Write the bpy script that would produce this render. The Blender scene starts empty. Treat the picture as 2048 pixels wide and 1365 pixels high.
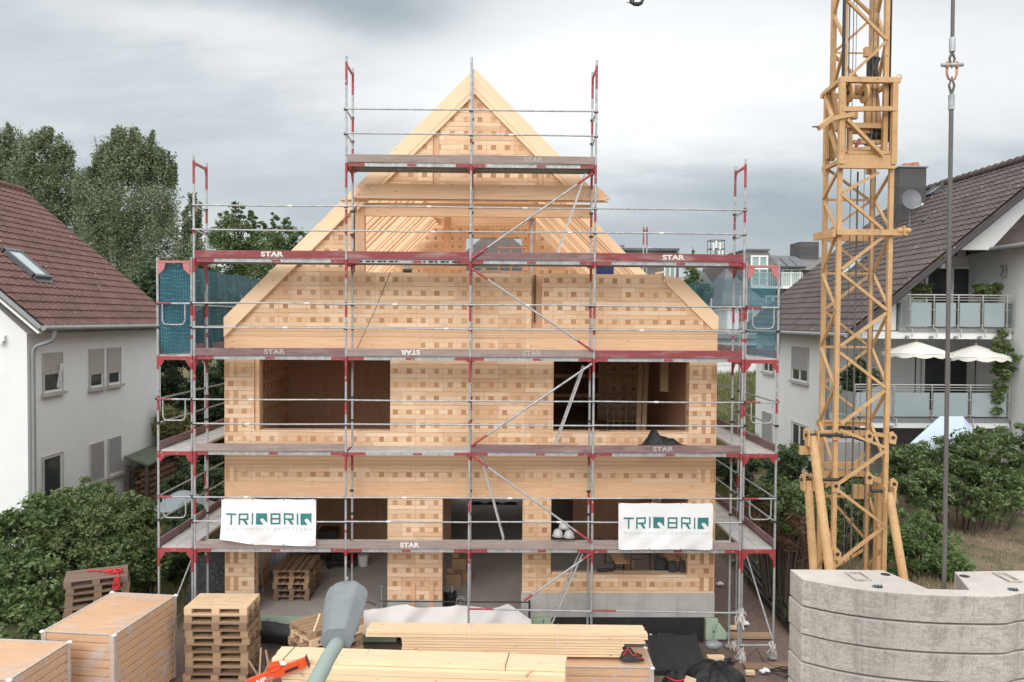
import bpy, math, random
import numpy as np
from mathutils import Vector, Matrix
random.seed(7)
rng = np.random.default_rng(7)
S = bpy.context.scene
COL = S.collection
# ------------------------------------------------------------ camera
FPX = 1593.0
psi, th, ro = math.radians(.874), math.radians(1.523), math.radians(.4)
Fw = Vector((math.sin(psi)*math.cos(th), math.cos(psi)*math.cos(th), -math.sin(th)))
R0 = Vector((math.cos(psi), -math.sin(psi), 0)); U0 = R0.cross(Fw)
Rt = R0*math.cos(ro)+U0*math.sin(ro); Up = U0*math.cos(ro)-R0*math.sin(ro)
cam = bpy.data.objects.new('camera', bpy.data.cameras.new('camera')); COL.objects.link(cam)
M = Matrix((Rt, Up, -Fw)).transposed().to_4x4(); M.translation = (0, 0, 7)
cam.matrix_world = M
cam.data.sensor_width = 36; cam.data.lens = 36*FPX/2048
cam.data.clip_start = .1; cam.data.clip_end = 3000
S.camera = cam
def at(u, v, Y):
    'world point seen at photo pixel u,v at depth Y (used only to read sizes off the photo)'
    d = Fw + Rt*((u-1024)/FPX) - Up*((v-682.5)/FPX)
    t = Y/d.y
    return Vector((d.x*t, Y, 7+d.z*t))
def onz(u, v, Z):
    d = Fw + Rt*((u-1024)/FPX) - Up*((v-682.5)/FPX)
    t = (Z-7)/d.z
    return Vector((d.x*t, d.y*t, Z))
# ------------------------------------------------------------ node helper
class N:
    def __init__(s, tree): s.t = tree; s.nodes = tree.nodes; s.nodes.clear()
    def n(s, typ, **k):
        nd = s.nodes.new(typ)
        for a, b in k.items(): setattr(nd, a, b)
        return nd
    def put(s, sock, v):
        if isinstance(v, bpy.types.NodeSocket): s.t.links.new(v, sock)
        elif v is not None:
            if isinstance(v, tuple) and len(v) == 3 and sock.type == 'RGBA': v = v+(1,)
            sock.default_value = v
    def m(s, op, a, b=None, c=None, clamp=False):
        nd = s.n('ShaderNodeMath', operation=op); nd.use_clamp = clamp
        for i, v in enumerate((a, b, c)):
            if v is not None: s.put(nd.inputs[i], v)
        return nd.outputs[0]
    def mix(s, f, a, b, blend='MIX'):
        nd = s.n('ShaderNodeMix', data_type='RGBA', blend_type=blend)
        s.put(nd.inputs[0], f); s.put(nd.inputs[6], a); s.put(nd.inputs[7], b)
        return nd.outputs[2]
    def pos(s):
        return s.n('ShaderNodeTexCoord').outputs['Object']
    def sep(s, v):
        nd = s.n('ShaderNodeSeparateXYZ'); s.put(nd.inputs[0], v); return nd.outputs
    def comb(s, x, y, z):
        nd = s.n('ShaderNodeCombineXYZ')
        for i, v in enumerate((x, y, z)): s.put(nd.inputs[i], v)
        return nd.outputs[0]
    def mapv(s, v, scale=(1, 1, 1), loc=(0, 0, 0), rot=(0, 0, 0)):
        nd = s.n('ShaderNodeMapping'); s.put(nd.inputs[0], v)
        nd.inputs['Scale'].default_value = scale; nd.inputs['Location'].default_value = loc; nd.inputs['Rotation'].default_value = rot
        return nd.outputs[0]
    def noise(s, v, scale, detail=4, rough=.55, dist=0):
        nd = s.n('ShaderNodeTexNoise'); s.put(nd.inputs['Vector'], v)
        nd.inputs['Scale'].default_value = scale; nd.inputs['Detail'].default_value = detail
        nd.inputs['Roughness'].default_value = rough; nd.inputs['Distortion'].default_value = dist
        return nd.outputs['Fac']
    def white(s, v):
        nd = s.n('ShaderNodeTexWhiteNoise', noise_dimensions='3D'); s.put(nd.inputs['Vector'], v); return nd.outputs['Value']
    def vor(s, v, scale, feature='F1', out='Distance', rand=1.0):
        nd = s.n('ShaderNodeTexVoronoi', feature=feature); s.put(nd.inputs['Vector'], v)
        nd.inputs['Scale'].default_value = scale; nd.inputs['Randomness'].default_value = rand
        return nd.outputs[out]
    def ramp(s, f, stops, interp='LINEAR'):
        nd = s.n('ShaderNodeValToRGB'); s.put(nd.inputs[0], f); cr = nd.color_ramp; cr.interpolation = interp
        while len(cr.elements) < len(stops): cr.elements.new(.5)
        for e, (p, c) in zip(cr.elements, stops):
            e.position = p; e.color = (c if isinstance(c, tuple) else (c, c, c))+(1,)
        return nd.outputs[0]
    def rng(s, f, a, b, c=0., d=1.):
        nd = s.n('ShaderNodeMapRange'); s.put(nd.inputs[0], f)
        for i, v in enumerate((a, b, c, d)): nd.inputs[i+1].default_value = v
        return nd.outputs[0]
    def island(s): return s.n('ShaderNodeNewGeometry').outputs['Random Per Island']
    def objrand(s): return s.n('ShaderNodeObjectInfo').outputs['Random']
    def bump(s, h, strength=.3, dist=.01):
        nd = s.n('ShaderNodeBump'); s.put(nd.inputs['Height'], h)
        nd.inputs['Strength'].default_value = strength; nd.inputs['Distance'].default_value = dist
        return nd.outputs[0]
def mat(name, fn=None, color=(.5, .5, .5), rough=.6, metal=0., bump=None, **k):
    m = bpy.data.materials.new(name); m.use_nodes = True
    n = N(m.node_tree)
    out = n.n('ShaderNodeOutputMaterial'); b = n.n('ShaderNodeBsdfPrincipled')
    n.t.links.new(b.outputs[0], out.inputs[0])
    b.inputs['Base Color'].default_value = color+(1,)
    b.inputs['Roughness'].default_value = rough; b.inputs['Metallic'].default_value = metal
    if fn:
        r = fn(n)
        if isinstance(r, dict):
            for kk, v in r.items():
                n.put(b.inputs[kk], v)
        else: n.put(b.inputs['Base Color'], r)
    for kk, v in k.items(): n.put(b.inputs[kk.replace('_', ' ')], v)
    return m
# ------------------------------------------------------------ world: cloud cover over a Nishita sky
SUN_EL, SUN_AZ = math.radians(34), math.radians(196)   # azimuth clockwise from +Y (behind the camera, a little left)
w = bpy.data.worlds.new('World'); S.world = w; w.use_nodes = True
n = N(w.node_tree)
sky = n.n('ShaderNodeTexSky', sky_type='NISHITA'); sky.sun_disc = False
sky.sun_elevation = SUN_EL; sky.sun_rotation = SUN_AZ
D = n.n('ShaderNodeTexCoord').outputs['Generated']
sx = n.sep(D)
el = sx[2]
# cloud layer: project direction on a flat deck so that clouds flatten towards the horizon
den = n.m('ADD', n.m('MAXIMUM', el, 0.0), .30)
px_ = n.m('DIVIDE', sx[0], den); py_ = n.m('DIVIDE', sx[1], den)
cv = n.comb(px_, py_, 0.0)
warp = n.noise(n.mapv(cv, (.6, .6, 1)), 1.0, 3, .5)
cv2 = n.mapv(n.comb(n.m('ADD', px_, n.m('MULTIPLY', warp, .8)), n.m('ADD', py_, warp), 0.0), (.55, .75, 1), (3.1, .4, 0))
c1 = n.noise(cv2, 1.0, 7, .55, .25)
c2 = n.noise(n.mapv(cv, (.9, 1.5, 1), (9.7, 4.2, 0)), 1.6, 5, .6, .2)
base = n.m('ADD', n.m('MULTIPLY', c1, .65), n.m('MULTIPLY', c2, .35))
# broad darker bank low over the roofs, brighter deck above, a heavier cloud high in the left
az = n.m('ARCTAN2', sx[0], sx[1])
low = n.ramp(el, [(0.0, .35), (.10, .50), (.17, .34), (.26, .05), (.5, .0)])
def lobe(a0, e0, ka, ke):
    dx_ = n.m('SUBTRACT', n.m('ADD', az, n.m('MULTIPLY', n.m('SUBTRACT', warp, .5), .5)), a0); dy_ = n.m('SUBTRACT', n.m('ADD', el, n.m('MULTIPLY', n.m('SUBTRACT', c2, .5), .12)), e0)
    return n.m('EXPONENT', n.m('MULTIPLY', n.m('ADD', n.m('MULTIPLY', n.m('MULTIPLY', dx_, dx_), ka), n.m('MULTIPLY', n.m('MULTIPLY', dy_, dy_), ke)), -1.))
dark = n.m('MULTIPLY', low, .24)
for a0, e0, ka, ke, amp in ((-.38, .385, 7., 420., .33), (-.14, .335, 60., 900., .20), (.08, .125, 6., 260., .13), (.60, .40, 30., 500., .14), (-.30, .20, 20., 200., .08), (.12, .29, 12., 120., -.20), (-.36, .315, 20., 900., -.16), (.5, .22, 10., 300., -.08)):
    dark = n.m('ADD', dark, n.m('MULTIPLY', lobe(a0, e0, ka, ke), amp))
val = n.m('SUBTRACT', n.m('ADD', .62, n.m('MULTIPLY', n.m('SUBTRACT', base, .5), 1.1)), dark)
cloud = n.ramp(val, [(.10, (.18, .205, .225)), (.30, (.255, .29, .315)), (.46, (.375, .41, .43)), (.62, (.55, .57, .58)), (.80, (.69, .695, .695))])
boost = n.m('MAXIMUM', n.rng(el, .42, .75, 1.0, 1.8), n.m('MULTIPLY', n.rng(sx[1], .74, .35, 1.0, 2.05), n.rng(el, -.02, .05, .3, 1.0)))  # extra brightness added to the unseen sky overhead, beside and behind, lighting side walls
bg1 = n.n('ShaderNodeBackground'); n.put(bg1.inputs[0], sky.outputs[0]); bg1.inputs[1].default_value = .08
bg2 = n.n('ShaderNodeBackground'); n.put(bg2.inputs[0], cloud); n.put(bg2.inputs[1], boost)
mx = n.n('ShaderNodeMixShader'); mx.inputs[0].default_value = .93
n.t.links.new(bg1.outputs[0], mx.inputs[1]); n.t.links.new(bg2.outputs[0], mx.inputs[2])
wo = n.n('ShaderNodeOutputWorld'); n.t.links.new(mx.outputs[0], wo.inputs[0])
# ------------------------------------------------------------ sun behind the cloud: broad and weak
sun = bpy.data.objects.new('sun', bpy.data.lights.new('sun', 'SUN')); COL.objects.link(sun)
sun.data.energy = 0.95; sun.data.angle = math.radians(35); sun.data.color = (1, .965, .92)
sd = Vector((math.sin(SUN_AZ)*math.cos(SUN_EL), math.cos(SUN_AZ)*math.cos(SUN_EL), math.sin(SUN_EL)))
sun.rotation_euler = sd.to_track_quat('Z', 'Y').to_euler(); sun.location = (0, 0, 60)
S.view_settings.view_transform = 'Standard'; S.view_settings.look = 'None'
S.view_settings.exposure = 0.61; S.view_settings.gamma = 1
# ------------------------------------------------------------ mesh builder
def V(*a): return Vector(a)
class MB:
    def __init__(s): s.v = []; s.f = []; s.mi = []; s.sm = []
    def add(s, vs, fs, m=0, smooth=False):
        k = len(s.v); s.v += [tuple(p) for p in vs]
        for f in fs: s.f.append(tuple(i+k for i in f)); s.mi.append(m); s.sm.append(smooth)
        return s
    def box(s, a, b, m=0):
        x0, y0, z0 = a; x1, y1, z1 = b
        if x0 > x1: x0, x1 = x1, x0
        if y0 > y1: y0, y1 = y1, y0
        if z0 > z1: z0, z1 = z1, z0
        return s.add([(x0,y0,z0),(x1,y0,z0),(x1,y1,z0),(x0,y1,z0),(x0,y0,z1),(x1,y0,z1),(x1,y1,z1),(x0,y1,z1)],
              [(0,3,2,1),(4,5,6,7),(0,1,5,4),(1,2,6,5),(2,3,7,6),(3,0,4,7)], m)
    def beam(s, p, q, w, h, m=0, up=(0, 0, 1)):
        p, q = Vector(p), Vector(q); d = (q-p).normalized(); u = Vector(up)
        a = d.cross(u)
        if a.length < 1e-4: a = d.cross(Vector((0, 1, 0)))
        a.normalize(); b = a.cross(d).normalized(); a *= w/2; b *= h/2
        vs = [p-a-b, p+a-b, p+a+b, p-a+b, q-a-b, q+a-b, q+a+b, q-a+b]
        return s.add(vs, [(0,3,2,1),(4,5,6,7),(0,1,5,4),(1,2,6,5),(2,3,7,6),(3,0,4,7)], m)
    def tube(s, p, q, r, m=0, n=8, r2=None, caps=True):
        return s.pipe([p, q], r, m, n, r2, caps)
    def pipe(s, pts, r, m=0, n=8, r2=None, caps=True):
        pts = [Vector(p) for p in pts]; k = len(pts); rs = [r + ((r2 if r2 is not None else r)-r)*i/(k-1) for i in range(k)] if not isinstance(r, list) else r
        vs = []; prev = None
        for i, p in enumerate(pts):
            d = (pts[min(i+1, k-1)]-pts[max(i-1, 0)]).normalized()
            a = d.cross(Vector((0, 0, 1))) if prev is None else prev - d*prev.dot(d)
            if a.length < 1e-4: a = d.cross(Vector((0, 1, 0)))
            a.normalize(); prev = a; b = d.cross(a)
            for j in range(n):
                t = 2*math.pi*j/n; vs.append(p+(a*math.cos(t)+b*math.sin(t))*rs[i])
        fs = [(i*n+j, i*n+(j+1) % n, (i+1)*n+(j+1) % n, (i+1)*n+j) for i in range(k-1) for j in range(n)]
        s.add(vs, fs, m, True)
        if caps: s.add([vs[j] for j in range(n)], [tuple(range(n))[::-1]], m); s.add(vs[-n:], [tuple(range(n))], m)
        return s
    def prism(s, poly, y0, y1, m=0, axis='y'):
        'polygon of (x,z) extruded from y0 to y1 (axis z: polygon of (x,y) extruded in z)'
        k = len(poly)
        ar = sum(poly[i][0]*poly[(i+1) % k][1]-poly[(i+1) % k][0]*poly[i][1] for i in range(k))
        if ar < 0: poly = poly[::-1]
        if axis == 'y':
            vs = [(a, y0, b) for a, b in poly]+[(a, y1, b) for a, b in poly]
            fs = [tuple(range(k)), tuple(range(2*k-1, k-1, -1))]+[((i+1) % k, i, i+k, (i+1) % k+k) for i in range(k)]
        elif axis == 'z':
            vs = [(a, b, y0) for a, b in poly]+[(a, b, y1) for a, b in poly]
            fs = [tuple(range(k))[::-1], tuple(range(k, 2*k))]+[(i, (i+1) % k, (i+1) % k+k, i+k) for i in range(k)]
        else:
            vs = [(y0, a, b) for a, b in poly]+[(y1, a, b) for a, b in poly]
            fs = [tuple(range(k))[::-1], tuple(range(k, 2*k))]+[(i, (i+1) % k, (i+1) % k+k, i+k) for i in range(k)]
        return s.add(vs, fs, m)
    def grid(s, fn, nu, nv, m=0, smooth=True):
        vs = [fn(i/nu, j/nv) for j in range(nv+1) for i in range(nu+1)]
        fs = [(j*(nu+1)+i, j*(nu+1)+i+1, (j+1)*(nu+1)+i+1, (j+1)*(nu+1)+i) for j in range(nv) for i in range(nu)]
        return s.add(vs, fs, m, smooth)
    def ball(s, c, r, m=0, nu=10, nv=7, fn=None):
        c = Vector(c); r = Vector(r) if not isinstance(r, (int, float)) else Vector((r, r, r))
        def g(u, v):
            a, b = u*2*math.pi, (v-.5)*math.pi
            d = Vector((math.cos(a)*math.cos(b), math.sin(a)*math.cos(b), math.sin(b)))
            k = fn(d) if fn else 1
            return c+Vector((d.x*r.x, d.y*r.y, d.z*r.z))*k
        return s.grid(g, nu, nv, m)
    def build(s, name, mats, parent=None, local=False, bevel=0):
        me = bpy.data.meshes.new(name)
        vs = s.v
        if parent is not None and not local:
            o = parent_base(parent); vs = [(a-o[0], b-o[1], c-o[2]) for a, b, c in vs]
        me.from_pydata(vs, [], s.f)
        if not isinstance(mats, (list, tuple)): mats = [mats]
        for x in mats: me.materials.append(x)
        me.polygons.foreach_set('material_index', s.mi); me.polygons.foreach_set('use_smooth', s.sm)
        me.validate(); me.update()
        ob = bpy.data.objects.new(name, me); COL.objects.link(ob)
        if parent is not None: ob.parent = parent
        if bevel:
            b = ob.modifiers.new('bevel', 'BEVEL'); b.width = bevel; b.segments = 2; b.limit_method = 'ANGLE'
        return ob
def parent_base(p):
    v = Vector((0, 0, 0))
    while p is not None: v += p.location; p = p.parent
    return v
def tag(o, label, cat, group=None, kind=None):
    o['label'] = label; o['category'] = cat
    if group: o['group'] = group
    if kind: o['kind'] = kind
    return o
def thing(name, label, cat, loc=(0, 0, 0), group=None):
    o = bpy.data.objects.new(name, None); COL.objects.link(o); o.location = loc; o.empty_display_size = .2
    return tag(o, label, cat, group)
def struct(name, mb, m):
    o = mb.build(name, m); o['kind'] = 'structure'; return o
def copy_tree(o, parent=None):
    c = o.copy(); COL.objects.link(c)
    if parent is not None: c.parent = parent
    for ch in list(o.children): copy_tree(ch, c)
    return c
def one(mb, name, m, label, cat, group=None, kind=None, base=None, bevel=0):
    'a thing that is a single mesh, with its origin at its own base'
    xs = np.array(mb.v); c = base or ((xs[:, 0].min()+xs[:, 0].max())/2, (xs[:, 1].min()+xs[:, 1].max())/2, xs[:, 2].min())
    mb.v = [(a-c[0], b-c[1], d-c[2]) for a, b, d in mb.v]
    o = mb.build(name, m, bevel=bevel); o.location = c
    return tag(o, label, cat, group, kind)
def text_mb(mb, txt, origin, xdir, ydir, height, m=0, width=None, bold=.0, ndir=None):
    cu = bpy.data.curves.new('t', 'FONT'); cu.body = txt; cu.size = 1; cu.offset = bold
    ob = bpy.data.objects.new('t', cu); COL.objects.link(ob)
    dg = bpy.context.evaluated_depsgraph_get(); me = bpy.data.meshes.new_from_object(ob.evaluated_get(dg))
    vs = np.array([v.co for v in me.vertices]); fs = [tuple(p.vertices) for p in me.polygons]
    bpy.data.objects.remove(ob); bpy.data.curves.remove(cu); bpy.data.meshes.remove(me)
    vs[:, 0] -= vs[:, 0].min(); vs[:, 1] -= vs[:, 1].min()
    sy = height/vs[:, 1].max(); sx_ = (width/vs[:, 0].max()) if width else sy
    o, x, y = Vector(origin), Vector(xdir), Vector(ydir)
    mb.add([o+x*(float(a)*sx_)+y*(float(b)*sy) for a, b, _ in vs], fs, m)
# ------------------------------------------------------------ materials
def wood_fn(base, axis=0, var=.18, knots=True, dark=.75, scale=1., isl=True, rough=.65, grain=.16, rot=None):
    def fn(n):
        p = n.pos() if rot is None else n.mapv(n.pos(), rot=(0, rot, 0)); sc = [28., 28., 28.]; sc[axis] = 1.6
        r = n.island() if isl else n.objrand()
        pp = n.n('ShaderNodeVectorMath', operation='ADD'); n.put(pp.inputs[0], p)
        n.put(pp.inputs[1], n.comb(n.m('MULTIPLY', r, 37.), n.m('MULTIPLY', r, 19.), n.m('MULTIPLY', r, 11.)))
        q = pp.outputs[0]
        g = n.noise(n.mapv(q, tuple(a*scale for a in sc)), 1, 5, .6, .4)
        b = n.noise(q, 1.3*scale, 3)
        c = n.mix(n.rng(g, .3, .75), tuple(x*(1-grain) for x in base), tuple(min(1, x*(1+grain)) for x in base))
        c = n.mix(n.m('MULTIPLY', r, var*2.2), c, (base[0]*dark, base[1]*dark*.9, base[2]*dark*.8))
        c = n.mix(n.rng(b, .45, .75, 0, .25), c, (base[0]*.8, base[1]*.72, base[2]*.62))
        if knots:
            ks = [7., 7., 7.]; ks[axis] = 2.6
            k = n.vor(n.mapv(q, tuple(ks)), 1.0)
            c = n.mix(n.rng(k, .05, .11, .7, 0.), c, (base[0]*.38, base[1]*.26, base[2]*.2))
        return {'Base Color': c, 'Normal': n.bump(g, .25, .004)}
    return fn
WB = (.79, .51, .31)
m_beam = mat('timber_beam', wood_fn(WB, 0, .12), rough=.62)
m_rafter = mat('rafter_timber', wood_fn((.86, .60, .39), 0, .14, scale=.8), rough=.62)
m_rakeL = mat('rake_timber_rising', wood_fn((.90, .65, .43), 0, .10, scale=.8, rot=math.radians(45), grain=.10), rough=.62)
m_rakeR = mat('rake_timber_falling', wood_fn((.90, .65, .43), 0, .10, scale=.8, rot=math.radians(-45), grain=.10), rough=.62)
m_post = mat('post_timber', wood_fn((.70, .43, .26), 2, .12), rough=.62)
m_plank = mat('planed_lumber', wood_fn((.90, .68, .46), 0, .26), rough=.55)
m_inner = mat('interior_board', wood_fn((.56, .33, .21), 2, .1, False), rough=.7)
m_pale = mat('pallet_wood', wood_fn((.42, .285, .175), 0, .30), rough=.8)
m_pal_new = mat('fresh_pallet_wood', wood_fn((.74, .54, .35), 0, .16), rough=.75)
m_pal_old = mat('weathered_pallet_wood', wood_fn((.27, .19, .145), 0, .3, dark=.6), rough=.85)
m_pal_brown = mat('brown_pallet_wood', wood_fn((.30, .195, .125), 0, .3, dark=.6), rough=.85)
def brick_fn(z0, bands=True, tint=1.0):
    P = .2952
    def fn(n):
        s = n.sep(n.pos())
        x = n.m('ADD', s[0], s[1]); z = s[2]
        u = n.m('DIVIDE', n.m('SUBTRACT', x, -5.495+.6), P)     # the house root stands at x=-.6
        v = n.m('ADD', n.m('DIVIDE', n.m('SUBTRACT', z, z0), P), .5)
        row = n.m('FLOOR', v); fv = n.m('SUBTRACT', v, row)
        layer = n.m('ADD', n.m('GREATER_THAN', fv, .32), n.m('GREATER_THAN', fv, .68))
        islay1 = n.m('COMPARE', layer, 1.0, .1)
        off = n.m('MULTIPLY', n.m('FLOOR', n.m('MULTIPLY', n.white(n.comb(row, 3.3, 1.7)), 4.)), 1.0)
        ub = n.m('DIVIDE', n.m('ADD', n.m('ADD', u, .5), off), 2.0)
        bid = n.m('FLOOR', ub); fb = n.m('SUBTRACT', ub, bid)
        # board tint: one per lamella piece, lamellas differ in length
        wq = (n.m('DIVIDE', n.m('ADD', n.m('ADD', u, .5), n.m('MULTIPLY', n.white(n.comb(row, layer, 8.1)), 6.)), 3.0))
        wide = n.m('FLOOR', wq); fw = n.m('SUBTRACT', wq, wide); ew = n.m('MULTIPLY', n.m('MINIMUM', fw, n.m('SUBTRACT', 1., fw)), 3.)
        t1 = n.white(n.comb(wide, row, layer)); t2 = n.white(n.comb(bid, row, 5.5))
        p = n.pos()
        g = n.noise(n.mapv(p, (3., 30., 38.)), 1, 5, .62, .5)
        blotch = n.noise(p, 1.1, 4, .6)
        base = (.80*tint, .565*tint, .375*tint)
        c = n.mix(n.rng(g, .3, .72), (base[0]*.86, base[1]*.84, base[2]*.82), (base[0]*1.07, base[1]*1.08, base[2]*1.1))
        c = n.mix(n.rng(t1, .3, 1., 0, .75), c, (base[0]*.82, base[1]*.69, base[2]*.56))
        c = n.mix(n.rng(t1, .25, .0, 0, .6), c, (base[0]*1.1, base[1]*1.14, base[2]*1.2))
        c = n.mix(n.rng(t2, .74, .84, 0, .6), c, (base[0]*.74, base[1]*.62, base[2]*.52))
        c = n.mix(n.rng(blotch, .42, .7, 0, .3), c, (base[0]*.9, base[1]*.95, base[2]*1.08))
        du = n.m('ABSOLUTE', n.m('SUBTRACT', n.m('FRACT', n.m('ADD', u, .5)), .5)); dv = n.m('ABSOLUTE', n.m('SUBTRACT', fv, .5))
        jit = n.m('MULTIPLY', n.white(n.comb(n.m('FLOOR', n.m('ADD', u, .5)), row, 2.2)), .035)
        dm = n.m('MULTIPLY', n.m('LESS_THAN', n.m('ADD', du, jit), .20), n.m('LESS_THAN', dv, .18))
        pres = n.m('GREATER_THAN', n.white(n.comb(n.m('FLOOR', n.m('ADD', u, .5)), row, 9.9)), .04)
        dm = n.m('MULTIPLY', dm, pres)
        tq = n.white(n.comb(n.m('FLOOR', n.m('ADD', u, .5)), row, 4.4))
        dc = n.mix(tq, (base[0]*.78, base[1]*.62, base[2]*.46), (base[0]*.46, base[1]*.29, base[2]*.17))
        c = n.mix(n.m('MULTIPLY', dm, .9), c, dc)
        if bands:
            par = n.m('LESS_THAN', n.m('FRACT', n.m('MULTIPLY', row, .5)), .25)
            bx = None
            for a, b in ((-5.91, -5.81), (-5.73, -5.63), (4.40, 4.49), (4.60, 4.71)):
                q = n.m('MULTIPLY', n.m('GREATER_THAN', s[0], a+.6), n.m('LESS_THAN', s[0], b+.6))
                bx = q if bx is None else n.m('ADD', bx, q)
            zone = n.m('ADD', n.m('LESS_THAN', s[0], -5.62+.6), n.m('GREATER_THAN', s[0], 4.40+.6))
            front = n.m('LESS_THAN', s[1], .05)
            zone = n.m('MULTIPLY', n.m('MULTIPLY', zone, par), front)
            c = n.mix(zone, c, n.mix(n.rng(g, .3, .7), (base[0]*.95, base[1]*.94, base[2]*.9), base))
            c = n.mix(n.m('MULTIPLY', n.m('MULTIPLY', bx, par), n.m('MULTIPLY', front, .85)), c, dc)
        # joints
        e = n.m('MINIMUM', n.m('ABSOLUTE', n.m('SUBTRACT', fv, .32)), n.m('ABSOLUTE', n.m('SUBTRACT', fv, .68)))
        j1 = n.m('MULTIPLY', n.m('LESS_THAN', e, .012), n.rng(n.noise(n.mapv(p, (2.3, 2.3, 9)), 1, 2), .4, .62, .1, .75))
        ec = n.m('MINIMUM', fv, n.m('SUBTRACT', 1., fv))
        j2 = n.m('MULTIPLY', n.m('LESS_THAN', ec, .018), n.rng(n.noise(n.mapv(p, (1.7, 1.7, 7)), 1, 2), .35, .6, .25, .8))
        eb = n.m('MULTIPLY', n.m('MINIMUM', fb, n.m('SUBTRACT', 1., fb)), 2.)
        j3 = n.m('MULTIPLY', n.m('LESS_THAN', eb, .016), n.rng(n.white(n.comb(bid, row, 7.7)), .2, .9, .0, .6))
        j4 = n.m('MULTIPLY', n.m('LESS_THAN', ew, .018), n.rng(n.white(n.comb(wide, row, layer)), .3, .9, 0, .6))
        j = n.m('MINIMUM', n.m('ADD', n.m('ADD', n.m('ADD', j1, j2), j3), j4), .8)
        c = n.mix(j, c, (base[0]*.30, base[1]*.2, base[2]*.13))
        k = n.vor(n.mapv(p, (3.4, 9., 9.)), 1.0)
        c = n.mix(n.rng(k, .035, .075, .75, 0.), c, (base[0]*.33, base[1]*.2, base[2]*.14))
        return {'Base Color': c, 'Normal': n.bump(n.m('SUBTRACT', n.m('MULTIPLY', g, .3), j), .4, .006)}
    return fn
m_brA = mat('timber_brick_attic', brick_fn(6.97), rough=.68)
m_brB = mat('timber_brick_upper', brick_fn(5.87+.008), rough=.68)
m_brC = mat('timber_brick_ground', brick_fn(3.02), rough=.68)
m_brL = mat('timber_brick_course', brick_fn(3.63), rough=.68)
m_brM = mat('timber_brick_course_mid', brick_fn(6.44, False), rough=.68)
m_brG = mat('timber_brick_gable', brick_fn(11.28, False, 1.06), rough=.68)
def clt(n):
    p = n.pos(); s = n.sep(p)
    g = n.noise(n.mapv(p, (2., 30, 60.)), 1, 5, .6, .3)
    st = n.m('FRACT', n.m('MULTIPLY', s[2], 1/.045))
    lay = n.white(n.comb(n.m('FLOOR', n.m('MULTIPLY', s[2], 1/.045)), 1.1, 2.2))
    c = n.mix(n.rng(g, .3, .7), (.66, .42, .25), (.82, .56, .36))
    c = n.mix(n.rng(lay, .3, 1, 0, .5), c, (.50, .29, .15))
    c = n.mix(n.m('MULTIPLY', n.m('LESS_THAN', st, .14), n.rng(lay, .2, .8, .35, .85)), c, (.24, .13, .07))
    return {'Base Color': c}
m_clt = mat('laminated_timber_edge', clt, rough=.65)
def conc(a, b, sc=2., stains=.35):
    def fn(n):
        p = n.pos()
        g = n.noise(p, sc, 8, .62); f = n.noise(p, 60, 4, .6)
        st = n.noise(n.mapv(p, (5, 5, .7)), 1, 6, .6, .3)
        c = n.mix(n.rng(g, .3, .72), a, b)
        c = n.mix(n.rng(st, .5, .72, 0, stains), c, tuple(x*.42 for x in a))
        c = n.mix(n.rng(f, .55, .75, 0, .25), c, tuple(x*.55 for x in a))
        pit = n.vor(p, 26.)
        c = n.mix(n.rng(pit, .04, .09, .5, 0), c, tuple(x*.35 for x in a))
        return {'Base Color': c, 'Normal': n.bump(n.m('ADD', g, n.m('MULTIPLY', f, .4)), .3, .01)}
    return fn
m_conc = mat('concrete', conc((.36, .35, .32), (.48, .47, .44)), rough=.85)
m_slab = mat('concrete_floor', conc((.40, .37, .335), (.50, .47, .43), 1.2, .15), rough=.8)
def ballast_fn(n):
    p = n.pos(); s = n.sep(p)
    g = n.noise(p, 1.6, 8, .65); f = n.noise(p, 45, 5, .65)
    streak = n.noise(n.mapv(p, (2.6, 2.6, 1.1)), 1, 8, .75, .8)
    layer = n.m('FRACT', n.m('DIVIDE', n.m('SUBTRACT', s[2], 0.0), 1.0))
    c = n.mix(n.rng(g, .28, .7), (.34, .305, .27), (.54, .50, .45))
    c = n.mix(n.rng(streak, .50, .68, 0, .6), c, (.13, .115, .10))
    c = n.mix(n.rng(f, .46, .68, 0, .6), c, (.17, .155, .14))
    g2 = n.noise(n.mapv(p, (1.5, 1.5, 5)), 3.2, 7, .7, .5)
    c = n.mix(n.rng(g2, .50, .66, 0, .55), c, (.20, .18, .165))
    c = n.mix(n.rng(n.noise(n.mapv(p, (20, 20, 1.2)), 1, 5, .6), .58, .72, 0, .5), c, (.14, .125, .11))
    c = n.mix(n.rng(n.vor(p, 17.), .05, .1, .6, 0), c, (.12, .11, .1))
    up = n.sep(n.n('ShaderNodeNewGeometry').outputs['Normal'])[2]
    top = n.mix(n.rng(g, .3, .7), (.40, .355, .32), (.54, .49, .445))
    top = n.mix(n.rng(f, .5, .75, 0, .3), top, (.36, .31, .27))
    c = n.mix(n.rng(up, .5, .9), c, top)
    return {'Base Color': c, 'Normal': n.bump(n.m('ADD', g, n.m('MULTIPLY', f, .5)), .35, .012)}
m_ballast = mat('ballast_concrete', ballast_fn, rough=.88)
def galv_fn(n):
    p = n.pos(); g = n.noise(p, 9, 5, .6); f = n.noise(n.mapv(p, (30, 30, 6)), 1, 3)
    c = n.mix(n.rng(g, .3, .7), (.27, .28, .29), (.50, .51, .52))
    c = n.mix(n.rng(f, .6, .75, 0, .5), c, (.75, .74, .72))
    return {'Base Color': c, 'Metallic': n.rng(g, .3, .7, .15, .5)}
m_galv = mat('galvanised_steel', galv_fn, rough=.48)
def red_fn(n):
    p = n.pos(); g = n.noise(p, 14, 5, .65)
    c = n.mix(n.rng(g, .35, .6), (.36, .035, .045), (.30, .05, .06))
    return n.mix(n.rng(g, .60, .70, 0, .8), c, (.55, .5, .5))
m_red = mat('red_paint', red_fn, rough=.5)
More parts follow.
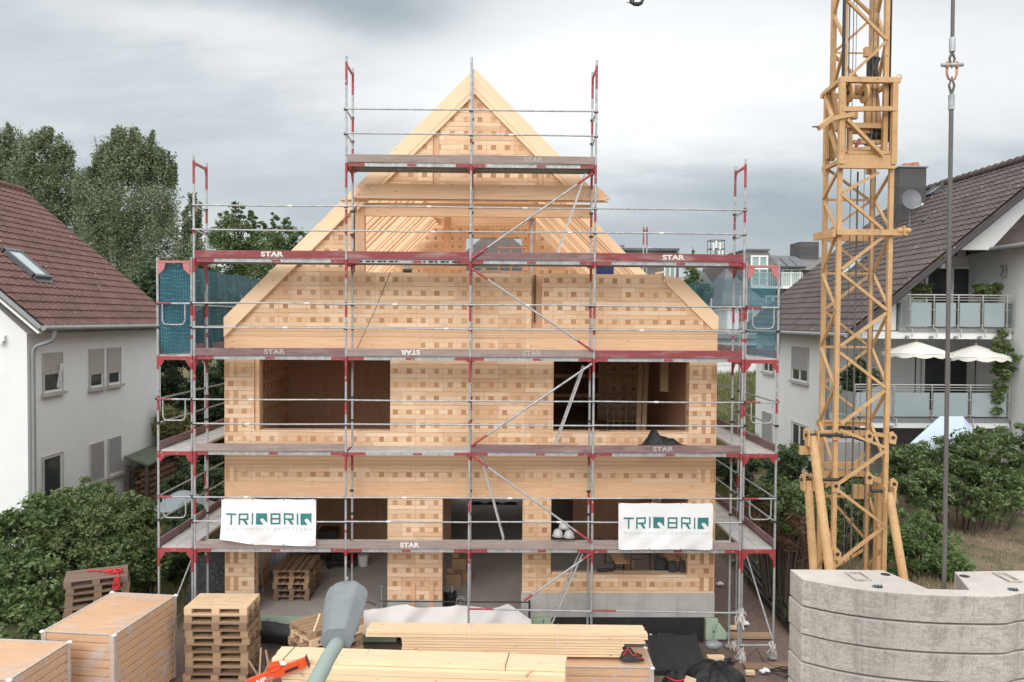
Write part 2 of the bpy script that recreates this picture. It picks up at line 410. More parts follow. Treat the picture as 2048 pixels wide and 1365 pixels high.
def toe_fn(a, b):
    def fn(n):
        p = n.pos(); r = n.objrand()
        g = n.noise(n.mapv(p, (2, 2, 22)), 1, 6, .65); q = n.noise(n.mapv(p, (1.1, 1.1, 5)), 1, 5, .6)
        c = n.mix(n.rng(g, .3, .7), a, b)
        c = n.mix(n.rng(q, .52, .72, 0, .75), c, (.36, .29, .27))
        sp = n.noise(p, 35, 3)
        return n.mix(n.rng(sp, .68, .75, 0, .6), c, (.6, .55, .52))
    return fn
m_toe_red = mat('red_toe_board', toe_fn((.19, .04, .048), (.30, .065, .075)), rough=.75)
m_toe_dull = mat('faded_toe_board', toe_fn((.15, .085, .09), (.26, .16, .165)), rough=.8)
m_toe_grey = mat('grey_toe_board', toe_fn((.22, .17, .155), (.36, .29, .265)), rough=.85)
m_white_paint = mat('white_stencil_paint', color=(.74, .72, .69), rough=.7)
m_faint_paint = mat('worn_stencil_paint', color=(.42, .37, .36), rough=.8)
m_deck = mat('deck_plate', conc((.42, .40, .38), (.56, .54, .52), 3, .3), rough=.7)
m_hole = mat('dark_hole', color=(.02, .02, .02), rough=.9)
m_black = mat('black_membrane', lambda n: n.mix(n.noise(n.pos(), 6, 5), (.006, .006, .007), (.035, .035, .036)), rough=.6)
m_xps = mat('green_insulation', lambda n: n.mix(n.rng(n.noise(n.pos(), 9, 5), .62, .68), (.36, .47, .36), (.12, .15, .1)), rough=.8)
m_pink = mat('pink_insulation', color=(.55, .25, .25), rough=.8)
def plaster(c, sc=1.5):
    def fn(n):
        p = n.pos(); g = n.noise(p, sc, 6, .6); f = n.noise(p, 90, 2)
        st = n.noise(n.mapv(p, (1.6, 1.6, .3)), 1, 5, .6)
        k = n.mix(n.rng(g, .3, .7), tuple(x*.95 for x in c), c)
        k = n.mix(n.rng(st, .5, .75, 0, .22), k, tuple(x*.8 for x in c))
        return {'Base Color': k, 'Normal': n.bump(f, .25, .004)}
    return fn
m_white = mat('white_render', plaster((.78, .785, .785)), rough=.85)
m_grey_render = mat('grey_render', plaster((.25, .24, .235)), rough=.85)
m_pvc = mat('white_window_frame', color=(.74, .74, .72), rough=.4)
m_sill = mat('stone_sill', conc((.38, .36, .34), (.5, .48, .45)), rough=.6)
m_glass = mat('window_glass', lambda n: n.mix(n.noise(n.pos(), 1.4, 2), (.02, .024, .028), (.07, .08, .085)), rough=.06)
def frost(n):
    g = n.noise(n.pos(), 1.1, 2)
    return n.mix(g, (.25, .31, .32), (.34, .39, .40))
m_frost = mat('frosted_glass', frost, rough=.22)
m_steel = mat('stainless_rail', color=(.55, .53, .52), rough=.32, metal=.6)
m_zinc = mat('zinc_gutter', lambda n: n.mix(n.noise(n.pos(), 5, 3), (.22, .23, .24), (.34, .35, .36)), rough=.5, metal=.25)
def shutter(c):
    def fn(n):
        z = n.sep(n.pos())[2]; s = n.m('FRACT', n.m('MULTIPLY', z, 1/.052))
        return {'Base Color': n.mix(n.m('LESS_THAN', s, .22), c, tuple(x*.42 for x in c))}
    return fn
m_shut = mat('beige_roller_shutter', shutter((.46, .42, .39)), rough=.6)
m_shut_g = mat('grey_roller_shutter', shutter((.36, .35, .36)), rough=.6)
def tile_fn(a, b, spot):
    def fn(n):
        p = n.pos(); g = n.noise(p, 2.2, 6, .65); f = n.noise(p, 22, 5, .7); r = n.noise(n.mapv(p, (.4, .4, .4)), 1, 3)
        c = n.mix(n.rng(g, .3, .7), a, b)
        c = n.mix(n.rng(f, .42, .66, 0, .6), c, tuple(x*.55 for x in a))
        tl = n.white(n.comb(n.m('FLOOR', n.m('MULTIPLY', n.sep(p)[1], 3.33)), n.m('FLOOR', n.m('MULTIPLY', n.sep(p)[2], 4.6)), 1.3))
        c = n.mix(n.rng(tl, .0, 1., 0, .45), c, tuple(x*1.5 for x in b))
        c = n.mix(n.rng(r, .45, .7, 0, .25), c, tuple(x*1.35 for x in b))
        v = n.vor(p, 2.9); v2 = n.vor(p, 6.3)
        c = n.mix(n.rng(n.m('ADD', v, n.m('MULTIPLY', f, .08)), .10, .125, .9, 0), c, spot)
        c = n.mix(n.rng(n.m('ADD', v2, n.m('MULTIPLY', f, .1)), .10, .13, .55, 0), c, tuple(x*.7 for x in spot))
        return {'Base Color': c, 'Normal': n.bump(f, .4, .006)}
    return fn
m_tile_red = mat('red_roof_tile', tile_fn((.092, .046, .039), (.138, .068, .056), (.46, .40, .35)), rough=.8)
m_tile_brown = mat('brown_roof_tile', tile_fn((.058, .043, .039), (.094, .073, .066), (.42, .40, .38)), rough=.75)
m_slate_dark = mat('dark_slate_cladding', tile_fn((.05, .047, .05), (.075, .07, .072), (.14, .13, .13)), rough=.7)
m_slate = mat('slate_cladding', tile_fn((.12, .11, .11), (.17, .155, .15), (.25, .24, .23)), rough=.7)
m_slate2 = mat('dark_roof', tile_fn((.09, .09, .095), (.13, .13, .135), (.2, .2, .2)), rough=.8)
m_yellow = mat('ochre_crane_paint', lambda n: {'Base Color': n.mix(n.rng(n.noise(n.pos(), 14, 8, .8), .57, .66, 0, .9), n.mix(n.rng(n.noise(n.pos(), 2.5, 5, .6), .3, .7), (.44, .26, .115), (.60, .375, .18)), (.16, .085, .05))}, rough=.55)
m_rope = mat('steel_rope', lambda n: n.mix(n.noise(n.mapv(n.pos(), (60, 60, 60)), 1, 3), (.06, .055, .05), (.2, .18, .17)), rough=.6, metal=.3)
m_dark = mat('dark_steel', color=(.035, .033, .032), rough=.5, metal=.3)
m_rust = mat('rusty_red_steel', color=(.30, .10, .06), rough=.7)
m_brass = mat('coppery_shackle', color=(.42, .24, .15), rough=.5, metal=.4)
# ------------------------------------------------------------ terrain
def sst(a, b, x):
    t = np.clip((x-a)/(b-a), 0, 1); return t*t*(3-2*t)
def hgt(x, y):
    x = np.asarray(x, float); y = np.asarray(y, float)
    side = 1.25*sst(7.0, 9.6, x)*sst(9, 15, y)+.9*sst(7.6, 10.5, -x)*sst(14, 19, y)
    back = 1.8*sst(29, 34, y)+2.5*sst(33, 50, y)
    return np.maximum(side, back)+.04*np.sin(x*1.7+y*.6)*sst(.5, 3, np.abs(x-0)+0*y)*sst(8, 9.5, np.abs(x)) - .03
def H(x, y): return float(hgt(x, y))
gx = np.concatenate([np.linspace(-600, -60, 12), np.linspace(-50, -16, 20), np.linspace(-15, 20, 71), np.linspace(22, 50, 20), np.linspace(60, 600, 12)])
gy = np.concatenate([np.linspace(-200, 2, 8), np.linspace(4, 45, 83), np.linspace(48, 90, 18), np.linspace(110, 1200, 14)])
X, Y = np.meshgrid(gx, gy); Z = hgt(X, Y)
mb = MB(); nx_ = len(gx)
mb.add(list(zip(X.ravel(), Y.ravel(), Z.ravel())), [(j*nx_+i, j*nx_+i+1, (j+1)*nx_+i+1, (j+1)*nx_+i) for j in range(len(gy)-1) for i in range(nx_-1)], 0, True)
def ground_fn(n):
    p = n.pos(); s = n.sep(p)
    g = n.noise(p, .7, 8, .65); f = n.noise(p, 7, 6, .7); ff = n.noise(p, 40, 4, .7)
    soil = n.mix(n.rng(f, .3, .7), (.145, .095, .078), (.225, .158, .132))
    soil = n.mix(n.rng(ff, .5, .75, 0, .5), soil, (.33, .26, .22))
    soil = n.mix(n.rng(g, .5, .7, 0, .35), soil, (.09, .06, .05))
    gr = n.mix(n.rng(f, .3, .7), (.045, .075, .022), (.10, .13, .045))
    dry = n.mix(n.rng(f, .3, .7), (.155, .12, .055), (.27, .20, .11))
    wob = n.m('MULTIPLY', n.m('SUBTRACT', g, .5), 3.)
    dr = n.m('ADD', s[0], wob)
    grass = n.mix(n.rng(g, .42, .6), gr, dry)
    isdry = n.m('MULTIPLY', n.rng(dr, 8.6, 10.5), n.rng(s[1], 34, 30))
    grass = n.mix(n.m('MULTIPLY', isdry, n.rng(g, .35, .55)), grass, n.mix(n.rng(f, .4, .7), (.20, .145, .095), (.30, .225, .155)))
    k = n.m('MAXIMUM', n.m('MAXIMUM', n.rng(dr, 6.9, 7.7), n.rng(n.m('ADD', s[0], wob), -7.3, -8.3)), n.rng(s[1], 30, 32))
    return {'Base Color': n.mix(k, soil, grass), 'Normal': n.bump(n.m('ADD', f, n.m('MULTIPLY', ff, .5)), .7, .05)}
m_ground = mat('site_soil_and_grass', ground_fn, rough=.95)
struct('ground', mb, m_ground)
# ------------------------------------------------------------ timber house
HY = 17.2; XL, XR, XC, ZA = -5.92, 4.72, -.57, 12.34; BY = 28.8
house = thing('timber_house', 'unfinished house shell of light timber bricks with open gable, behind the scaffold', 'house', (-.6, HY, 0))
def wallp(name, rects, m, y0=HY, y1=HY+.3, par=house):
    for x0, x1, z0, z1 in rects:
        b = MB(); b.box((x0, y0, z0), (x1, y1, z1)); o = b.build(name, m, par)
    return o
def boxes(name, bl, m, par=house):
    for p, q in bl: b = MB(); b.box(p, q); b.build(name, m, par)
fl = MB(); fl.box((XL-.06, HY-.12, .30), (.60, BY, .58)); fl.box((.60, HY+.35, .30), (XR, BY, .579)); fl.build('ground_slab', m_slab, house)
b = MB(); b.box((.50, HY-.02, .53), (XR+.01, HY+.349, 1.06)); b.build('concrete_plinth', m_conc, house)
boxes('concrete_upstand', [((-2.41, HY+.0, .58), (-1.22, HY+.3, .90)), ((XL, HY+.0, .58), (-5.29, HY+.3, 1.04))], m_conc)
b = MB(); b.box((XL-.02, HY-.08, .36), (-2.2, HY+.3, .0)); b.build('green_insulation', m_xps, house).location.z -= .0
boxes('insulation_board', [((XL-.02, HY-.17, .575), (-3.0, HY-.121, .38)), ((4.52, HY-.14, .52), (4.78, HY-.021, .08)), ((.5, HY-.07, .525), (1.15, HY-.021, .25))], m_xps)
b = MB(); b.box((.5, HY-.015, -.6), (4.5, HY+.2, .528)); b.build('basement_membrane', m_black, house)
b = MB(); b.box((2.7, HY-.05, -.1), (4.0, HY-.016, .18)); b.box((3.3, HY-.07, -.1), (3.36, HY-.051, .18), 1); b.box((3.5, HY-.07, -.1), (3.56, HY-.051, .18), 1); b.build('basement_window', [m_hole, m_pvc], house)
# ground floor piers
wallp('ground_floor_wall', [(XL, -5.29, 1.04, 3.12), (-2.41, -1.22, .90, 3.12), (.52, 1.14, 1.06, 3.12), (1.14, 4.13, 1.06, 1.455), (4.13, XR, 1.06, 3.12)], m_brC)
wallp('ground_floor_lintel', [(XL, XR, 3.12, 3.483)], m_beam)
wallp('ground_floor_course', [(XL, XR, 3.483, 3.778)], m_brL)
wallp('floor_edge', [(XL, XR, 3.778, 4.06)], m_clt)
wallp('sill_plate', [(XL, XR, 4.06, 4.26)], m_beam)
wallp('upper_floor_wall', [(XL, XR, 4.26, 4.585), (XL, -5.29, 4.585, 6.15), (-2.36, 1.17, 4.585, 6.15), (4.12, XR, 4.585, 6.15)], m_brB)
wallp('upper_floor_lintel', [(XL, -1.72, 6.15, 6.60), (.68, XR, 6.15, 6.60)], m_beam)
wallp('upper_floor_course', [(-1.72, .68, 6.15, 6.60)], m_brM)
wallp('upper_floor_edge', [(XL, XR, 6.60, 6.82)], m_clt)
# attic wall with a slot, and the left shoulder under the rake
def rake(x): return ZA-abs(x-XC)
b = MB()
b.prism([(XL, 6.82), (.68, 6.82), (.68, 8.0), (-3.15, 8.0), (-3.15, rake(-3.15)-.38), (-5.92, rake(-5.92)-.38+.25)], HY, HY+.3)
b.prism([(.90, 6.82), (XR, 6.82), (XR, 6.95), (3.62, 7.85), (3.5, 7.85), (3.5, 8.0), (.90, 8.0)], HY, HY+.3)
b.build('attic_wall', m_brA, house)
b = MB(); b.box((.68, HY+.18, 6.82), (.90, HY+.3, 8.0)); b.build('slot_post', m_post, house)
b = MB(); b.box((.74, HY+.12, 6.95), (.77, HY+.18, 7.99)); b.build('slot_conduit', m_dark, house)
# upper gable bricks, three panels with posts between
def clipg(x0, x1, z0, off=.46):
    pts = [(x0, z0), (x1, z0)]; top = []
    for x in (x1, XC, x0):
        if x0 <= x <= x1: top.append((x, max(z0+.01, rake(x)-off)))
    return pts+top
b = MB()
for x0, x1, z0 in ((-2.66, -1.46, 9.90), (-1.32, .78, 9.88), (.91, 1.75, 9.88)):
    b.prism(clipg(x0, x1, z0), HY-.02, HY+.25)
b.build('gable_wall', m_brG, house)
b = MB()
b.box((-1.455, HY+.02, 9.86), (-1.325, HY+.2, 11.1)); b.box((.785, HY+.02, 9.86), (.905, HY+.2, 10.55))
b.build('gable_post', m_post, house)
# rake rafters at the front (outer light board and set-back inner one)
def rafter(b, sgn, xa, xb, y0, y1, off, dep, m=0):
    'rafter on one slope between |x-XC|=xa..xb; off = vertical distance of its top below the roof line, dep = vertical depth'
    p = [(XC+sgn*xa, ZA-xa-off), (XC+sgn*xb, ZA-xb-off), (XC+sgn*xb, ZA-xb-off-dep), (XC+sgn*xa, ZA-xa-off-dep)]
    b.prism(p, y0, y1, m)
b = MB(); rafter(b, -1, 0, 5.33, HY-.10, HY+.02, 0, .42)
b.build('rake_board', m_rakeL, house)
b = MB(); b.prism([(XC, ZA), (XC+2.79, 9.55), (XC+2.37, 9.55), (XC, ZA-.42)], HY-.10, HY+.02)
b.build('rake_board', m_rakeR, house)
b = MB(); b.prism([(3.52, 7.98), (3.90, 7.92), (XR, 7.10), (XR, 6.82), (4.6, 6.82), (3.62, 7.75)], HY-.06, HY+.05); b.build('rake_board', m_rakeR, house)
b = MB(); rafter(b, -1, .0, 2.5, HY-.09, HY+.06, .421, .11); b.build('inner_rake_board', m_rakeL, house)
b = MB(); rafter(b, 1, .0, 2.05, HY-.09, HY+.06, .421, .11); b.build('inner_rake_board', m_rakeR, house)
# collar beams
b = MB(); b.prism([(-3.12, 9.55), (2.20, 9.55), (2.34, 9.60), (2.02, 9.86), (-2.85, 9.86)], HY-.22, HY-.101); b.build('collar_beam', m_beam, house)
b = MB(); b.box((-3.42, HY-.16, 9.52), (2.3, HY-.101, 9.545)); b.build('collar_batten', m_beam, house)
b = MB(); b.box((-2.95, HY+.06, 9.22), (1.95, HY+.18, 9.50)); b.build('collar_beam', m_beam, house)
b = MB()
for x, z in ((-2.98, 9.78), (-2.8, 9.78), (-3.0, 9.64), (-2.9, 9.64), (1.6, 9.72), (1.85, 9.66), (2.05, 9.66), (1.7, 9.6)): b.tube((x, HY-.225, z), (x, HY-.235, z), .02)
b.build('bolt_heads', m_galv, house, )
b = MB(); b.box((-3.13, HY+.03, 8.0), (-2.93, HY+.25, 9.5)); b.build('attic_post', m_post, house)
# rafters marching back, left from the wall, right from behind the cut
k = 0
yy = HY+.55; rr_ = random.Random(5)
while yy < BY-.2:
    ww = rr_.choice([.09, .12, .16, .2]); b = MB(); rafter(b, -1, 0, 5.33, yy, yy+ww, rr_.uniform(0, .05), .30); b.build('rafter', m_rakeL, house)
    if yy > 19.0:
        b = MB(); rafter(b, 1, 0, 5.33, yy, yy+ww, rr_.uniform(0, .05), .30); b.build('rafter', m_rakeR, house)
    b = MB(); b.box((XC-1.98, yy+ww+.001, 10.34), (XC+1.98, yy+ww+.06, 10.52)); b.build('collar_tie', m_rafter, house)
    yy += rr_.uniform(.45, .95)+ww-.09; k += 1
# plates, ridge, purlins, walls behind
boxes('wall_plate', [((XL, HY+.301, 6.82), (XL+.3, BY, 6.98)), ((XR-.3, HY+.301, 6.82), (XR, BY, 6.98))], m_beam)
b = MB(); b.box((XC-.08, HY+.3, ZA-.62), (XC+.08, BY, ZA-.425)); b.build('ridge_beam', mat('ridge_timber', wood_fn(WB, 1, .1)), house)
boxes('inner_post', [((x-.12, 25.9, 6.83), (x+.12, 26.12, 10.34)) for x in (-1.72, 1.02)], m_post)
# back gable with window
b = MB()
wx0, wx1, wz0, wz1 = -1.25, .78, 7.2, 9.95
b.prism([(XL, 6.82), (wx0, 6.82), (wx0, 10.9), (wx0-.1, rake(wx0-.1)-.02), (XL+.3, rake(XL+.3)-.02)], BY, BY+.3)
b.prism([(wx1, 6.82), (XR, 6.82), (XR-.3, rake(XR-.3)-.02), (wx1+.1, rake(wx1+.1)-.02), (wx1, 10.9)], BY, BY+.3)
b.box((wx0, BY, wz1), (wx1, BY+.3, 10.9)); b.box((wx0, BY, 6.82), (wx1, BY+.3, wz0))
b.build('back_gable_wall', m_brA, house)
boxes('back_wall', [((XL, BY, .58), (-1.3, BY+.3, 6.82)), ((.9, BY, .58), (XR, BY+.3, 6.82)), ((-1.3, BY, 2.9), (.9, BY+.3, 6.82))], m_brC)
boxes('side_wall', [((XL, HY+.301, .58), (XL+.3, BY, 3.778)), ((XR-.3, HY+.301, .58), (XR, 21.5, 3.778)), ((XR-.3, 21.5, .58), (XR, 22.8, 1.4)), ((XR-.3, 22.8, .58), (XR, BY, 3.778)), ((XL, HY+.301, 4.06), (XL+.3, BY, 6.6)), ((XR-.3, HY+.301, 4.06), (XR, BY, 6.6))], m_brC)
b = MB(); b.box((XL+.001, HY+.301, 3.779), (XR-.001, BY-.001, 4.059)); b.build('middle_floor', mat('floor_board', wood_fn((.55, .36, .22), 1, .1, False)), house)
b = MB(); b.box((XL+.001, HY+.301, 6.6), (XR-.001, BY-.001, 6.819)); b.build('attic_floor', mat('attic_floor_board', wood_fn((.62, .42, .26), 1, .1, False)), house)
# inside partitions
boxes('partition', [((XL+.3, 21.3, 4.06), (-1.6, 21.42, 6.6)), ((-1.62, HY+.301, 4.06), (-1.5, 21.3, 6.6)), ((4.30, HY+.301, 4.06), (4.42, 23.4, 6.6)), ((1.0, HY+.301, 4.06), (1.12, 20.2, 6.6)), ((XL+.3, 22.4, .58), (-1.35, 22.55, 3.77)), ((2.2, 23.4, .58), (XR-.3, 23.52, 3.77))], m_inner)
b = MB(); b.box((2.9, 23.4, 4.06), (XR-.42, 23.7, 6.6)); b.build('inner_brick_wall', m_brB, house)
b = MB(); b.box((.7, 26.9, 4.06), (3.0, 27.1, 6.6)); b.build('far_partition', m_inner, house)
boxes('safety_rail', [((1.3, 23.2, 5.32), (4.2, 23.26, 5.42)), ((1.3, 23.2, 4.75), (4.2, 23.26, 4.85))], m_post)
# window jamb lining of the left upper opening, oddly projecting board
b = MB(); b.box((-5.289, HY+.06, 4.59), (-5.19, HY+.29, 6.149)); b.build('window_lining', m_beam, house)
boxes('temporary_cleat', [((-1.9, HY-.03, .58), (-1.80, HY-.001, 1.26)), ((-1.5, HY-.03, .58), (-1.40, HY-.001, 1.26))], m_post)
# ------------------------------------------------------------ scaffolds
FY, IY = 16.2, 16.9
LV = [2.31, 4.30, 6.245, 8.215, 10.165]     # deck levels
def post(b, x, y, z0, z1, lo=0, seed=0, top=.4):
    'tube with red couplers at every lift; material 0 zinc, 1 red'
    r = random.Random(seed)
    b.tube((x, y, z0), (x, y, z1), .0243, 0, 10)
    for z in LV:
        if z < z1-.1:
            b.tube((x, y, z-r.choice([.16, .3, .4, .52])), (x, y, z-.02), .0262, 1, 10)
            q = z+.45+r.uniform(-.15, .15)
            if q < z1 and r.random() < .6: b.tube((x, y, q), (x, y, q+r.uniform(.05, .10)), .0262, 1, 10)
            q = z+1.0+r.uniform(-.06, .06)
            if q < z1 and r.random() < .6: b.tube((x, y, q-.25), (x, y, q+.05), .0262, 1, 10)
    for z in LV:
        for dz in (.55, 1.04):
            if z+dz < z1: b.box((x-.045, y-.04, z+dz-.02), (x+.035, y-.0, z+dz+.025), 2)
    b.box((x-.075, y-.075, z0-.012), (x+.075, y+.075, z0), 0)
PM = [m_galv, m_red, m_dark]
sc = thing('scaffold', 'tubular scaffold with red couplers and STAR boards across the front of the timber house', 'scaffold', (-.6, FY, 0), 'scaffolds round the timber house')
XS = [-6.18, -3.12, -.605, 1.92, 4.97]
TOPS = [10.27, 12.27, 12.28, 12.25, 10.3]
for i, x in enumerate(XS):
    b = MB(); post(b, x, FY, 0.02 if i < 4 else .05, TOPS[i], seed=i+1); b.build('standard', PM, sc)
    b = MB(); post(b, x, IY, 0.02, TOPS[i]-.02, seed=i+11); b.build('standard', PM, sc)
def bay_levels(i):   # which lifts each bay has
    return range(5) if i in (1, 2) else range(4)
rails = []
for i in range(4):
    for l in bay_levels(i):
        for dz in (.56, 1.05):
            b = MB(); x0, x1 = XS[i], XS[i+1]
            sag = random.uniform(-.012, .012)
            pts = [(x0-.02, FY-.035, LV[l]+dz), (x0+(x1-x0)*.5, FY-.035, LV[l]+dz+sag), (x1+.02, FY-.035, LV[l]+dz+random.uniform(-.01, .01))]
            b.pipe(pts, .0170, 0, 8)
            t = random.uniform(.3, .8)
            if random.random() < .6: b.tube((x0+(x1-x0)*t, FY-.035, LV[l]+dz+sag*.8), (x0+(x1-x0)*t+.09, FY-.035, LV[l]+dz+sag*.8), .0212, 1, 8)
            b.build('guardrail', [m_galv, m_white_paint, m_red], sc)
# low rails at the foot
for i, z in ((2, 1.06), (3, 1.03)):
    b = MB(); b.tube((XS[i], FY-.035, z+.02), (XS[i+1], FY-.035, z-.03), .019); b.tube((XS[i], FY-.035, z+.02), (XS[i]+.5, FY-.035, z+.012), .0205, 1); b.build('guardrail', [m_galv, m_red], sc)
# decks, toe boards and lettering
toe = {(0, 0): ('grey', None), (1, 0): ('grey', 'STAR'), (2, 0): ('grey', None), (3, 0): ('grey', None),
       (0, 1): ('grey', None), (1, 1): None, (2, 1): ('dull', None), (3, 1): ('dull', 'faint'),
       (0, 2): ('dull', 'faint'), (1, 2): ('grey', 'flip'), (2, 2): ('grey', 'fainter'), (3, 2): ('red', None),
       (0, 3): ('red', 'STAR'), (1, 3): ('red', None), (2, 3): ('dull', None), (3, 3): ('red', 'STAR'),
       (1, 4): ('grey', None), (2, 4): ('grey', 'faint')}
TM = {'grey': m_toe_grey, 'dull': m_toe_dull, 'red': m_toe_red}
for i in range(4):
    for l in bay_levels(i):
        x0, x1 = XS[i]+.03, XS[i+1]-.03; z = LV[l]
        b = MB()
        for j in range(2):
            y0 = FY+.03+j*.325
            b.box((x0, y0, z-.012), (x1, y0+.31, z)); b.box((x0, y0, z-.085), (x1, y0+.012, z-.0121), 1); b.box((x0, y0+.298, z-.085), (x1, y0+.31, z-.0121), 1)
            b.box((x0-.02, y0+.02, z-.11), (x0+.05, y0+.29, z-.0121), 3); b.box((x1-.05, y0+.02, z-.11), (x1+.02, y0+.29, z-.0121), 3)
        # outer face of the deck: painted ends, red maker's patch
        b.box((x0, FY+.022, z-.085), (x1, FY+.0299, z-.012), 1)
        b.box((x0, FY+.016, z-.08), (x0+.22+random.random()*.15, FY+.0219, z-.02), 3); b.box((x1-.28, FY+.016, z-.08), (x1, FY+.0219, z-.02), 3)
        xm = x0+(x1-x0)*random.uniform(.45, .56); b.box((xm, FY+.016, z-.075), (xm+.18, FY+.0219, z-.03), 3)
        if (i, l) == (1, 3):
            for s0 in (.10, .62):
                for kx in range(7):
                    xx = x0+(x1-x0)*(s0+kx*.048); b.box((xx, FY+.0145, z-.065), (xx+(.05 if kx % 2 == 0 else .09), FY+.0159, z-.035), 2)
        dk = b.build('deck', [m_deck, m_galv, m_hole, m_red], sc)
        t = toe.get((i, l))
        if t:
            b = MB(); tilt = random.uniform(-.008, .008)
            b.beam((x0-.02, FY-.0, z+.075+tilt), (x1+.01, FY-.0, z+.075-tilt), .03, .15)
            tb = b.build('toe_board', TM[t[0]], dk)
            if t[1]:
                fr = {(1, 0): (.44, .60), (0, 3): (.44, .59), (3, 3): (.45, .60), (0, 2): (.46, .60), (1, 2): (.44, .60), (2, 2): (.42, .58), (3, 1): (.40, .54), (2, 4): (.42, .58)}[(i, l)]
                xa, xb = x0+(x1-x0)*fr[0], x0+(x1-x0)*fr[1]
                b = MB()
                if t[1] == 'flip': text_mb(b, 'STAR', (xb, FY-.0185, z+.135), (-1, 0, 0), (0, 0, -1), .10, 0, xb-xa, .025)
                else: text_mb(b, 'STAR', (xa, FY-.0185, z+.028), (1, 0, 0), (0, 0, 1), .10, 0, xb-xa, .03)
                lt = b.build('lettering', m_white_paint if t[1] in ('STAR', 'flip') else m_faint_paint, dk)
# transoms with gussets
for i, x in enumerate(XS):
    for l in range(5 if 1 <= i <= 3 else 4):
        z = LV[l]-.05
        b = MB(); b.beam((x, FY, z-.06), (x, IY, z-.06), .035, .05, 0)
        for yy, d in ((FY, 1), (IY, -1)):
            b.prism([(yy+d*.02, z-.085), (yy+d*.17, z-.085), (yy+d*.02, z-.26)], x-.01, x+.01, 0, 'x')
        b.build('transom', m_red, sc)
# end frames sticking up on top
for i in (0, 1, 3, 4):
    b = MB(); z = TOPS[i]-.16; b.beam((XS[i], FY, z), (XS[i], IY, z), .03, .05, 0)
    for yy, d in ((FY, 1), (IY, -1)): b.tube((XS[i], yy, z-.42), (XS[i], yy, z+.05), .0262, 0, 8); b.prism([(yy+d*.02, z-.02), (yy+d*.1, z-.02), (yy+d*.02, z-.15)], XS[i]-.01, XS[i]+.01, 0, 'x')
    b.build('top_frame', m_red, sc)
    b = MB(); l = 4 if i in (1, 3) else 3
    for dz in (.58, 1.06): b.pipe([(XS[i], FY, LV[l]+dz-.02), (XS[i], IY, LV[l]+dz-.06)], .017, 0, 8)
    b.build('end_guard', m_galv, sc)
# diagonal braces
for (u0, v0), (u1, v1), back in (((943, 518), (1186, 347), 0), ((944, 538), (1186, 703), 0), ((943, 892), (1184, 728), 0), ((944, 912), (1184, 1086), 0), ((1048, 1202), (1182, 1108), 0)):
    p, q = at(u0, v0, FY-.04), at(u1, v1, FY-.04); b = MB(); b.tube(p, q, .0215, 0)
    d = (q-p); b.tube(p, p+d*.13, .0235, 1); 
    if random.random() < .7: b.tube(q-d*.13, q, .0235, 1)
    b.build('diagonal_brace', [m_galv, m_red], sc)
b = MB(); p, q = at(781, 545, HY-.25), at(712, 703, HY-.25); b.pipe([p, (p+q)/2+V(.02, 0, -.01), q], .007, 0, 6)
one(b, 'cord', m_dark, 'thin black cord running slantwise down the attic bricks beside the second scaffold upright', 'cord')
# ladders inside the scaffold
def ladder(p, q, label):
    p, q = Vector(p), Vector(q); root = thing('ladder', label, 'ladder', tuple(p), 'aluminium ladders in the scaffold')
    for s in (-.16, .16):
        b = MB(); b.beam(p+V(0, s, 0), q+V(0, s, 0), .028, .07, 0, (0, 1, 0)); b.build('stile', m_alu, root)
    b = MB(); L = (q-p).length; k = int(L/.28)
    for j in range(1, k): c = p+(q-p)*(j/k); b.tube(c+V(0, -.15, 0), c+V(0, .15, 0), .015, 0, 6)
    b.build('rungs', m_alu, root)
m_alu = mat('aluminium', color=(.50, .50, .50), rough=.4, metal=.35)
ladder(at(1113, 512, 16.55), at(1170, 350, 16.55), 'aluminium ladder leaning right from the red boards up to the topmost platform')
ladder(at(1110, 890, 16.55), at(1167, 732, 16.55), 'aluminium ladder in front of the right upper window opening')
ladder(at(1008, 1080, 16.55), at(963, 912, 16.55), 'aluminium ladder leaning left, in front of the doorway')
ladder(at(1100, 1248, 16.45), at(1163, 1103, 16.55), 'aluminium ladder standing on the ground in front of the concrete plinth')
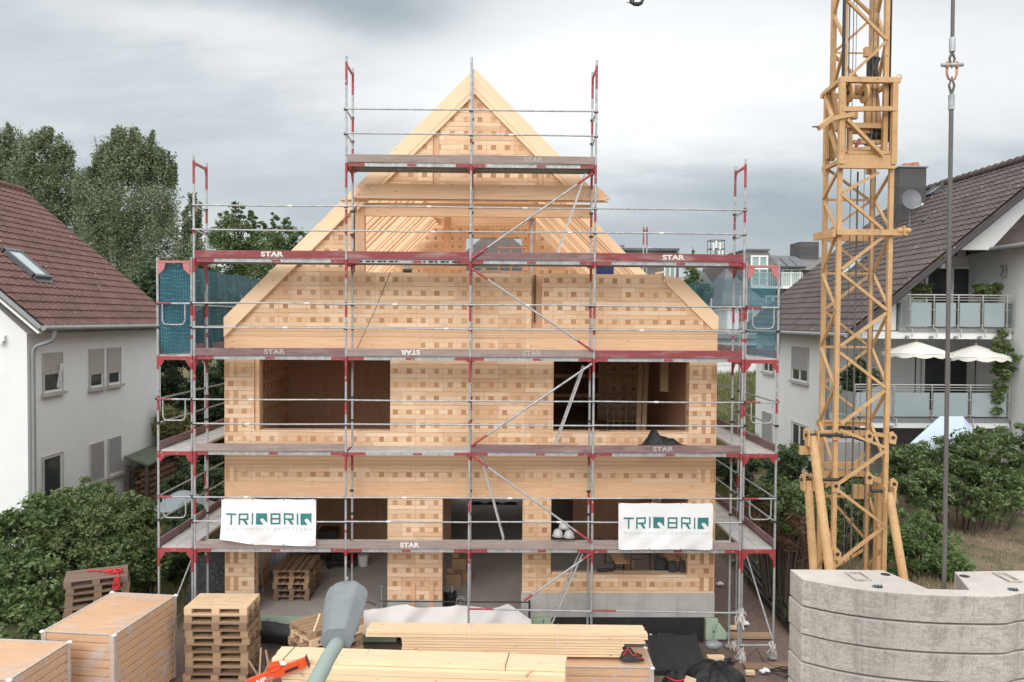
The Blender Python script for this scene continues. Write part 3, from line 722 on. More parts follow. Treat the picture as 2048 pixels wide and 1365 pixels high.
# side scaffolds seen end on
def side(x_out, x_in, label, sgn):
    root = thing('scaffold', label, 'scaffold', ((x_out+x_in)/2, 16.3, 0), 'scaffolds round the timber house')
    ys = [16.3, 18.9, 21.5, 24.1, 26.7, 29.3]
    lv = LV[:4]
    ztop = 8.22
    for j, y in enumerate(ys):
        zt = ztop if j == 0 else 7.62
        b = MB(); post(b, x_out, y, .02, zt, seed=j+30); b.build('standard', PM, root)
        b = MB(); post(b, x_in, y, .02, ztop if j == 0 else 6.3, seed=j+40); b.build('standard', PM, root)
        for l, z in enumerate(lv[:3]):
            b = MB(); b.beam((x_out, y, z-.07), (x_in, y, z-.07), .035, .075, 0)
            for x, d in ((x_out, 1), (x_in, -1)):
                d *= (1 if x_in > x_out else -1)
                b.prism([(x+d*.02, z-.10), (x+d*.125, z-.10), (x+d*.115, z-.15), (x+d*.05, z-.24), (x+d*.02, z-.25)], y-.012, y+.012, 0)
            b.build('transom', m_red, root)
    # top transom and U shaped end guards at the front frame
    y = 16.28
    b = MB(); b.beam((x_out, y, ztop-.09), (x_in, y, ztop-.09), .03, .045, 0)
    for x, d in ((x_out, 1), (x_in, -1)):
        d *= (1 if x_in > x_out else -1); b.prism([(x+d*.02, ztop-.12), (x+d*.17, ztop-.12), (x+d*.14, ztop-.25), (x+d*.02, ztop-.36)], y-.012, y+.012, 0)
    b.build('top_frame', mat('pink_red_paint', color=(.50, .17, .17), rough=.6), root)
    xa, xb = min(x_out, x_in), max(x_out, x_in)
    for l in range(3):
        z = lv[l]; b = MB(); y = 16.24
        b.tube((xa, y, z+1.04), (xb, y, z+1.04), .019, 0); b.tube((xa, y, z+1.04), (xa+.3, y, z+1.04), .0205, 1)
        b.pipe([(xa+.12, y, z+1.03), (xa+.12, y, z+.70), (xa+.15, y, z+.63), (xa+.21, y, z+.61), (xb-.20, y, z+.61), (xb-.14, y, z+.63), (xb-.11, y, z+.70), (xb-.11, y, z+1.03)], .015, 0, 8)
        b.build('end_guard', [m_galv, m_red], root)
    for l in range(3):
        z = lv[l]
        for j in range(5):
            y0, y1 = ys[j]+.03, ys[j+1]-.03
            b = MB(); 
            b.box((xa+.04, y0, z-.05), ((xa+xb)/2-.005, y1, z)); b.box(((xa+xb)/2+.005, y0, z-.05), (xb-.04, y1, z))
            dk = b.build('deck', m_deck, root)
            b = MB(); xt = x_out
            b.box((xt-.016, y0, z+.005), (xt+.016, y1, z+.16)); b.build('toe_board', m_toe_dull, dk)
            if j < 4 and l < 3:
                b = MB()
                for dz in (.55, 1.04): b.tube((x_out, y0-.03, z+dz), (x_out, y1+.03, z+dz), .018)
                b.build('guardrail', m_galv, root)
    b = MB(); y0, y1 = ys[0], ys[1]
    b.tube((x_out, ys[0], .35), (x_out, ys[1], LV[0]-.2), .02); b.build('diagonal_brace', m_galv, root)
    return root
side(-6.955, -6.27, 'scaffold along the left flank of the timber house, hung with teal netting', -1)
side(5.72, 5.05, 'scaffold along the right flank of the timber house, beside the brown soil path', 1)
b = MB(); b.tube((5.0, 16.24, .30), (5.75, 16.24, .30), .02)
one(b, 'scaffold_foot_tube', m_galv, 'short grey tube joining the scaffold feet just above the soil at right', 'tube')
# scaffold top seen behind the roof
root = thing('scaffold', 'far scaffold end, two short uprights showing above the rafters right of the gable', 'scaffold', (5.1, 29.6, 0), 'scaffolds round the timber house')
for u in (1287, 1294):
    p = at(u, 480, 29.6 if u == 1287 else 30.3); b = MB(); b.tube((p.x, p.y, .0), (p.x, p.y, at(u, 452, p.y).z), .026, 0); b.tube((p.x, p.y, at(u, 490, p.y).z), (p.x, p.y, at(u, 455, p.y).z), .028, 1); b.build('standard', PM, root)
p = at(1287, 463, 29.6); q = at(1294, 460, 30.3); b = MB(); b.beam(p, q, .04, .06); b.build('top_frame', m_red, root)
# ------------------------------------------------------------ nets
def net_mat(name, c, op):
    m = bpy.data.materials.new(name); m.use_nodes = True; n = N(m.node_tree)
    out = n.n('ShaderNodeOutputMaterial'); b = n.n('ShaderNodeBsdfPrincipled'); tr = n.n('ShaderNodeBsdfTransparent'); mx = n.n('ShaderNodeMixShader')
    p = n.pos(); s = n.sep(p)
    x = n.m('ADD', s[0], s[1])
    w1 = n.m('MULTIPLY', n.m('SINE', n.m('MULTIPLY', x, 22.)), .010)
    zz = n.m('ADD', s[2], n.m('ADD', w1, n.m('MULTIPLY', n.noise(p, 2.2, 3), .35)))
    row = n.m('LESS_THAN', n.m('FRACT', n.m('MULTIPLY', zz, 1/.085)), .16)
    colv = n.m('LESS_THAN', n.m('FRACT', n.m('MULTIPLY', n.m('ADD', x, n.m('MULTIPLY', n.noise(p, 3, 2), .05)), 1/.05)), .2)
    ln = n.m('MAXIMUM', n.m('MULTIPLY', row, n.rng(n.noise(p, 5, 3), .4, .6, .1, .8)), n.m('MULTIPLY', colv, .5))
    n.put(b.inputs['Base Color'], n.mix(ln, c, tuple(min(1, x*2.2+.06) for x in c))); b.inputs['Roughness'].default_value = .7
    n.put(mx.inputs[0], n.m('MINIMUM', n.m('ADD', op, n.m('MULTIPLY', ln, .35)), 1.)) 
    n.t.links.new(tr.outputs[0], mx.inputs[1]); n.t.links.new(b.outputs[0], mx.inputs[2]); n.t.links.new(mx.outputs[0], out.inputs[0])
    return m
m_netL = net_mat('teal_netting', (.006, .070, .098), .88)
m_netR = net_mat('pale_teal_netting', (.02, .13, .18), .33)
def net(p0, p1, z0, z1, m, label, sag=.05):
    b = MB(); p0, p1 = Vector(p0), Vector(p1); d = p1-p0; nn = Vector((d.y, -d.x)).normalized(); L = d.length
    def g(u, v):
        zt = z1-sag*math.sin(math.pi*((u*L/2.6) % 1)) ; zz = z0+(zt-z0)*v
        o = .035*math.sin(u*L*5+v*3)+.025*math.sin(u*L*11.3+v*1.7)+.02*math.sin(v*9+u*4)
        return Vector((p0.x+d.x*u+nn.x*o, p0.y+d.y*u+nn.y*o, zz))
    b.grid(g, int(L/.08)+4, 24)
    return one(b, 'safety_net', m, label, 'safety net', 'teal safety nets on the side scaffolds')
net((-6.99, 16.35), (-6.99, 29.2), 6.27, 8.16, m_netL, 'dark teal net running back along the left flank of the house')
net((-6.90, 16.33), (-6.32, 16.36), 6.27, 8.1, m_netL, 'dark teal net across the narrow front end of the left scaffold')
net((5.76, 16.35), (5.76, 29.2), 6.27, 8.16, m_netR, 'pale see-through teal net running back along the right flank of the house')
net((5.12, 16.36), (5.68, 16.33), 6.27, 8.1, m_netR, 'pale see-through teal net across the front end of the right scaffold')
# ------------------------------------------------------------ tiled roofs
def tile_roof(par, name, m, O, e, s, L, W, row=.335, tile=.30, thick=.06):
    'O eave corner, e unit along the eave, s unit up the slope; overlapping waved courses'
    O, e, s = Vector(O), Vector(e).normalized(), Vector(s).normalized(); nrm = e.cross(s)
    if nrm.z < 0: nrm = -nrm
    nu = int(L/tile*6); nr = int(W/row)
    b = MB(); vs = []; fs = []
    for j in range(nr+1):
        for k, (dv, up) in enumerate(((0, .045), (1, .012))):
            for i in range(nu+1):
                u = i/nu*L; ph = (u/tile+.5*(j % 1)) % 1
                wv = .016*math.cos(2*math.pi*ph)+.008*math.cos(4*math.pi*ph)
                vs.append(O+e*u+s*min(W, (j+dv)*row)+nrm*(wv+up))
        base = j*2*(nu+1)
        for i in range(nu):
            fs.append((base+i, base+i+1, base+nu+1+i+1, base+nu+1+i))
            if j: fs.append((base-(nu+1)+i, base-(nu+1)+i+1, base+i+1, base+i))
    b.add(vs, fs, 0, False)
    q = [O, O+e*L, O+e*L+s*W, O+s*W]
    b.add([p+nrm*.0 for p in q]+[p-nrm*thick*2 for p in q], [(0, 1, 2, 3), (7, 6, 5, 4), (0, 4, 5, 1), (1, 5, 6, 2), (2, 6, 7, 3), (3, 7, 4, 0)], 0)
    return b.build(name, m, par)
# ------------------------------------------------------------ left neighbour
LX = -12.45
hl = thing('white_house', 'white rendered house with a lichen spotted red tiled roof, behind the green bushes', 'house', (LX, 21.1, .8))
b = MB(); b.prism([(LX, .5), (LX, 6.55), (-17.6, 11.2), (-23, 6.55), (-23, .5)], 21.15, 29.4); b.build('wall', m_white, hl)
sl = Vector((-5.7, 0, 4.87)).normalized(); EO = Vector((-11.88, 20.85, 6.74))
rf = tile_roof(hl, 'roof', m_tile_red, EO, (0, 1, 0), sl, 8.95, 7.5)
sr = Vector((-sl.x, 0, sl.z)); b = MB(); b.prism([(-17.6, 11.62), (-23.4, 6.66), (-23.4, 6.5), (-17.6, 11.45)], 20.85, 29.8); b.build('roof', m_tile_red, hl)
b = MB(); b.pipe([(-17.6, 20.85, 11.66), (-17.6, 29.8, 11.66)], .11, 0, 10); b.build('ridge_tiles', m_tile_red, rf)
b = MB(); b.beam(EO+V(-.05, .03, -.17), EO+sl*7.4+V(-.05, .03, -.17), .05, .2, 0, (0, 1, 0)); b.build('barge_board', m_pvc, hl)
b = MB(); b.beam(EO+V(-.02, -.02, -.03), EO+sl*7.4+V(-.02, -.02, -.03), .1, .07, 0, (0, 1, 0)); b.build('verge_flashing', m_zinc, hl)
b = MB(); b.pipe([(-11.82, 20.8, 6.70), (-11.82, 29.8, 6.70)], .07, 0, 10); b.build('gutter', m_zinc, hl)
b = MB(); b.pipe([(-11.84, 21.35, 6.66), (-11.84, 21.35, 6.45), (-11.9, 21.34, 6.36), (-12.28, 21.3, 6.22), (-12.36, 21.28, 6.12), (-12.37, 21.28, 5.9), (-12.37, 21.28, .6)], .055, 0, 10); b.build('downpipe', m_zinc, hl)
def lwin(ya, yb, z0, z1, frac, ms, par=hl, X=LX, s=1, sill=True, tilt=False):
    'window in a wall facing +x (s=1) or -x (s=-1): frame, shutter, sill'
    b = MB(); b.box((X-.02*s, ya, z0), (X+.006*s, yb, z1), 0)
    w = b.build('window', m_glass, par)
    b = MB(); t = .065
    for q in (((ya, z0), (ya+t, z1)), ((yb-t, z0), (yb, z1)), ((ya+t, z0), (yb-t, z0+t)), ((ya+t, z1-t), (yb-t, z1))):
        b.box((X+.0062*s, q[0][0], q[0][1]), (X+.03*s, q[1][0], q[1][1]))
    if yb-ya > 1.0 and not tilt: b.box((X+.0062*s, (ya+yb)/2-.05, z0+t), (X+.028*s, (ya+yb)/2+.05, z1-t))
    if tilt:
        b.beam((X+.02*s, yb-.2, z0+.1), (X+.14*s, yb-.2, z1-.3), .06, .06)
    b.build('frame', m_pvc, w)
    if frac > 0:
        b = MB(); b.box((X+.0305*s, ya+.01, z1-(z1-z0)*frac), (X+.05*s, yb-.01, z1)); b.build('roller_shutter', ms, w)
    b = MB(); t = .05
    t = .022
    for q in (((ya-t, z0-.0), (ya, z1+t)), ((yb, z0), (yb+t, z1+t)), ((ya, z1), (yb, z1+t))): b.box((X+.001*s, q[0][0], q[0][1]), (X+.056*s, q[1][0], q[1][1]))
    b.build('reveal', m_sill, w)
    if sill:
        b = MB(); b.box((X+.001*s, ya-.08, z0-.09), (X+.13*s, yb+.1, z0-.005)); b.build('window_sill', m_sill, w)
def yat(u, X): return X*1593/(u-1000)
lwin(yat(92, LX), yat(129, LX), 4.90, 5.98, .53, m_shut, tilt=True)
lwin(yat(184, LX), yat(210, LX), 4.83, 6.0, .65, m_shut)
lwin(yat(220, LX), yat(244, LX), 4.83, 6.0, .68, m_shut)
lwin(yat(90, LX), yat(128, LX), 1.9, 3.15, .0, m_shut, sill=False)
lwin(yat(184, LX), yat(209, LX), 1.95, 3.1, 1.0, m_shut_g)
lwin(yat(220, LX), yat(243, LX), 1.95, 3.1, .95, m_shut_g)
b = MB(); b.box((-13.15, 21.05, 6.35), (-12.98, 21.149, 6.5)); b.box((-13.12, 21.0, 6.28), (-13.0, 21.049, 6.36)); b.build('wall_lamp', m_pvc, hl)
def roofpoint(u, v, O, nrm):
    d = (at(u, v, 10)-cam.location); t = (Vector(O)-cam.location).dot(nrm)/d.dot(nrm); return cam.location+d*t
def skylight(par, O, e, s, c, w, h, m_g=None):
    e, s = Vector(e), Vector(s).normalized(); nrm = e.cross(s); nrm = nrm if nrm.z > 0 else -nrm; c = Vector(c)+nrm*.08
    b = MB()
    for a0, a1 in (((-w/2, -h/2), (-w/2, h/2)), ((w/2, -h/2), (w/2, h/2))): b.beam(c+e*a0[0]+s*a0[1], c+e*a1[0]+s*a1[1], .09, .14, 0, nrm)
    for k in (-1, 1): b.beam(c+s*(k*h/2)-e*(w/2+.045), c+s*(k*h/2)+e*(w/2+.045), .10, .15, 0, nrm)
    b.beam(c-s*(h/2+.12)-e*(w/2+.06)-nrm*.04, c-s*(h/2+.12)+e*(w/2+.06)-nrm*.04, .16, .03, 0, nrm)
    f = b.build('skylight', m_dark_frame, par)
    b = MB(); q = [c-e*w/2-s*h/2, c+e*w/2-s*h/2, c+e*w/2+s*h/2, c-e*w/2+s*h/2]; b.add([p+nrm*.04 for p in q]+[p-nrm*.01 for p in q], [(0, 1, 2, 3), (7, 6, 5, 4), (0, 4, 5, 1), (1, 5, 6, 2), (2, 6, 7, 3), (3, 7, 4, 0)])
    b.build('pane', m_g or m_sky_glass, f)
m_dark_frame = mat('grey_roof_window_frame', color=(.10, .105, .11), rough=.45)
m_sky_glass = mat('roof_window_glass', lambda n: n.mix(n.noise(n.pos(), 2, 3), (.35, .42, .42), (.5, .56, .55)), rough=.15)
nL = Vector((0, 1, 0)).cross(sl); nL = nL if nL.z > 0 else -nL
cc = roofpoint(50, 533, EO, nL); skylight(hl, EO, (0, 1, 0), sl, cc, .72, 1.15)
# ------------------------------------------------------------ right neighbour
RX = 11.2
hr = thing('white_house', 'white house with brown tiled roof, slate chimney and two glass fronted balconies, behind the crane', 'house', (RX, 27, 1.2))
s2 = Vector((6.9, 0, 5.75)).normalized(); EO2 = Vector((10.6, 24.1, 6.66))
b = MB(); b.prism([(RX, .8), (RX, 6.9), (17.5, 12.0), (25, 6.9), (25, .8)], 27.0, 34.6); b.build('wall', m_white, hr)
r2 = tile_roof(hr, 'roof', m_tile_brown, EO2, (0, 1, 0), s2, 10.9, 9.0)
b = MB(); b.prism([(17.5, 12.46), (25, 6.3), (25, 6.1), (17.5, 12.26)], 24.1, 35.0); b.build('roof', m_tile_brown, hr)
b = MB(); b.pipe([(17.5, 24.1, 12.50), (17.5, 35.0, 12.50)], .12, 0, 10)
for k in range(28): b.tube((17.5, 24.1+k*.39, 12.51), (17.5, 24.16+k*.39, 12.51), .14, 0, 10)
b.build('ridge_tiles', m_tile_brown, r2)
m_verge = mat('dark_verge_board', color=(.055, .05, .055), rough=.6)
b = MB(); b.beam(EO2+V(.02, -.03, -.12)+V(0, 0, 0), EO2+s2*9+V(.02, -.03, -.12), .06, .30, 0, (0, 1, 0)); b.build('verge_board', m_verge, hr)
b = MB(); b.add([EO2+V(0, 0, -.27), EO2+V(0, .4, -.27), EO2+s2*9+V(0, .4, -.27), EO2+s2*9+V(0, 0, -.27)], [(0, 1, 2, 3)]); b.build('soffit', m_verge, hr)
b = MB(); b.pipe([(10.53, 24.05, 6.60), (10.53, 35.0, 6.60)], .075, 0, 10); b.build('gutter', m_zinc, hr)
b = MB(); b.pipe([(11.15, 26.9, 6.5), (11.15, 26.9, 1.0)], .06, 0, 10); b.build('downpipe', m_zinc, hr)
b = MB(); b.pipe([(12.25, 26.2, 6.3), (12.25, 26.2, 3.9)], .05, 0, 10); b.build('downpipe', m_pvc, hr)
# gable front panel above the loggia, the shoulder left of the balcony, slabs
GP = 24.62
def under(x): return EO2.z+(x-EO2.x)*s2.z/s2.x-.2
b = MB(); b.prism([(14.0, 9.28), (20, 9.28), (20, under(17.5)), (17.5, under(17.5)), (14.0, under(14.0))], GP, GP+.25); b.build('gable_panel', m_white, hr)
b = MB(); b.prism([(11.1, 6.76), (12.33, 6.76), (12.33, under(12.33)), (11.1, under(11.1))], GP, GP+2.37); b.build('side_panel', m_white, hr)
b = MB(); b.box((10.75, GP-.1, 6.50), (15.9, 26.99, 6.72)); b.build('balcony_slab', m_white, hr)
b = MB(); b.box((12.35, GP-.16, 6.721), (15.95, GP+.1, 6.86)); b.build('balcony_edge', m_zinc, hr)
b = MB(); b.box((11.2, GP-.1, 3.72), (15.9, 26.99, 3.92)); b.build('balcony_slab', m_white, hr)
b = MB(); b.box((11.2, GP-.16, 3.921), (15.95, GP+.1, 4.05)); b.build('balcony_edge', m_zinc, hr)
b = MB(); b.box((11.25, 26.9, 1.2), (16, 26.99, 3.7)); b.build('patio_wall', m_grey_render, hr)
# right wing with its own little roof
b = MB(); b.box((15.95, 23.2, .8), (21, 27, 9.35)); b.build('wing', m_white, hr)
b = MB()
q = [(15.3, 22.9, 9.35), (21, 22.9, 9.35), (21, 24.7, 11.2), (17.0, 24.7, 11.2), (15.3, 24.7, 9.35)]
b.add([q[0], q[1], q[2], q[3], q[4], (15.3, 22.9, 9.22), (21, 22.9, 9.22), (15.3, 24.7, 9.22)], [(0, 1, 2, 3), (0, 3, 4), (5, 0, 4, 7), (5, 6, 1, 0)]); b.build('wing_roof', m_tile_brown, hr)
b = MB(); b.pipe([(15.25, 22.85, 9.30), (21, 22.85, 9.30)], .07, 0, 8); b.pipe([(15.25, 22.85, 9.30), (15.25, 24.6, 9.30)], .07, 0, 8); b.build('wing_gutter', m_zinc, hr)
# balcony railings
def railing(x0, x1, z, nposts, label):
    root = thing('balcony_railing', label, 'railing', ((x0+x1)/2, GP-.2, z), 'steel and frosted glass balcony railings')
    b = MB(); y = GP-.25
    for dz, r in ((1.06, .024), (.98, .012), (.90, .012)): b.tube((x0, y, z+dz), (x1, y, z+dz), r, 0, 8)
    b.build('handrail', m_steel, root)
    step = (x1-x0)/nposts
    for k in range(nposts+1 if nposts < 5 else nposts):
        x = x0+.22+k*(x1-x0-.44)/(nposts-1) if nposts >= 5 else x0+k*(x1-x0)/nposts
        b = MB(); b.pipe([(x, y-.03, z+1.05), (x, y-.03, z+.03), (x+.10, y-.03, z+.0), (x+.10, y-.03, z-.24)], .022, 0, 8)
        b.tube((x-.09, y-.03, z+.60), (x+.09, y-.03, z+.60), .012, 0, 6); b.tube((x-.09, y-.03, z+.12), (x+.09, y-.03, z+.12), .012, 0, 6)
        b.tube((x-.02, y, z-.25), (x-.02, y+.1, z-.25), .05, 1, 8); b.build('post', [m_steel, m_zinc], root)
    k = nposts-1 if nposts >= 5 else nposts
    for i in range(k):
        xa = x0+(.22+i*(x1-x0-.44)/k+.06 if nposts >= 5 else i*(x1-x0)/k+.06); xb = xa+((x1-x0-.44)/k if nposts >= 5 else (x1-x0)/k)-.12
        b = MB(); b.box((xa, y-.006, z+.08), (xb, y+.006, z+.82)); b.build('glass_panel', m_frost, root)
    for xe in (x0, x1):
        b = MB(); b.box((xe-.006, y+.03, z+.08), (xe+.006, y+2.0, z+.82)); b.build('glass_panel', m_frost, root)
    return root
railing(12.38, 15.85, 6.80, 5, 'steel and frosted glass railing of the top balcony, just below the swallows')
railing(10.5+.45, 15.75, 4.02, 4, 'steel and frosted glass railing of the lower balcony, under the white parasols')
def fdoor(x0, x1, z0, z1, Y=26.97, n=2):
    b = MB(); b.box((x0, Y-.03, z0), (x1, Y, z1)); w = b.build('balcony_door', m_glass, hr)
    b = MB(); t = .09; W = x1-x0
    b.box((x0, Y-.08, z1-t), (x1, Y-.031, z1)); b.box((x0, Y-.08, z0), (x1, Y-.031, z0+t))
    for k in range(n+1):
        x = x0+(W-t)*k/n; b.box((x, Y-.08, z0+t), (x+t, Y-.031, z1-t))
    b.build('frame', m_pvc, w)
fdoor(14.45, 16.3, 6.73, 8.93); fdoor(14.4, 16.25, 3.93, 5.95)
# left wall windows
lwin(yat(1622, RX), yat(1590, RX), 4.78, 6.05, .66, m_shut_g, hr, RX, -1)
lwin(yat(1622, RX), yat(1592, RX), 1.9, 3.2, 0, m_shut_g, hr, RX, -1)
lwin(yat(1552, RX), yat(1532, RX), 1.95, 3.2, 1, m_shut_g, hr, RX, -1)
lwin(yat(1552, RX), yat(1532, RX), 4.9, 6.0, .6, m_shut_g, hr, RX, -1)
# chimney, dish, skylights
def z2(x): return EO2.z+(x-EO2.x)*s2.z/s2.x
b = MB(); b.box((15.55, 31.0, z2(15.5)-.2), (16.6, 31.7, 13.05)); ch = b.build('chimney', m_slate_dark, r2)
b = MB(); b.box((15.5, 30.93, 13.051), (16.65, 31.77, 13.11)); b.build('chimney_cap', m_zinc, r2)
b = MB(); b.tube((16.0, 31.35, 13.13), (16.0, 31.35, 13.26), .2, 0, 14, .17); b.tube((16.32, 31.35, 13.13), (16.32, 31.35, 13.3), .17, 0, 14, .15); b.build('chimney_pot', mat('clay_pot', color=(.40, .17, .10), rough=.8), r2)
n2 = Vector((0, 1, 0)).cross(s2); n2 = n2 if n2.z > 0 else -n2
for (u, v), w_, h_ in (((1876, 380), .6, .9), ((1704, 540), .6, 1.15), ((1808, 512), .5, .8)):
    if u == 1808: continue
    skylight(hr, EO2, (0, 1, 0), s2, roofpoint(u, v, EO2, n2), w_, h_, m_glass if u == 1876 else None)
dish = thing('satellite_dish', 'grey satellite dish on the brown roof just below the slate chimney', 'satellite dish', (15.25, 29.6, 10.8))
b = MB(); dn = Vector((-.15, -1, .25)).normalized(); dc = Vector((15.22, 29.45, 11.55)); da = dn.cross(V(0, 0, 1)).normalized(); db = da.cross(dn)
b.grid(lambda u, v: dc+(da*math.cos(u*6.2832)*.34+db*math.sin(u*6.2832)*.39)*v+dn*(.07*v*v), 24, 5); b.build('reflector', mat('dish_grey', color=(.13, .135, .15), rough=.4), dish)
b = MB(); b.pipe([(15.3, 29.7, 10.6), (15.3, 29.62, 11.5), (15.22, 29.5, 11.55)], .025, 0, 8); b.build('mast', m_zinc, dish)
b = MB(); b.pipe([dc-db*-.0+V(0, -.02, -.33), dc+V(.2, -.4, -.25)], .015, 0, 6); b.ball(dc+V(.2, -.42, -.23), .05); b.build('feed_arm', m_pvc, dish)
b = MB(); pv = roofpoint(1852, 443, EO2, n2); b.beam(pv+V(-.1, 0, .0), pv+V(.15, 0, .22), .2, .08); b.build('roof_vent', m_dark_frame, r2)
# swallows, lamp, hanging basket
for u, s_ in ((1912, 1), (1937, -1)):
    c = at(u, 507, 26.90); b = MB()
    b.prism([(c.x-.13*s_, c.z+.06), (c.x-.02*s_, c.z+.03), (c.x+.02*s_, c.z+.11), (c.x+.06*s_, c.z+.02), (c.x+.03*s_, c.z-.05), (c.x+.1*s_, c.z-.13), (c.x-.02*s_, c.z-.05)], 26.93, 26.96)
    one(b, 'wall_swallow', m_dark, 'black metal swallow on the white wall above the balcony door, '+('left one' if s_ > 0 else 'right one'), 'wall ornament', 'swallow ornaments')
c = at(1993, 540, 24.6); c = V(15.93, 24.9, c.z); b = MB(); b.box((c.x-.10, c.y-.05, c.z-.17), (c.x, c.y+.05, c.z+.17)); b.box((c.x-.16, c.y-.05, c.z+.1), (c.x-.101, c.y+.05, c.z+.17)); b.box((c.x-.16, c.y-.05, c.z-.17), (c.x-.101, c.y+.05, c.z-.1)); b.build('wall_lamp', m_zinc, hr)
# parasols
m_canvas = mat('cream_canvas', color=(.80, .78, .72), rough=.8)
def parasol(cx, cy, zt, r, label):
    root = thing('parasol', label, 'parasol', (cx, cy, 3.93), 'white parasols on the lower balcony')
    b = MB(); n_ = 32
    def g(u, v):
        a = u*2*math.pi; k = abs(math.cos(a*4)); rr = r*v*(1-.04*(1-k)*v); return Vector((cx+rr*math.cos(a), cy+rr*math.sin(a), zt-.36*v**1.08-.012*(1-k)*v))
    b.grid(g, 64, 8)
    def h(u, v):
        a = u*2*math.pi; k = abs(math.sin(a*6)); rr = r*(1-.04*(1-abs(math.cos(a*4)))); return Vector((cx+rr*math.cos(a), cy+rr*math.sin(a), zt-.36-.012-v*(.07+.06*k)))
    b.grid(h, 96, 2); b.build('canopy', m_canvas, root)
    b = MB(); b.tube((cx, cy, 3.93), (cx, cy, zt), .022); b.build('pole', m_dark, root)
    b = MB(); b.tube((cx, cy, zt-.02), (cx, cy, zt+.05), .02); b.build('finial', m_canvas, root)
parasol(at(1832, 690, 24.75).x, 24.75, at(1832, 683, 24.75).z, 1.05, 'white scalloped parasol over the lower balcony, nearer the crane')
parasol(at(1952, 690, 24.8).x, 24.8, at(1952, 690, 24.8).z, .98, 'white scalloped parasol over the lower balcony, beside the climbing plant')
# blue grey garden sail
b = MB(); P0, P1, P2, P3 = at(1800, 905, 22.8), at(1880, 833, 23.5), at(1926, 833, 23.6), at(1935, 900, 22.9)
P4 = at(1946, 858, 23.1)
def sail(u, v):
    a = P0.lerp(P3, u); c_ = P1.lerp(P2, u); c_ = a.lerp(c_, v); c_.z += .10*math.sin(math.pi*v)*math.sin(math.pi*u); c_.x += .12*u*math.sin(v*math.pi); return c_
b.grid(sail, 14, 12); b.grid(lambda u, v: P3.lerp(P4, v).lerp(P2.lerp(P4, v*.6), u), 4, 4)
b.tube(V(13.2, 23.6, 1.2), V(13.2, 23.6, 4.0), .03, 1)
one(b, 'garden_sail', [mat('pale_blue_cloth', color=(.50, .58, .68), rough=.7), m_zinc], 'pale blue cloth sail among the bushes below the lower balcony', 'sun sail')
# ------------------------------------------------------------ far buildings
def farwin(par, cx, Y, z0, w, h, n=2):
    b = MB(); b.box((cx-w/2, Y-.06, z0), (cx+w/2, Y-.01, z0+h)); wn = b.build('window', m_curtain, par)
    b = MB(); t = .12
    for k in range(n+1): x = cx-w/2+(w-t)*k/n; b.box((x, Y-.12, z0), (x+t, Y-.061, z0+h))
    b.box((cx-w/2, Y-.13, z0+h), (cx+w/2, Y-.061, z0+h+t)); b.box((cx-w/2, Y-.13, z0-t), (cx+w/2, Y-.061, z0)); b.build('frame', m_pvc, wn)
m_curtain = mat('curtained_glass', lambda n: n.mix(n.noise(n.mapv(n.pos(), (6, 6, .3)), 1, 2), (.16, .24, .23), (.38, .48, .46)), rough=.3)
def P55(u, v, Y=55): return at(u, v, Y)
Yb = 55.
fb = thing('apartment_building', 'grey slate clad apartment building with skylights and balcony, behind the brown roof', 'building', (20, Yb, 2.5))
def sq(u0, v0, u1, v1, Y0, Y1, m, nm, par=fb):
    p, q = at(u0, v0, Y0), at(u1, v1, Y0); b = MB(); b.box((p.x, Y0, q.z), (q.x, Y1, p.z)); return b.build(nm, m, par)
sq(1487, 660, 1760, 1000, Yb, Yb+12, m_white, 'wall')
b = MB(); pts = [at(u, v, Yb-.2) for u, v in ((1486, 650), (1487, 520), (1493, 500), (1535, 502), (1560, 540), (1640, 540), (1760, 540), (1760, 650))]
b.prism([(p.x, p.z) for p in pts], Yb-.2, Yb+11); b.build('slate_storey', m_slate, fb)
b = MB(); p0, p1, p2, p3 = at(1537, 500, Yb-.1), at(1760, 508, Yb-.1), at(1760, 541, Yb-.5), at(1562, 541, Yb-.5)
b.add([p0+V(0, 4, 0), p1+V(0, 4, 0), p2+V(0, -.3, 0), p3+V(0, -.3, 0), p0+V(0, 10, -2), p1+V(0, 10, -2)], [(3, 2, 1, 0), (0, 1, 5, 4)]); b.build('mansard_roof', m_slate, fb)
sq(1491, 498, 1540, 502, Yb-.3, Yb+3.9, m_slate2, 'roof_edge'); sq(1600, 484, 1637, 535, Yb+3, Yb+5, m_slate_dark, 'chimney')
for u in (1560, 1580, 1599):
    p = at(u, 523, Yb-.6); b = MB(); q = [V(p.x-.1, p.y, p.z-.35), V(p.x+.5, p.y, p.z-.35), V(p.x+.3, p.y+1.2, p.z+.35), V(p.x-.3, p.y+1.2, p.z+.35)]; b.add(q+[a+V(0, .1, -.1) for a in q], [(0, 1, 2, 3), (7, 6, 5, 4), (0, 4, 5, 1), (1, 5, 6, 2), (2, 6, 7, 3), (3, 7, 4, 0)]); b.build('solar_panel', m_dark_frame, fb)
for u, v0, v1, w_ in ((1518, 515, 531, 1.2), (1518, 540, 570, 1.2), (1582, 537, 572, 1.35), (1545, 595, 640, 1.1), (1512, 600, 650, 1.0)):
    p, q = at(u, v0, Yb-.2), at(u, v1, Yb-.2); farwin(fb, p.x, Yb-.2, q.z, w_, p.z-q.z)
p, q = at(1499, 573, Yb-1), at(1600, 573, Yb-1); b = MB(); b.box((p.x, Yb-1.4, p.z-.15), (q.x, Yb-.21, p.z)); b.tube((p.x, Yb-1.4, p.z+.9), (q.x, Yb-1.4, p.z+.9), .03)
for k in range(30): x = p.x+(q.x-p.x)*k/29; b.tube((x, Yb-1.4, p.z), (x, Yb-1.4, p.z+.9), .02, 0, 5)
b.build('balcony', m_pvc, fb)
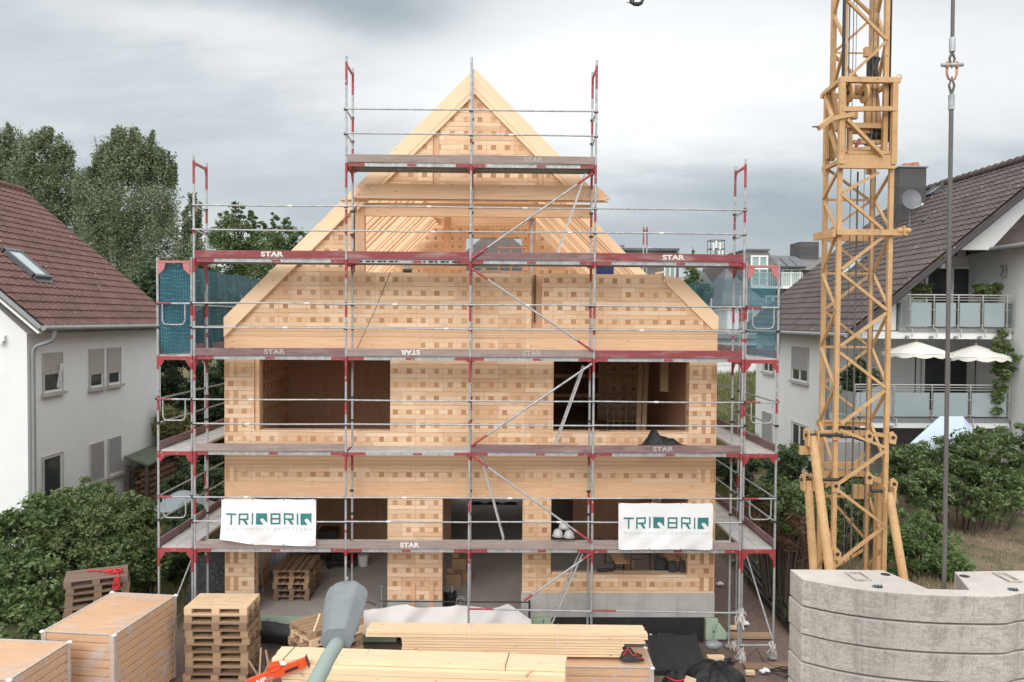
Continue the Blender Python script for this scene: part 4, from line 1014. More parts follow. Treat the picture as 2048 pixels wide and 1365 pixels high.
# slate building left of it
Y2 = 60.
f2 = thing('apartment_building', 'grey slate clad building with a flat roof, just right of the timber roof slope', 'building', (14, Y2, 2.5))
b = MB(); pts = [at(u, v, Y2) for u, v in ((1200, 640), (1200, 520), (1262, 500), (1306, 500), (1358, 505), (1357, 640))]; b.prism([(p.x, p.z) for p in pts], Y2, Y2+10); b.build('slate_storey', m_slate, f2)
sq(1240, 496, 1359, 502, Y2-.3, Y2+10, m_slate2, 'roof_edge', f2); sq(1200, 620, 1357, 900, Y2+.1, Y2+9, m_white, 'wall', f2)
b = MB(); p, q = at(1280, 513, Y2-.5), at(1312, 516, Y2-.5); b.box((p.x, Y2-1, q.z), (q.x, Y2-.1, p.z)); b.build('parapet', m_pvc, f2)
p = at(1339, 560, Y2); farwin(f2, p.x, Y2, p.z, .9, 1.3)
b = MB(); p = at(1253, 490, Y2); b.tube(p+V(0, 2, -1), p+V(0, 2, .1), .12); b.ball(p+V(0, 2, .15), .18); b.build('flue', m_zinc, f2)
b = MB(); p = at(1303, 512, Y2); b.tube(p+V(0, 1, -.5), p+V(0, 1, .7), .15); b.build('flue', m_pvc, f2)
# white houses seen through the net
def far_house(u0, u1, vt, vr, Y, label, m_r=m_slate2):
    p, q = at(u0, vt, Y), at(u1, vt, Y); rz = at(u0, vr, Y).z; root = thing('white_house', label, 'house', ((p.x+q.x)/2, Y, 2.5))
    b = MB(); b.box((p.x, Y, 1.5), (q.x, Y+8, p.z)); b.build('wall', m_white, root)
    b = MB(); m_ = (p.x+q.x)/2; o = .5
    b.add([(p.x-o, Y-o, p.z-.1), (q.x+o, Y-o, p.z-.1), (q.x+o, Y+8+o, p.z-.1), (p.x-o, Y+8+o, p.z-.1), (m_-.2, Y+3.5, rz), (m_+.2, Y+4.5, rz)], [(0, 1, 4), (1, 2, 5, 4), (2, 3, 5), (3, 0, 4, 5), (0, 3, 2, 1)]); b.build('roof', m_r, root)
    return root, p, q
r_, p, q = far_house(1385, 1465, 578, 534, 62, 'small white house with a dark pyramid roof, seen through the teal net'); farwin(r_, (p.x+q.x)/2+1, 62, p.z-2.2, 1.2, 1.3)
r_, p, q = far_house(1455, 1520, 608, 530, 52, 'white house with a steep dark roof beside the slate clad building'); farwin(r_, (p.x+q.x)/2+.2, 52, p.z-3., 1.2, 1.3); farwin(r_, (p.x+q.x)/2+.2, 52, p.z-.3-1.2, 1., .9)
r_ = thing('low_building', 'low white building with a grey flat roof beyond the meadow', 'building', (16, 46, 2.3))
p, q = at(1395, 668, 46), at(1525, 706, 46); b = MB(); b.box((p.x, 46, 2), (q.x, 52, p.z-.25)); b.build('wall', m_white, r_); b = MB(); b.box((p.x-.4, 45.6, p.z-.249), (q.x+.4, 52.4, p.z)); b.build('roof', m_zinc, r_)
b = MB(); b.box((p.x, 45.9, p.z-1.25), (q.x, 45.99, p.z-.65)); b.build('window_band', m_glass, r_)
# phone mast
am = thing('antenna_mast', 'lattice phone mast with white aerials on the horizon behind the right scaffold', 'antenna mast', (at(1432, 520, 110).x, 110, 3))
p = at(1432, 482, 110); b = MB(); b.tube((p.x, 110, 3), (p.x, 110, p.z), .18); b.build('pole', m_zinc, am)
b = MB(); t, lo = at(1432, 482, 110).z, at(1432, 516, 110).z
for dx in (-.95, .95):
    for dy in (-.9, .9): b.tube((p.x+dx, 110+dy, lo), (p.x+dx, 110+dy, t), .04, 0, 5)
for z in (t, (t+lo)/2, lo):
    for a in ((-.95, -.9, .95, -.9), (-.95, .9, .95, .9), (-.95, -.9, -.95, .9), (.95, -.9, .95, .9)): b.tube((p.x+a[0], 110+a[1], z), (p.x+a[2], 110+a[3], z), .05, 0, 5)
b.build('cage', m_dark, am)
for dx, z in ((-.6, t-.9), (-.25, t-.6), (.3, t-.8), (.62, t-1.9), (.2, lo+.4)):
    b = MB(); b.box((p.x+dx-.11, 108.9, z-.5), (p.x+dx+.11, 109.1, z+.5)); b.build('aerial', m_pvc, am)
b = MB(); x = at(1432, 520, 110).x
for k in range(14):
    z0, z1 = 3+k*.75, 3+(k+1)*.75
    for sx__ in (-1, 1): b.tube((x+sx__*.5, 110, z0), (x-sx__*.5, 110, z1), .04, 0, 4); b.tube((x+sx__*.5, 110, z0), (x+sx__*.5, 110, z1), .06, 0, 4)
b.build('lattice', m_zinc, am)
b = MB(); c = V(at(1446, 722, 40).x, 40, at(1446, 722, 40).z)
for k in range(5): b.box((c.x-.55+k*.28, 40, c.z-.25), (c.x-.37+k*.28, 40.05, c.z+.25))
b.box((c.x-.6, 40.05, c.z-.28), (c.x+.6, 40.1, c.z-.2)); b.box((c.x-.6, 40.05, c.z+.0), (c.x+.6, 40.1, c.z+.06))
one(b, 'meadow_board', m_pvc, 'small slatted white board standing at the far edge of the meadow', 'board')
# ------------------------------------------------------------ foliage
def leaf_mat(name, a, b, c, tr=.25):
    m = bpy.data.materials.new(name); m.use_nodes = True; n = N(m.node_tree)
    out = n.n('ShaderNodeOutputMaterial'); d = n.n('ShaderNodeBsdfPrincipled'); t = n.n('ShaderNodeBsdfTranslucent'); mx = n.n('ShaderNodeMixShader')
    col = n.ramp(n.island(), [(0, a), (.5, b), (1, c)]); g = n.noise(n.pos(), .7, 3)
    col = n.mix(n.rng(g, .35, .7, 0, .5), col, tuple(x*1.5 for x in c))
    n.put(d.inputs['Base Color'], col); d.inputs['Roughness'].default_value = .6; n.put(t.inputs[0], col); mx.inputs[0].default_value = tr
    n.t.links.new(d.outputs[0], mx.inputs[1]); n.t.links.new(t.outputs[0], mx.inputs[2]); n.t.links.new(mx.outputs[0], out.inputs[0]); return m
m_birch = leaf_mat('birch_leaves', (.078, .108, .055), (.135, .172, .092), (.21, .25, .145))
m_green = leaf_mat('green_leaves', (.050, .088, .026), (.092, .145, .046), (.155, .205, .080))
m_darkg = leaf_mat('dark_leaves', (.022, .042, .018), (.040, .070, .028), (.066, .104, .045))
m_shrub = leaf_mat('shrub_leaves', (.062, .100, .032), (.118, .168, .056), (.19, .235, .10))
m_weed = leaf_mat('weed_leaves', (.035, .075, .018), (.075, .13, .035), (.13, .19, .065))
m_bamb = leaf_mat('yellow_leaves', (.10, .11, .03), (.19, .19, .06), (.28, .26, .10))
m_bramble = leaf_mat('dead_bramble', (.06, .03, .018), (.11, .055, .032), (.16, .09, .05), 0)
m_grassb = leaf_mat('grass_blades', (.075, .10, .03), (.15, .17, .06), (.27, .25, .12))
m_dryb = leaf_mat('dry_grass_blades', (.17, .12, .075), (.26, .19, .12), (.36, .28, .19))
m_bark = mat('bark', lambda n: n.mix(n.noise(n.mapv(n.pos(), (6, 6, 1)), 1, 4), (.05, .04, .03), (.14, .11, .09)), rough=.9)
m_bark_b = mat('birch_bark', lambda n: n.mix(n.rng(n.noise(n.mapv(n.pos(), (2, 2, 9)), 1, 4), .5, .6), (.4, .38, .34), (.06, .05, .05)), rough=.9)
def leaves(par, name, m, blobs, nleaf, size, seed, clump=.22, ncl=60, droop=0., aspect=.5, shell=.5, ground=None):
    r = np.random.default_rng(seed)
    B = np.array(blobs, float); a = B[:, 3]*B[:, 5]+B[:, 4]*B[:, 5]+B[:, 3]*B[:, 4]; pr = a**.6; pr /= pr.sum()
    bi = r.choice(len(B), ncl, p=pr)
    d = r.normal(size=(ncl, 3)); d /= np.linalg.norm(d, axis=1)[:, None]
    rad = shell+(1.04-shell)*r.random(ncl)**.6
    cc = B[bi, :3]+d*B[bi, 3:6]*rad[:, None]; cr = np.maximum(clump*B[bi, 3:6].min(axis=1), .09)*(.5+r.random(ncl))
    ci = r.integers(0, ncl, nleaf)
    off = r.normal(size=(nleaf, 3)); ln = np.linalg.norm(off, axis=1); off = off/ln[:, None]*(r.random(nleaf)**.45)[:, None]*1.15
    off[:, 2] *= .75
    tail = r.random(nleaf) < .12; off[tail] *= (1.2+r.random(tail.sum())*.7)[:, None]
    c = cc[ci]+off*cr[ci][:, None]
    if droop: c[:, 2] -= np.abs(r.normal(size=nleaf))*droop
    if ground is not None:
        g = hgt(c[:, 0], c[:, 1]); c = c[c[:, 2] > g+.02]; nleaf = len(c)
    u = r.normal(size=(nleaf, 3)); u[:, 2] = u[:, 2]*.6-(.5 if droop else 0); u /= np.linalg.norm(u, axis=1)[:, None]
    w_ = r.normal(size=(nleaf, 3)); w_[:, 2] += 0.2; v = np.cross(u, w_); v /= np.linalg.norm(v, axis=1)[:, None]
    s = size*(.45+1.05*r.random(nleaf)**1.3)[:, None]
    P = np.empty((nleaf, 4, 3)); P[:, 0] = c-u*s; P[:, 1] = c+v*s*aspect; P[:, 2] = c+u*s; P[:, 3] = c-v*s*aspect
    if par is not None: P -= np.array(parent_base(par))[None, None]
    me = bpy.data.meshes.new(name); me.vertices.add(nleaf*4); me.vertices.foreach_set('co', P.astype(np.float32).ravel())
    me.loops.add(nleaf*4); me.loops.foreach_set('vertex_index', np.arange(nleaf*4, dtype=np.int32))
    me.polygons.add(nleaf); me.polygons.foreach_set('loop_start', np.arange(0, nleaf*4, 4, dtype=np.int32)); me.polygons.foreach_set('loop_total', np.full(nleaf, 4, np.int32))
    me.materials.append(m); me.update(calc_edges=True); me.validate()
    o = bpy.data.objects.new(name, me); COL.objects.link(o)
    if par is not None: o.parent = par
    return o, cc
def tree(label, base, blobs, m, nleaf, size, seed, trunk_r=.18, ncl=120, clump=.28, droop=0, bark=None, name='deciduous_tree', group=None, cat='tree', shell=.45):
    t = thing(name, label, cat, tuple(base), group)
    o, cc = leaves(t, 'crown', m, blobs, nleaf, size, seed, clump, ncl, droop, shell=shell)
    top = max(b[2] for b in blobs); r = random.Random(seed); b = MB(); bs = Vector(base)
    tx = blobs[0][0]; ty = blobs[0][1]
    pts = [bs-V(0, 0, .2), bs.lerp(V(tx, ty, top), .3)+V(r.uniform(-.15, .15), 0, 0), bs.lerp(V(tx, ty, top), .65), V(tx, ty, top)]
    b.pipe(pts, [trunk_r, trunk_r*.75, trunk_r*.45, trunk_r*.12], 0, 8)
    for c in cc[::max(1, len(cc)//28)]:
        c = Vector(c); h = max(.15, min(.85, (c.z-bs.z)/(top-bs.z)-.18)); p = bs.lerp(V(tx, ty, top), h); q = p.lerp(c, .5)+V(0, 0, .2); b.pipe([p, q, c], [trunk_r*.35, trunk_r*.2, .015], 0, 5)
    b.build('trunk', bark or m_bark, t); return t
def bl(u, v, Y, ru, rv, ry=None):
    'blob from its place and half sizes in photo pixels at depth Y'
    p = at(u, v, Y); k = Y/1593; return (p.x, Y, p.z, ru*k, ry or ru*k*.8, rv*k)
tree('tall loose birch behind the red roof, left edge of the frame', (at(-20, 600, 46).x, 46, 2), [bl(10, 310, 46, 50, 55), bl(0, 300, 46, 36, 48), bl(18, 285, 46, 14, 44), bl(-30, 275, 46, 16, 44), bl(-40, 400, 46, 90, 90), bl(40, 420, 46, 60, 80)], m_birch, 50000, .07, 11, droop=.35, bark=m_bark_b, name='birch_tree', ncl=330, group='birches behind the red roof', clump=.3)
tree('tall birch behind the red roof, second from the left edge', (at(100, 600, 44).x, 44, 2), [bl(95, 305, 44, 46, 50), bl(92, 276, 44, 14, 32), bl(140, 370, 44, 40, 60), bl(60, 310, 44, 16, 40), bl(125, 320, 44, 18, 36), bl(85, 380, 44, 78, 70), bl(120, 470, 44, 90, 90), bl(180, 520, 44, 60, 80)], m_birch, 64000, .07, 12, droop=.35, bark=m_bark_b, name='birch_tree', ncl=420, group='birches behind the red roof', clump=.3)
tree('broad tall birch between the red roof and the scaffold', (at(270, 640, 40).x, 40, 2), [bl(190, 400, 40, 40, 70), bl(250, 310, 40, 50, 52), bl(240, 298, 40, 30, 44), bl(234, 272, 40, 9, 28), bl(270, 276, 40, 10, 30), bl(300, 286, 40, 12, 32), bl(290, 320, 40, 44, 50), bl(332, 330, 40, 22, 34), bl(205, 330, 40, 22, 40), bl(265, 390, 40, 92, 80), bl(300, 480, 40, 84, 90), bl(230, 520, 40, 80, 90)], m_birch, 105000, .06, 13, droop=.35, bark=m_bark_b, name='birch_tree', ncl=640, group='birches behind the red roof', clump=.26)
tree('young birch squeezed against the tall scaffold upright at left', (at(385, 640, 39).x, 39, 2), [bl(384, 430, 39, 18, 45), bl(380, 520, 39, 30, 70)], m_birch, 13000, .065, 14, droop=.3, bark=m_bark_b, name='birch_tree', ncl=110, group='birches behind the red roof')
tree('bright green pointed tree behind the house, left of the rake', (at(470, 640, 52).x, 52, 2), [bl(477, 410, 52, 10, 20), bl(470, 436, 52, 22, 26), bl(446, 445, 52, 12, 24), bl(500, 445, 52, 14, 26), bl(470, 480, 52, 50, 46), bl(440, 520, 52, 60, 60), bl(505, 530, 52, 50, 60)], m_green, 26000, .085, 15, ncl=220, name='deciduous_tree', group='green trees behind the house')
tree('green tree just left of the roof edge, behind the timber house', (at(560, 640, 55).x, 55, 2), [bl(548, 440, 55, 8, 20), bl(574, 452, 55, 9, 22), bl(524, 460, 55, 9, 20), bl(560, 490, 55, 44, 35), bl(560, 530, 55, 60, 45), bl(610, 500, 55, 30, 40)], m_green, 22000, .085, 16, ncl=190, name='deciduous_tree', group='green trees behind the house')
tree('dark broad tree behind the teal net at left', (at(360, 700, 36).x, 36, 2), [bl(330, 580, 36, 70, 70), bl(400, 610, 36, 60, 80), bl(460, 640, 36, 50, 70), bl(250, 640, 36, 60, 60)], m_darkg, 16000, .12, 17, ncl=160, name='deciduous_tree')
ht = thing('hedge', 'dark evergreen hedge between the red roofed house and the timber house', 'hedge', (at(390, 900, 32).x, 32, 1.2))
leaves(ht, 'foliage', m_darkg, [bl(330, 740, 32, 45, 90), bl(370, 760, 32, 50, 110), bl(420, 740, 32, 50, 110), bl(450, 860, 32, 60, 110), bl(380, 880, 32, 70, 90), bl(500, 780, 32, 60, 120)], 40000, .075, 18, .28, 340)
b = MB(); 
for u in (350, 400, 450, 500): p = at(u, 900, 32); b.pipe([(p.x, 32, 1), (p.x+.1, 32, 4), (p.x-.1, 32, 7)], .06, 0, 6)
b.build('stems', m_bark, ht)
def shrub(label, blobs, m, n_, size, seed, ncl=60, clump=.3, name='shrub', cat='shrub', group=None, droop=0, aspect=.5, stems=True):
    x = sum(b[0] for b in blobs)/len(blobs); y = sum(b[1] for b in blobs)/len(blobs); z = H(x, y)
    t = thing(name, label, cat, (x, y, z), group); o, cc = leaves(t, 'foliage', m, blobs, n_, size, seed, clump, ncl, droop, aspect, ground=1)
    if stems:
        b = MB()
        for c in cc[::max(1, len(cc)//22)]:
            c = Vector(c); g = V(x+(c.x-x)*.5, y+(c.y-y)*.5, 0); g.z = H(g.x, g.y)-.05
            b.pipe([g, g.lerp(c, .6)+V(0, 0, .15), c], [.03, .02, .008], 0, 5)
        b.build('stems', m_bark, t)
    return t
shrub('yellowish long leaved bush beside the white house wall, behind the left scaffold', [bl(348, 850, 29, 36, 45), bl(365, 880, 29, 30, 40)], m_bamb, 4200, .14, 20, 46, .35, droop=.1, aspect=.16)
# big green bushes in front of the left house
G = 'leafy bushes in front of the red roofed house'
shrub('big leafy bush covering the foot of the white house wall', [bl(160, 1060, 19.2, 95, 80), bl(230, 1060, 18.8, 80, 70), bl(120, 1110, 18.6, 90, 90), bl(195, 1000, 19.4, 30, 34), bl(170, 985, 19.4, 12, 30), bl(215, 990, 19.2, 10, 26), bl(130, 1000, 19.4, 14, 30), bl(80, 1010, 19, 16, 30), bl(262, 1010, 19, 14, 30)], m_shrub, 46000, .045, 21, 380, .26, group=G)
shrub('darker bush at the left edge, left of the weathered pallets', [bl(30, 1130, 18.0, 85, 100), bl(70, 1190, 17.4, 80, 90), bl(-20, 1200, 17.2, 80, 90), bl(80, 1050, 18.4, 70, 50), bl(20, 1250, 16.8, 90, 60), bl(100, 1275, 16.5, 70, 36), bl(190, 1200, 17.6, 60, 50)], m_green, 34000, .06, 22, 300, .26, group=G)
shrub('bush beside the foot of the left scaffold, above the weathered pallets', [bl(285, 1080, 19.0, 45, 80), bl(250, 1130, 18.6, 70, 60)], m_green, 14000, .055, 23, 120, .28, group=G)
shrub('low dark shrubs under the lowest left scaffold platform', [bl(350, 1120, 21, 45, 50), bl(380, 1060, 23, 40, 50), bl(395, 980, 26, 50, 60), bl(340, 990, 25, 30, 40)], m_darkg, 14000, .07, 24, 130, .3, group=G)
# bushes on the right bank
G = 'bushes on the right bank'
shrub('long dark hedge bush below the lower balcony, behind the crane', [bl(1830, 935, 22.6, 60, 55), bl(1900, 940, 22.4, 70, 70), bl(1980, 930, 22.2, 70, 80), bl(2050, 930, 22.2, 60, 85), bl(1850, 985, 21.6, 60, 40), bl(1960, 985, 21.4, 80, 50)], m_green, 34000, .06, 25, 300, .24, group=G)
shrub('light green weeds in front of the dry slope, right of the crane struts', [bl(1850, 1090, 18.2, 55, 60), bl(1890, 1140, 17.6, 50, 50), bl(1810, 1120, 18, 40, 70)], m_weed, 11000, .07, 26, 100, .3, group=G, aspect=.25)
shrub('bushes behind the crane mast, between its yellow posts', [bl(1700, 1000, 20.5, 60, 90), bl(1760, 1060, 19.6, 50, 90), bl(1640, 1050, 20, 40, 80)], m_green, 18000, .06, 27, 160, .27, group=G)
shrub('dark bushes left of the crane, at the end of the soil path', [bl(1590, 960, 23.5, 50, 55), bl(1520, 960, 25.5, 45, 45), bl(1620, 1000, 22, 40, 60), bl(1470, 930, 29, 40, 40)], m_darkg, 16000, .065, 28, 150, .28, group=G)
shrub('green bramble leaves over the rusty tangle, left of the crane struts', [bl(1590, 1020, 19.2, 45, 50), bl(1545, 990, 20.5, 40, 35)], m_green, 6500, .055, 291, 70, .35, group=G)
shrub('feathery conifer bush next to the white house wall, left of the crane', [bl(1580, 925, 24.5, 26, 35)], m_green, 4500, .09, 281, 40, .35, group=G, aspect=.14)
shrub('rusty brown bramble tangle on the bank between the path and the crane', [bl(1560, 1050, 19.5, 50, 60), bl(1530, 1020, 20.5, 45, 40), bl(1600, 1080, 18.8, 35, 60)], m_bramble, 4500, .14, 29, 60, .4, group=G, aspect=.05)
shrub('climbing vine hanging down the balcony corner beside the right wing', [bl(2005, 690, 24.4, 20, 26), bl(2012, 720, 24.3, 18, 30), bl(2000, 760, 24.3, 12, 30), bl(1995, 800, 24.3, 10, 30)], m_green, 5200, .06, 30, 60, .35, name='climbing_plant', cat='climbing plant', stems=False)
for u, r_, s_, lb in ((1840, 20, 31, 'potted plant behind the top railing, at its left end'), (1975, 30, 32, 'bushy potted plant behind the top railing, at its right end')):
    shrub(lb, [bl(u, 582, 25.2, r_, 16)], m_shrub, 1500, .06, s_, 24, .4, name='potted_plant', cat='plant', stems=False, group='plants on the top balcony')
shrub('dark plant behind the lower railing, close to the crane mast', [bl(1715, 755, 25.2, 34, 36)], m_darkg, 2500, .07, 33, 34, .4, name='potted_plant', cat='plant', stems=False)
shrub('hanging flower basket under the roof verge above the top balcony', [bl(1882, 522, 24.2, 9, 8)], m_shrub, 350, .04, 34, 10, .5, name='hanging_basket', cat='plant', stems=False)
b = MB(); c = at(1882, 532, 24.2); b.tube(c+V(0, 0, -.08), c+V(0, 0, .06), .1, 0, 12, .13); b.pipe([c+V(0, 0, .05), c+V(0, 0, .5)], .006, 0, 5); one(b, 'basket_pot', m_zinc, 'grey pot hanging by a wire below the dark roof verge', 'pot')
# conifers and far trees
t = thing('fir_tree', 'small pointed fir behind the right scaffold boards', 'tree', (at(1384, 600, 58).x, 58, 2.5)); cx = at(1384, 600, 58).x; zt = at(1384, 494, 58).z
leaves(t, 'crown', m_green, [(cx, 58, zt-.3-k*.55, .08+.17*k, .08+.17*k, .3) for k in range(12)], 7000, .10, 35, .8, 170, shell=.2)
b = MB(); b.tube((cx, 58, 2.4), (cx, 58, zt), .14, 0, 8, .02); b.build('trunk', m_bark, t)
tree('dark round tree beyond the meadow, seen through the right net', (at(1400, 640, 66).x, 66, 2.5), [bl(1400, 600, 56, 28, 40), bl(1440, 640, 56, 20, 16)], m_darkg, 4500, .16, 36, ncl=50)
G = 'far trees on the horizon'
for i, (u, v, ru, rv, Y) in enumerate(((-150, 560, 120, 90, 80), (620, 600, 90, 60, 90), (800, 600, 90, 50, 95), (1000, 605, 120, 45, 95), (1180, 600, 90, 50, 90), (1700, 600, 120, 60, 90), (1950, 600, 150, 60, 90), (2200, 590, 140, 80, 90), (1560, 660, 60, 30, 85))):
    if 500 < u < 1250:
        continue
    tree(['dark tree on the horizon beyond the left edge of the red roof', '', '', '', '', 'far tree hidden behind the brown roof', 'far tree line behind the ridge of the brown roof', 'far tree off the right edge', 'low far tree between the slate building and the meadow'][i], (at(u, 640, Y).x, Y, 2.5), [bl(u, v, Y, ru, rv), bl(u+ru*.4, v+20, Y, ru*.7, rv*.7)], m_darkg, 5000, .24, 60+i, ncl=60, group=G)
# ------------------------------------------------------------ grasses
def blades(name, m, n_, x0, x1, y0, y1, h, seed, label, cond=None, w_=.012, kind='stuff'):
    r = np.random.default_rng(seed); x = r.uniform(x0, x1, n_); y = r.uniform(y0, y1, n_)
    if cond is not None: k = cond(x, y, r); x, y = x[k], y[k]
    n_ = len(x); z = hgt(x, y)-.02; a = r.uniform(0, 6.283, n_); hh = h*(.4+r.random(n_)); lean = r.normal(size=(n_, 2))*hh[:, None]*.35
    P = np.empty((n_, 3, 3)); dx, dy = np.cos(a)*w_, np.sin(a)*w_
    P[:, 0] = np.stack([x-dx, y-dy, z], 1); P[:, 1] = np.stack([x+dx, y+dy, z], 1); P[:, 2] = np.stack([x+lean[:, 0], y+lean[:, 1], z+hh], 1)
    me = bpy.data.meshes.new(name); me.vertices.add(n_*3); me.vertices.foreach_set('co', P.astype(np.float32).ravel()); me.loops.add(n_*3); me.loops.foreach_set('vertex_index', np.arange(n_*3, dtype=np.int32))
    me.polygons.add(n_); me.polygons.foreach_set('loop_start', np.arange(0, n_*3, 3, dtype=np.int32)); me.polygons.foreach_set('loop_total', np.full(n_, 3, np.int32)); me.materials.append(m); me.update(calc_edges=True)
    o = bpy.data.objects.new(name, me); COL.objects.link(o); tag(o, label, 'grass', kind='stuff'); return o
blades('meadow_grass', m_grassb, 60000, 5, 16, 30, 62, .32, 40, 'tall mixed meadow grass behind the right scaffold', w_=.03)
blades('dry_grass', m_dryb, 30000, 7.2, 14.5, 15.5, 23, .07, 41, 'short dry brown grass on the slope at right', w_=.012)
blades('bank_weeds', m_grassb, 16000, 6.6, 9.5, 15, 30, .30, 42, 'rough green weeds along the foot of the right bank', cond=lambda x, y, r: np.abs(x-7.6-(y-20)*.05) < .5+r.random(len(x))*.9)
blades('side_grass', m_grassb, 26000, -12.4, -7.2, 17, 34, .22, 43, 'green grass beside the white house at left')
# woodshed with stacked logs
ws = thing('log_store', 'low log store with a mossy green lid against the white house wall', 'log store', (-11.9, 27.4, .9))
b = MB(); q = [V(-12.35, 26.3, 2.35), V(-11.5, 26.2, 2.1), V(-11.5, 28.7, 2.2), V(-12.35, 28.7, 2.4)]; b.add(q+[a+V(0, 0, .06) for a in q], [(3, 2, 1, 0), (4, 5, 6, 7), (0, 1, 5, 4), (1, 2, 6, 5), (2, 3, 7, 6), (3, 0, 4, 7)]); b.build('lid', mat('mossy_felt', lambda n: n.mix(n.noise(n.pos(), 3, 5), (.05, .075, .04), (.16, .17, .13)), rough=.9), ws)
for x, y in ((-12.25, 26.4), (-11.6, 26.3), (-11.6, 28.6)): b = MB(); b.box((x-.05, y-.05, .8), (x+.05, y+.05, 2.1)); b.build('post', m_bark, ws)
m_log = mat('firewood', wood_fn((.22, .12, .075), 1, .4, False, dark=.5), rough=.9)
b = MB(); r = random.Random(4)
for k in range(80): b.tube((-12.2+r.random()*.5, 26.5+r.random()*1.8, .95+(k//8)*.11), (-12.2+r.random()*.5, 26.7+r.random()*1.8, .95+(k//8)*.11), .07, 0, 6)
for k in range(60): b.tube((-11.85, 26.5+(k % 12)*.17, 1.0+(k//12)*.2), (-11.55, 26.5+(k % 12)*.17, 1.0+(k//12)*.2), .08, 0, 6)
b.build('firewood', m_log, ws)
# ------------------------------------------------------------ tower crane
YF, YK = 13.5, 14.14
cr = thing('tower_crane', 'ochre lattice tower crane standing between the timber house and the balcony house', 'crane', (6.15, 13.8, .9))
xl, xr = at(1675, 620, YF).x, at(1777, 620, YF).x
def zf(v, u=1720): return at(u, v, YF).z
m_y = m_yellow
corners = {'fl': (xl, YF), 'fr': (xr, YF), 'bl': (xl+.02, YK), 'br': (xr-.01, YK)}
for k, (x, y) in corners.items():
    b = MB(); b.box((x-.036, y-.036, .9), (x+.036, y+.036, zf(168))); b.build('mast_chord', m_y, cr)
def diag(face, ua, va, ub, vb, w_=.07, t=.06, m=m_y):
    'brace between two photo points on one of the mast faces'
    if face == 'f': p, q = at(ua, va, YF-.03), at(ub, vb, YF-.03)
    elif face == 'b': p, q = at(ua, va, YK+.03), at(ub, vb, YK+.03)
    up = (0, 1, 0)
    b = MB(); b.beam(p, q, t*.8, w_*.68, 0, up); b.build('mast_brace', m, cr)
for a in ((1682,547,1773,620),(1772,627,1680,693),(1680,706,1770,775),(1769,782,1682,848),(1680,860,1770,895),(1769,903,1675,969),(1675,980,1769,1051),(1767,1054,1675,1126),(1765,459,1683,389),(1685,385,1757,346),(1775,467,1683,539)): diag('f', *a)
for a in ((1652,475,1740,545),(1740,550,1652,618),(1650,624,1738,693),(1738,698,1650,765),(1650,772,1738,838),(1650,335,1738,400),(1738,405,1652,466),(1736,905,1650,975),(1650,985,1736,1085),(1736,1095,1660,1140)): diag('b', *a, .05, .05)
# side faces: zigzag between front and back chords
zs = [zf(v) for v in (340, 389, 463, 543, 620, 697, 776, 852, 935, 1010, 1090, 1160)]
for i in range(len(zs)-1):
    for x in (xl-.02, xr+.02):
        y0, y1 = (YF, YK) if i % 2 == 0 else (YK, YF)
        b = MB(); b.beam((x, y0, zs[i]), (x, y1, zs[i+1]), .035, .045, 0, (1, 0, 0)); b.build('mast_brace', m_y, cr)
    if i % 2: b = MB(); b.beam((xl, YK, zs[i]), (xr, YK, zs[i]), .035, .04); b.build('mast_brace', m_y, cr)
def bar(p, q, w_, h, nm='collar_bar', m=m_y, up=(0, 0, 1)): b = MB(); b.beam(p, q, w_, h, 0, up); return b.build(nm, m, cr)
# ring of ledgers half way down
z = zf(466); bar((xl-.08, YF-.08, z), (xr+.25, YF-.08, z), .06, .10); bar((xl-.12, YF-.1, z-.02), (xl-.12, YK+.1, z+.0), .05, .13); bar((xl, YK+.08, z-.02), (xr, YK+.08, z-.02), .05, .10)
b = MB(); b.tube((xr+.08, YF-.08, z+.03), (xr+.30, YF-.08, z+.03), .05, 0, 10); b.box((xr+.16, YF-.15, z-.05), (xr+.19, YF-.02, z+.11)); b.build('lug', m_y, cr)
# collar frame where the inner mast telescopes out
zt, zb = zf(165), zf(320); cxl, cxr = at(1683, 240, YF-.12).x, at(1788, 240, YF-.12).x; yc = YF-.12; ykc = YK+.12; bxl = at(1648, 250, ykc).x; bxr = at(1752, 250, ykc).x
for x, y in ((cxl, yc), (cxr, yc), (bxl+.05, ykc), (cxr, ykc)): b = MB(); b.box((x-.045, y-.045, zb-.1), (x+.045, y+.045, zt)); b.build('collar_post', m_y, cr)
bar((cxl-.05, yc, zt), (cxr+.08, yc, zt), .10, .09); bar((cxl, ykc, zt-.02), (cxr, ykc, zt-.02), .08, .08); bar((cxl, yc, zt+.01), (bxl, ykc, zt+.01), .09, .07); bar((cxr, yc, zt), (cxr, ykc, zt), .08, .07)
b = MB(); b.pipe([(cxr+.07+.05*math.cos(a), yc, zt+.05+.05*math.sin(a)) for a in [k*.6 for k in range(11)]], .008, 0, 5); b.build('lifting_eye', m_y, cr)
bar((cxl, yc-.03, zf(224)), (cxr, yc-.03, zf(222)), .06, .075); bar((cxl-.02, yc+.1, zf(252)), (xr, yc+.2, zf(250)), .05, .08)
b = MB(); b.box((cxl-.04, yc-.02, zf(340)), (cxr+.03, yc+.06, zf(313))); b.build('collar_plate', m_y, cr)
b = MB(); b.box((bxl-.03, yc+.0, zf(326)), (bxl+.05, ykc, zf(318))); b.build('collar_plate', m_y, cr)
p, q = at(1694, 240, yc-.06), at(1764, 311, yc-.06); bar(p, q, .05, .09, up=(0, 1, 0))
bar(at(1650, 196, ykc), at(1664, 236, yc), .05, .08); bar(at(1664, 236, yc-.05), at(1637, 257, yc-.2), .06, .08); bar(at(1662, 238, yc-.05), at(1708, 229, yc-.06), .05, .07)
bar(at(1625, 254, yc-.2), at(1640, 254, yc-.2), .02, .02, m=m_dark)
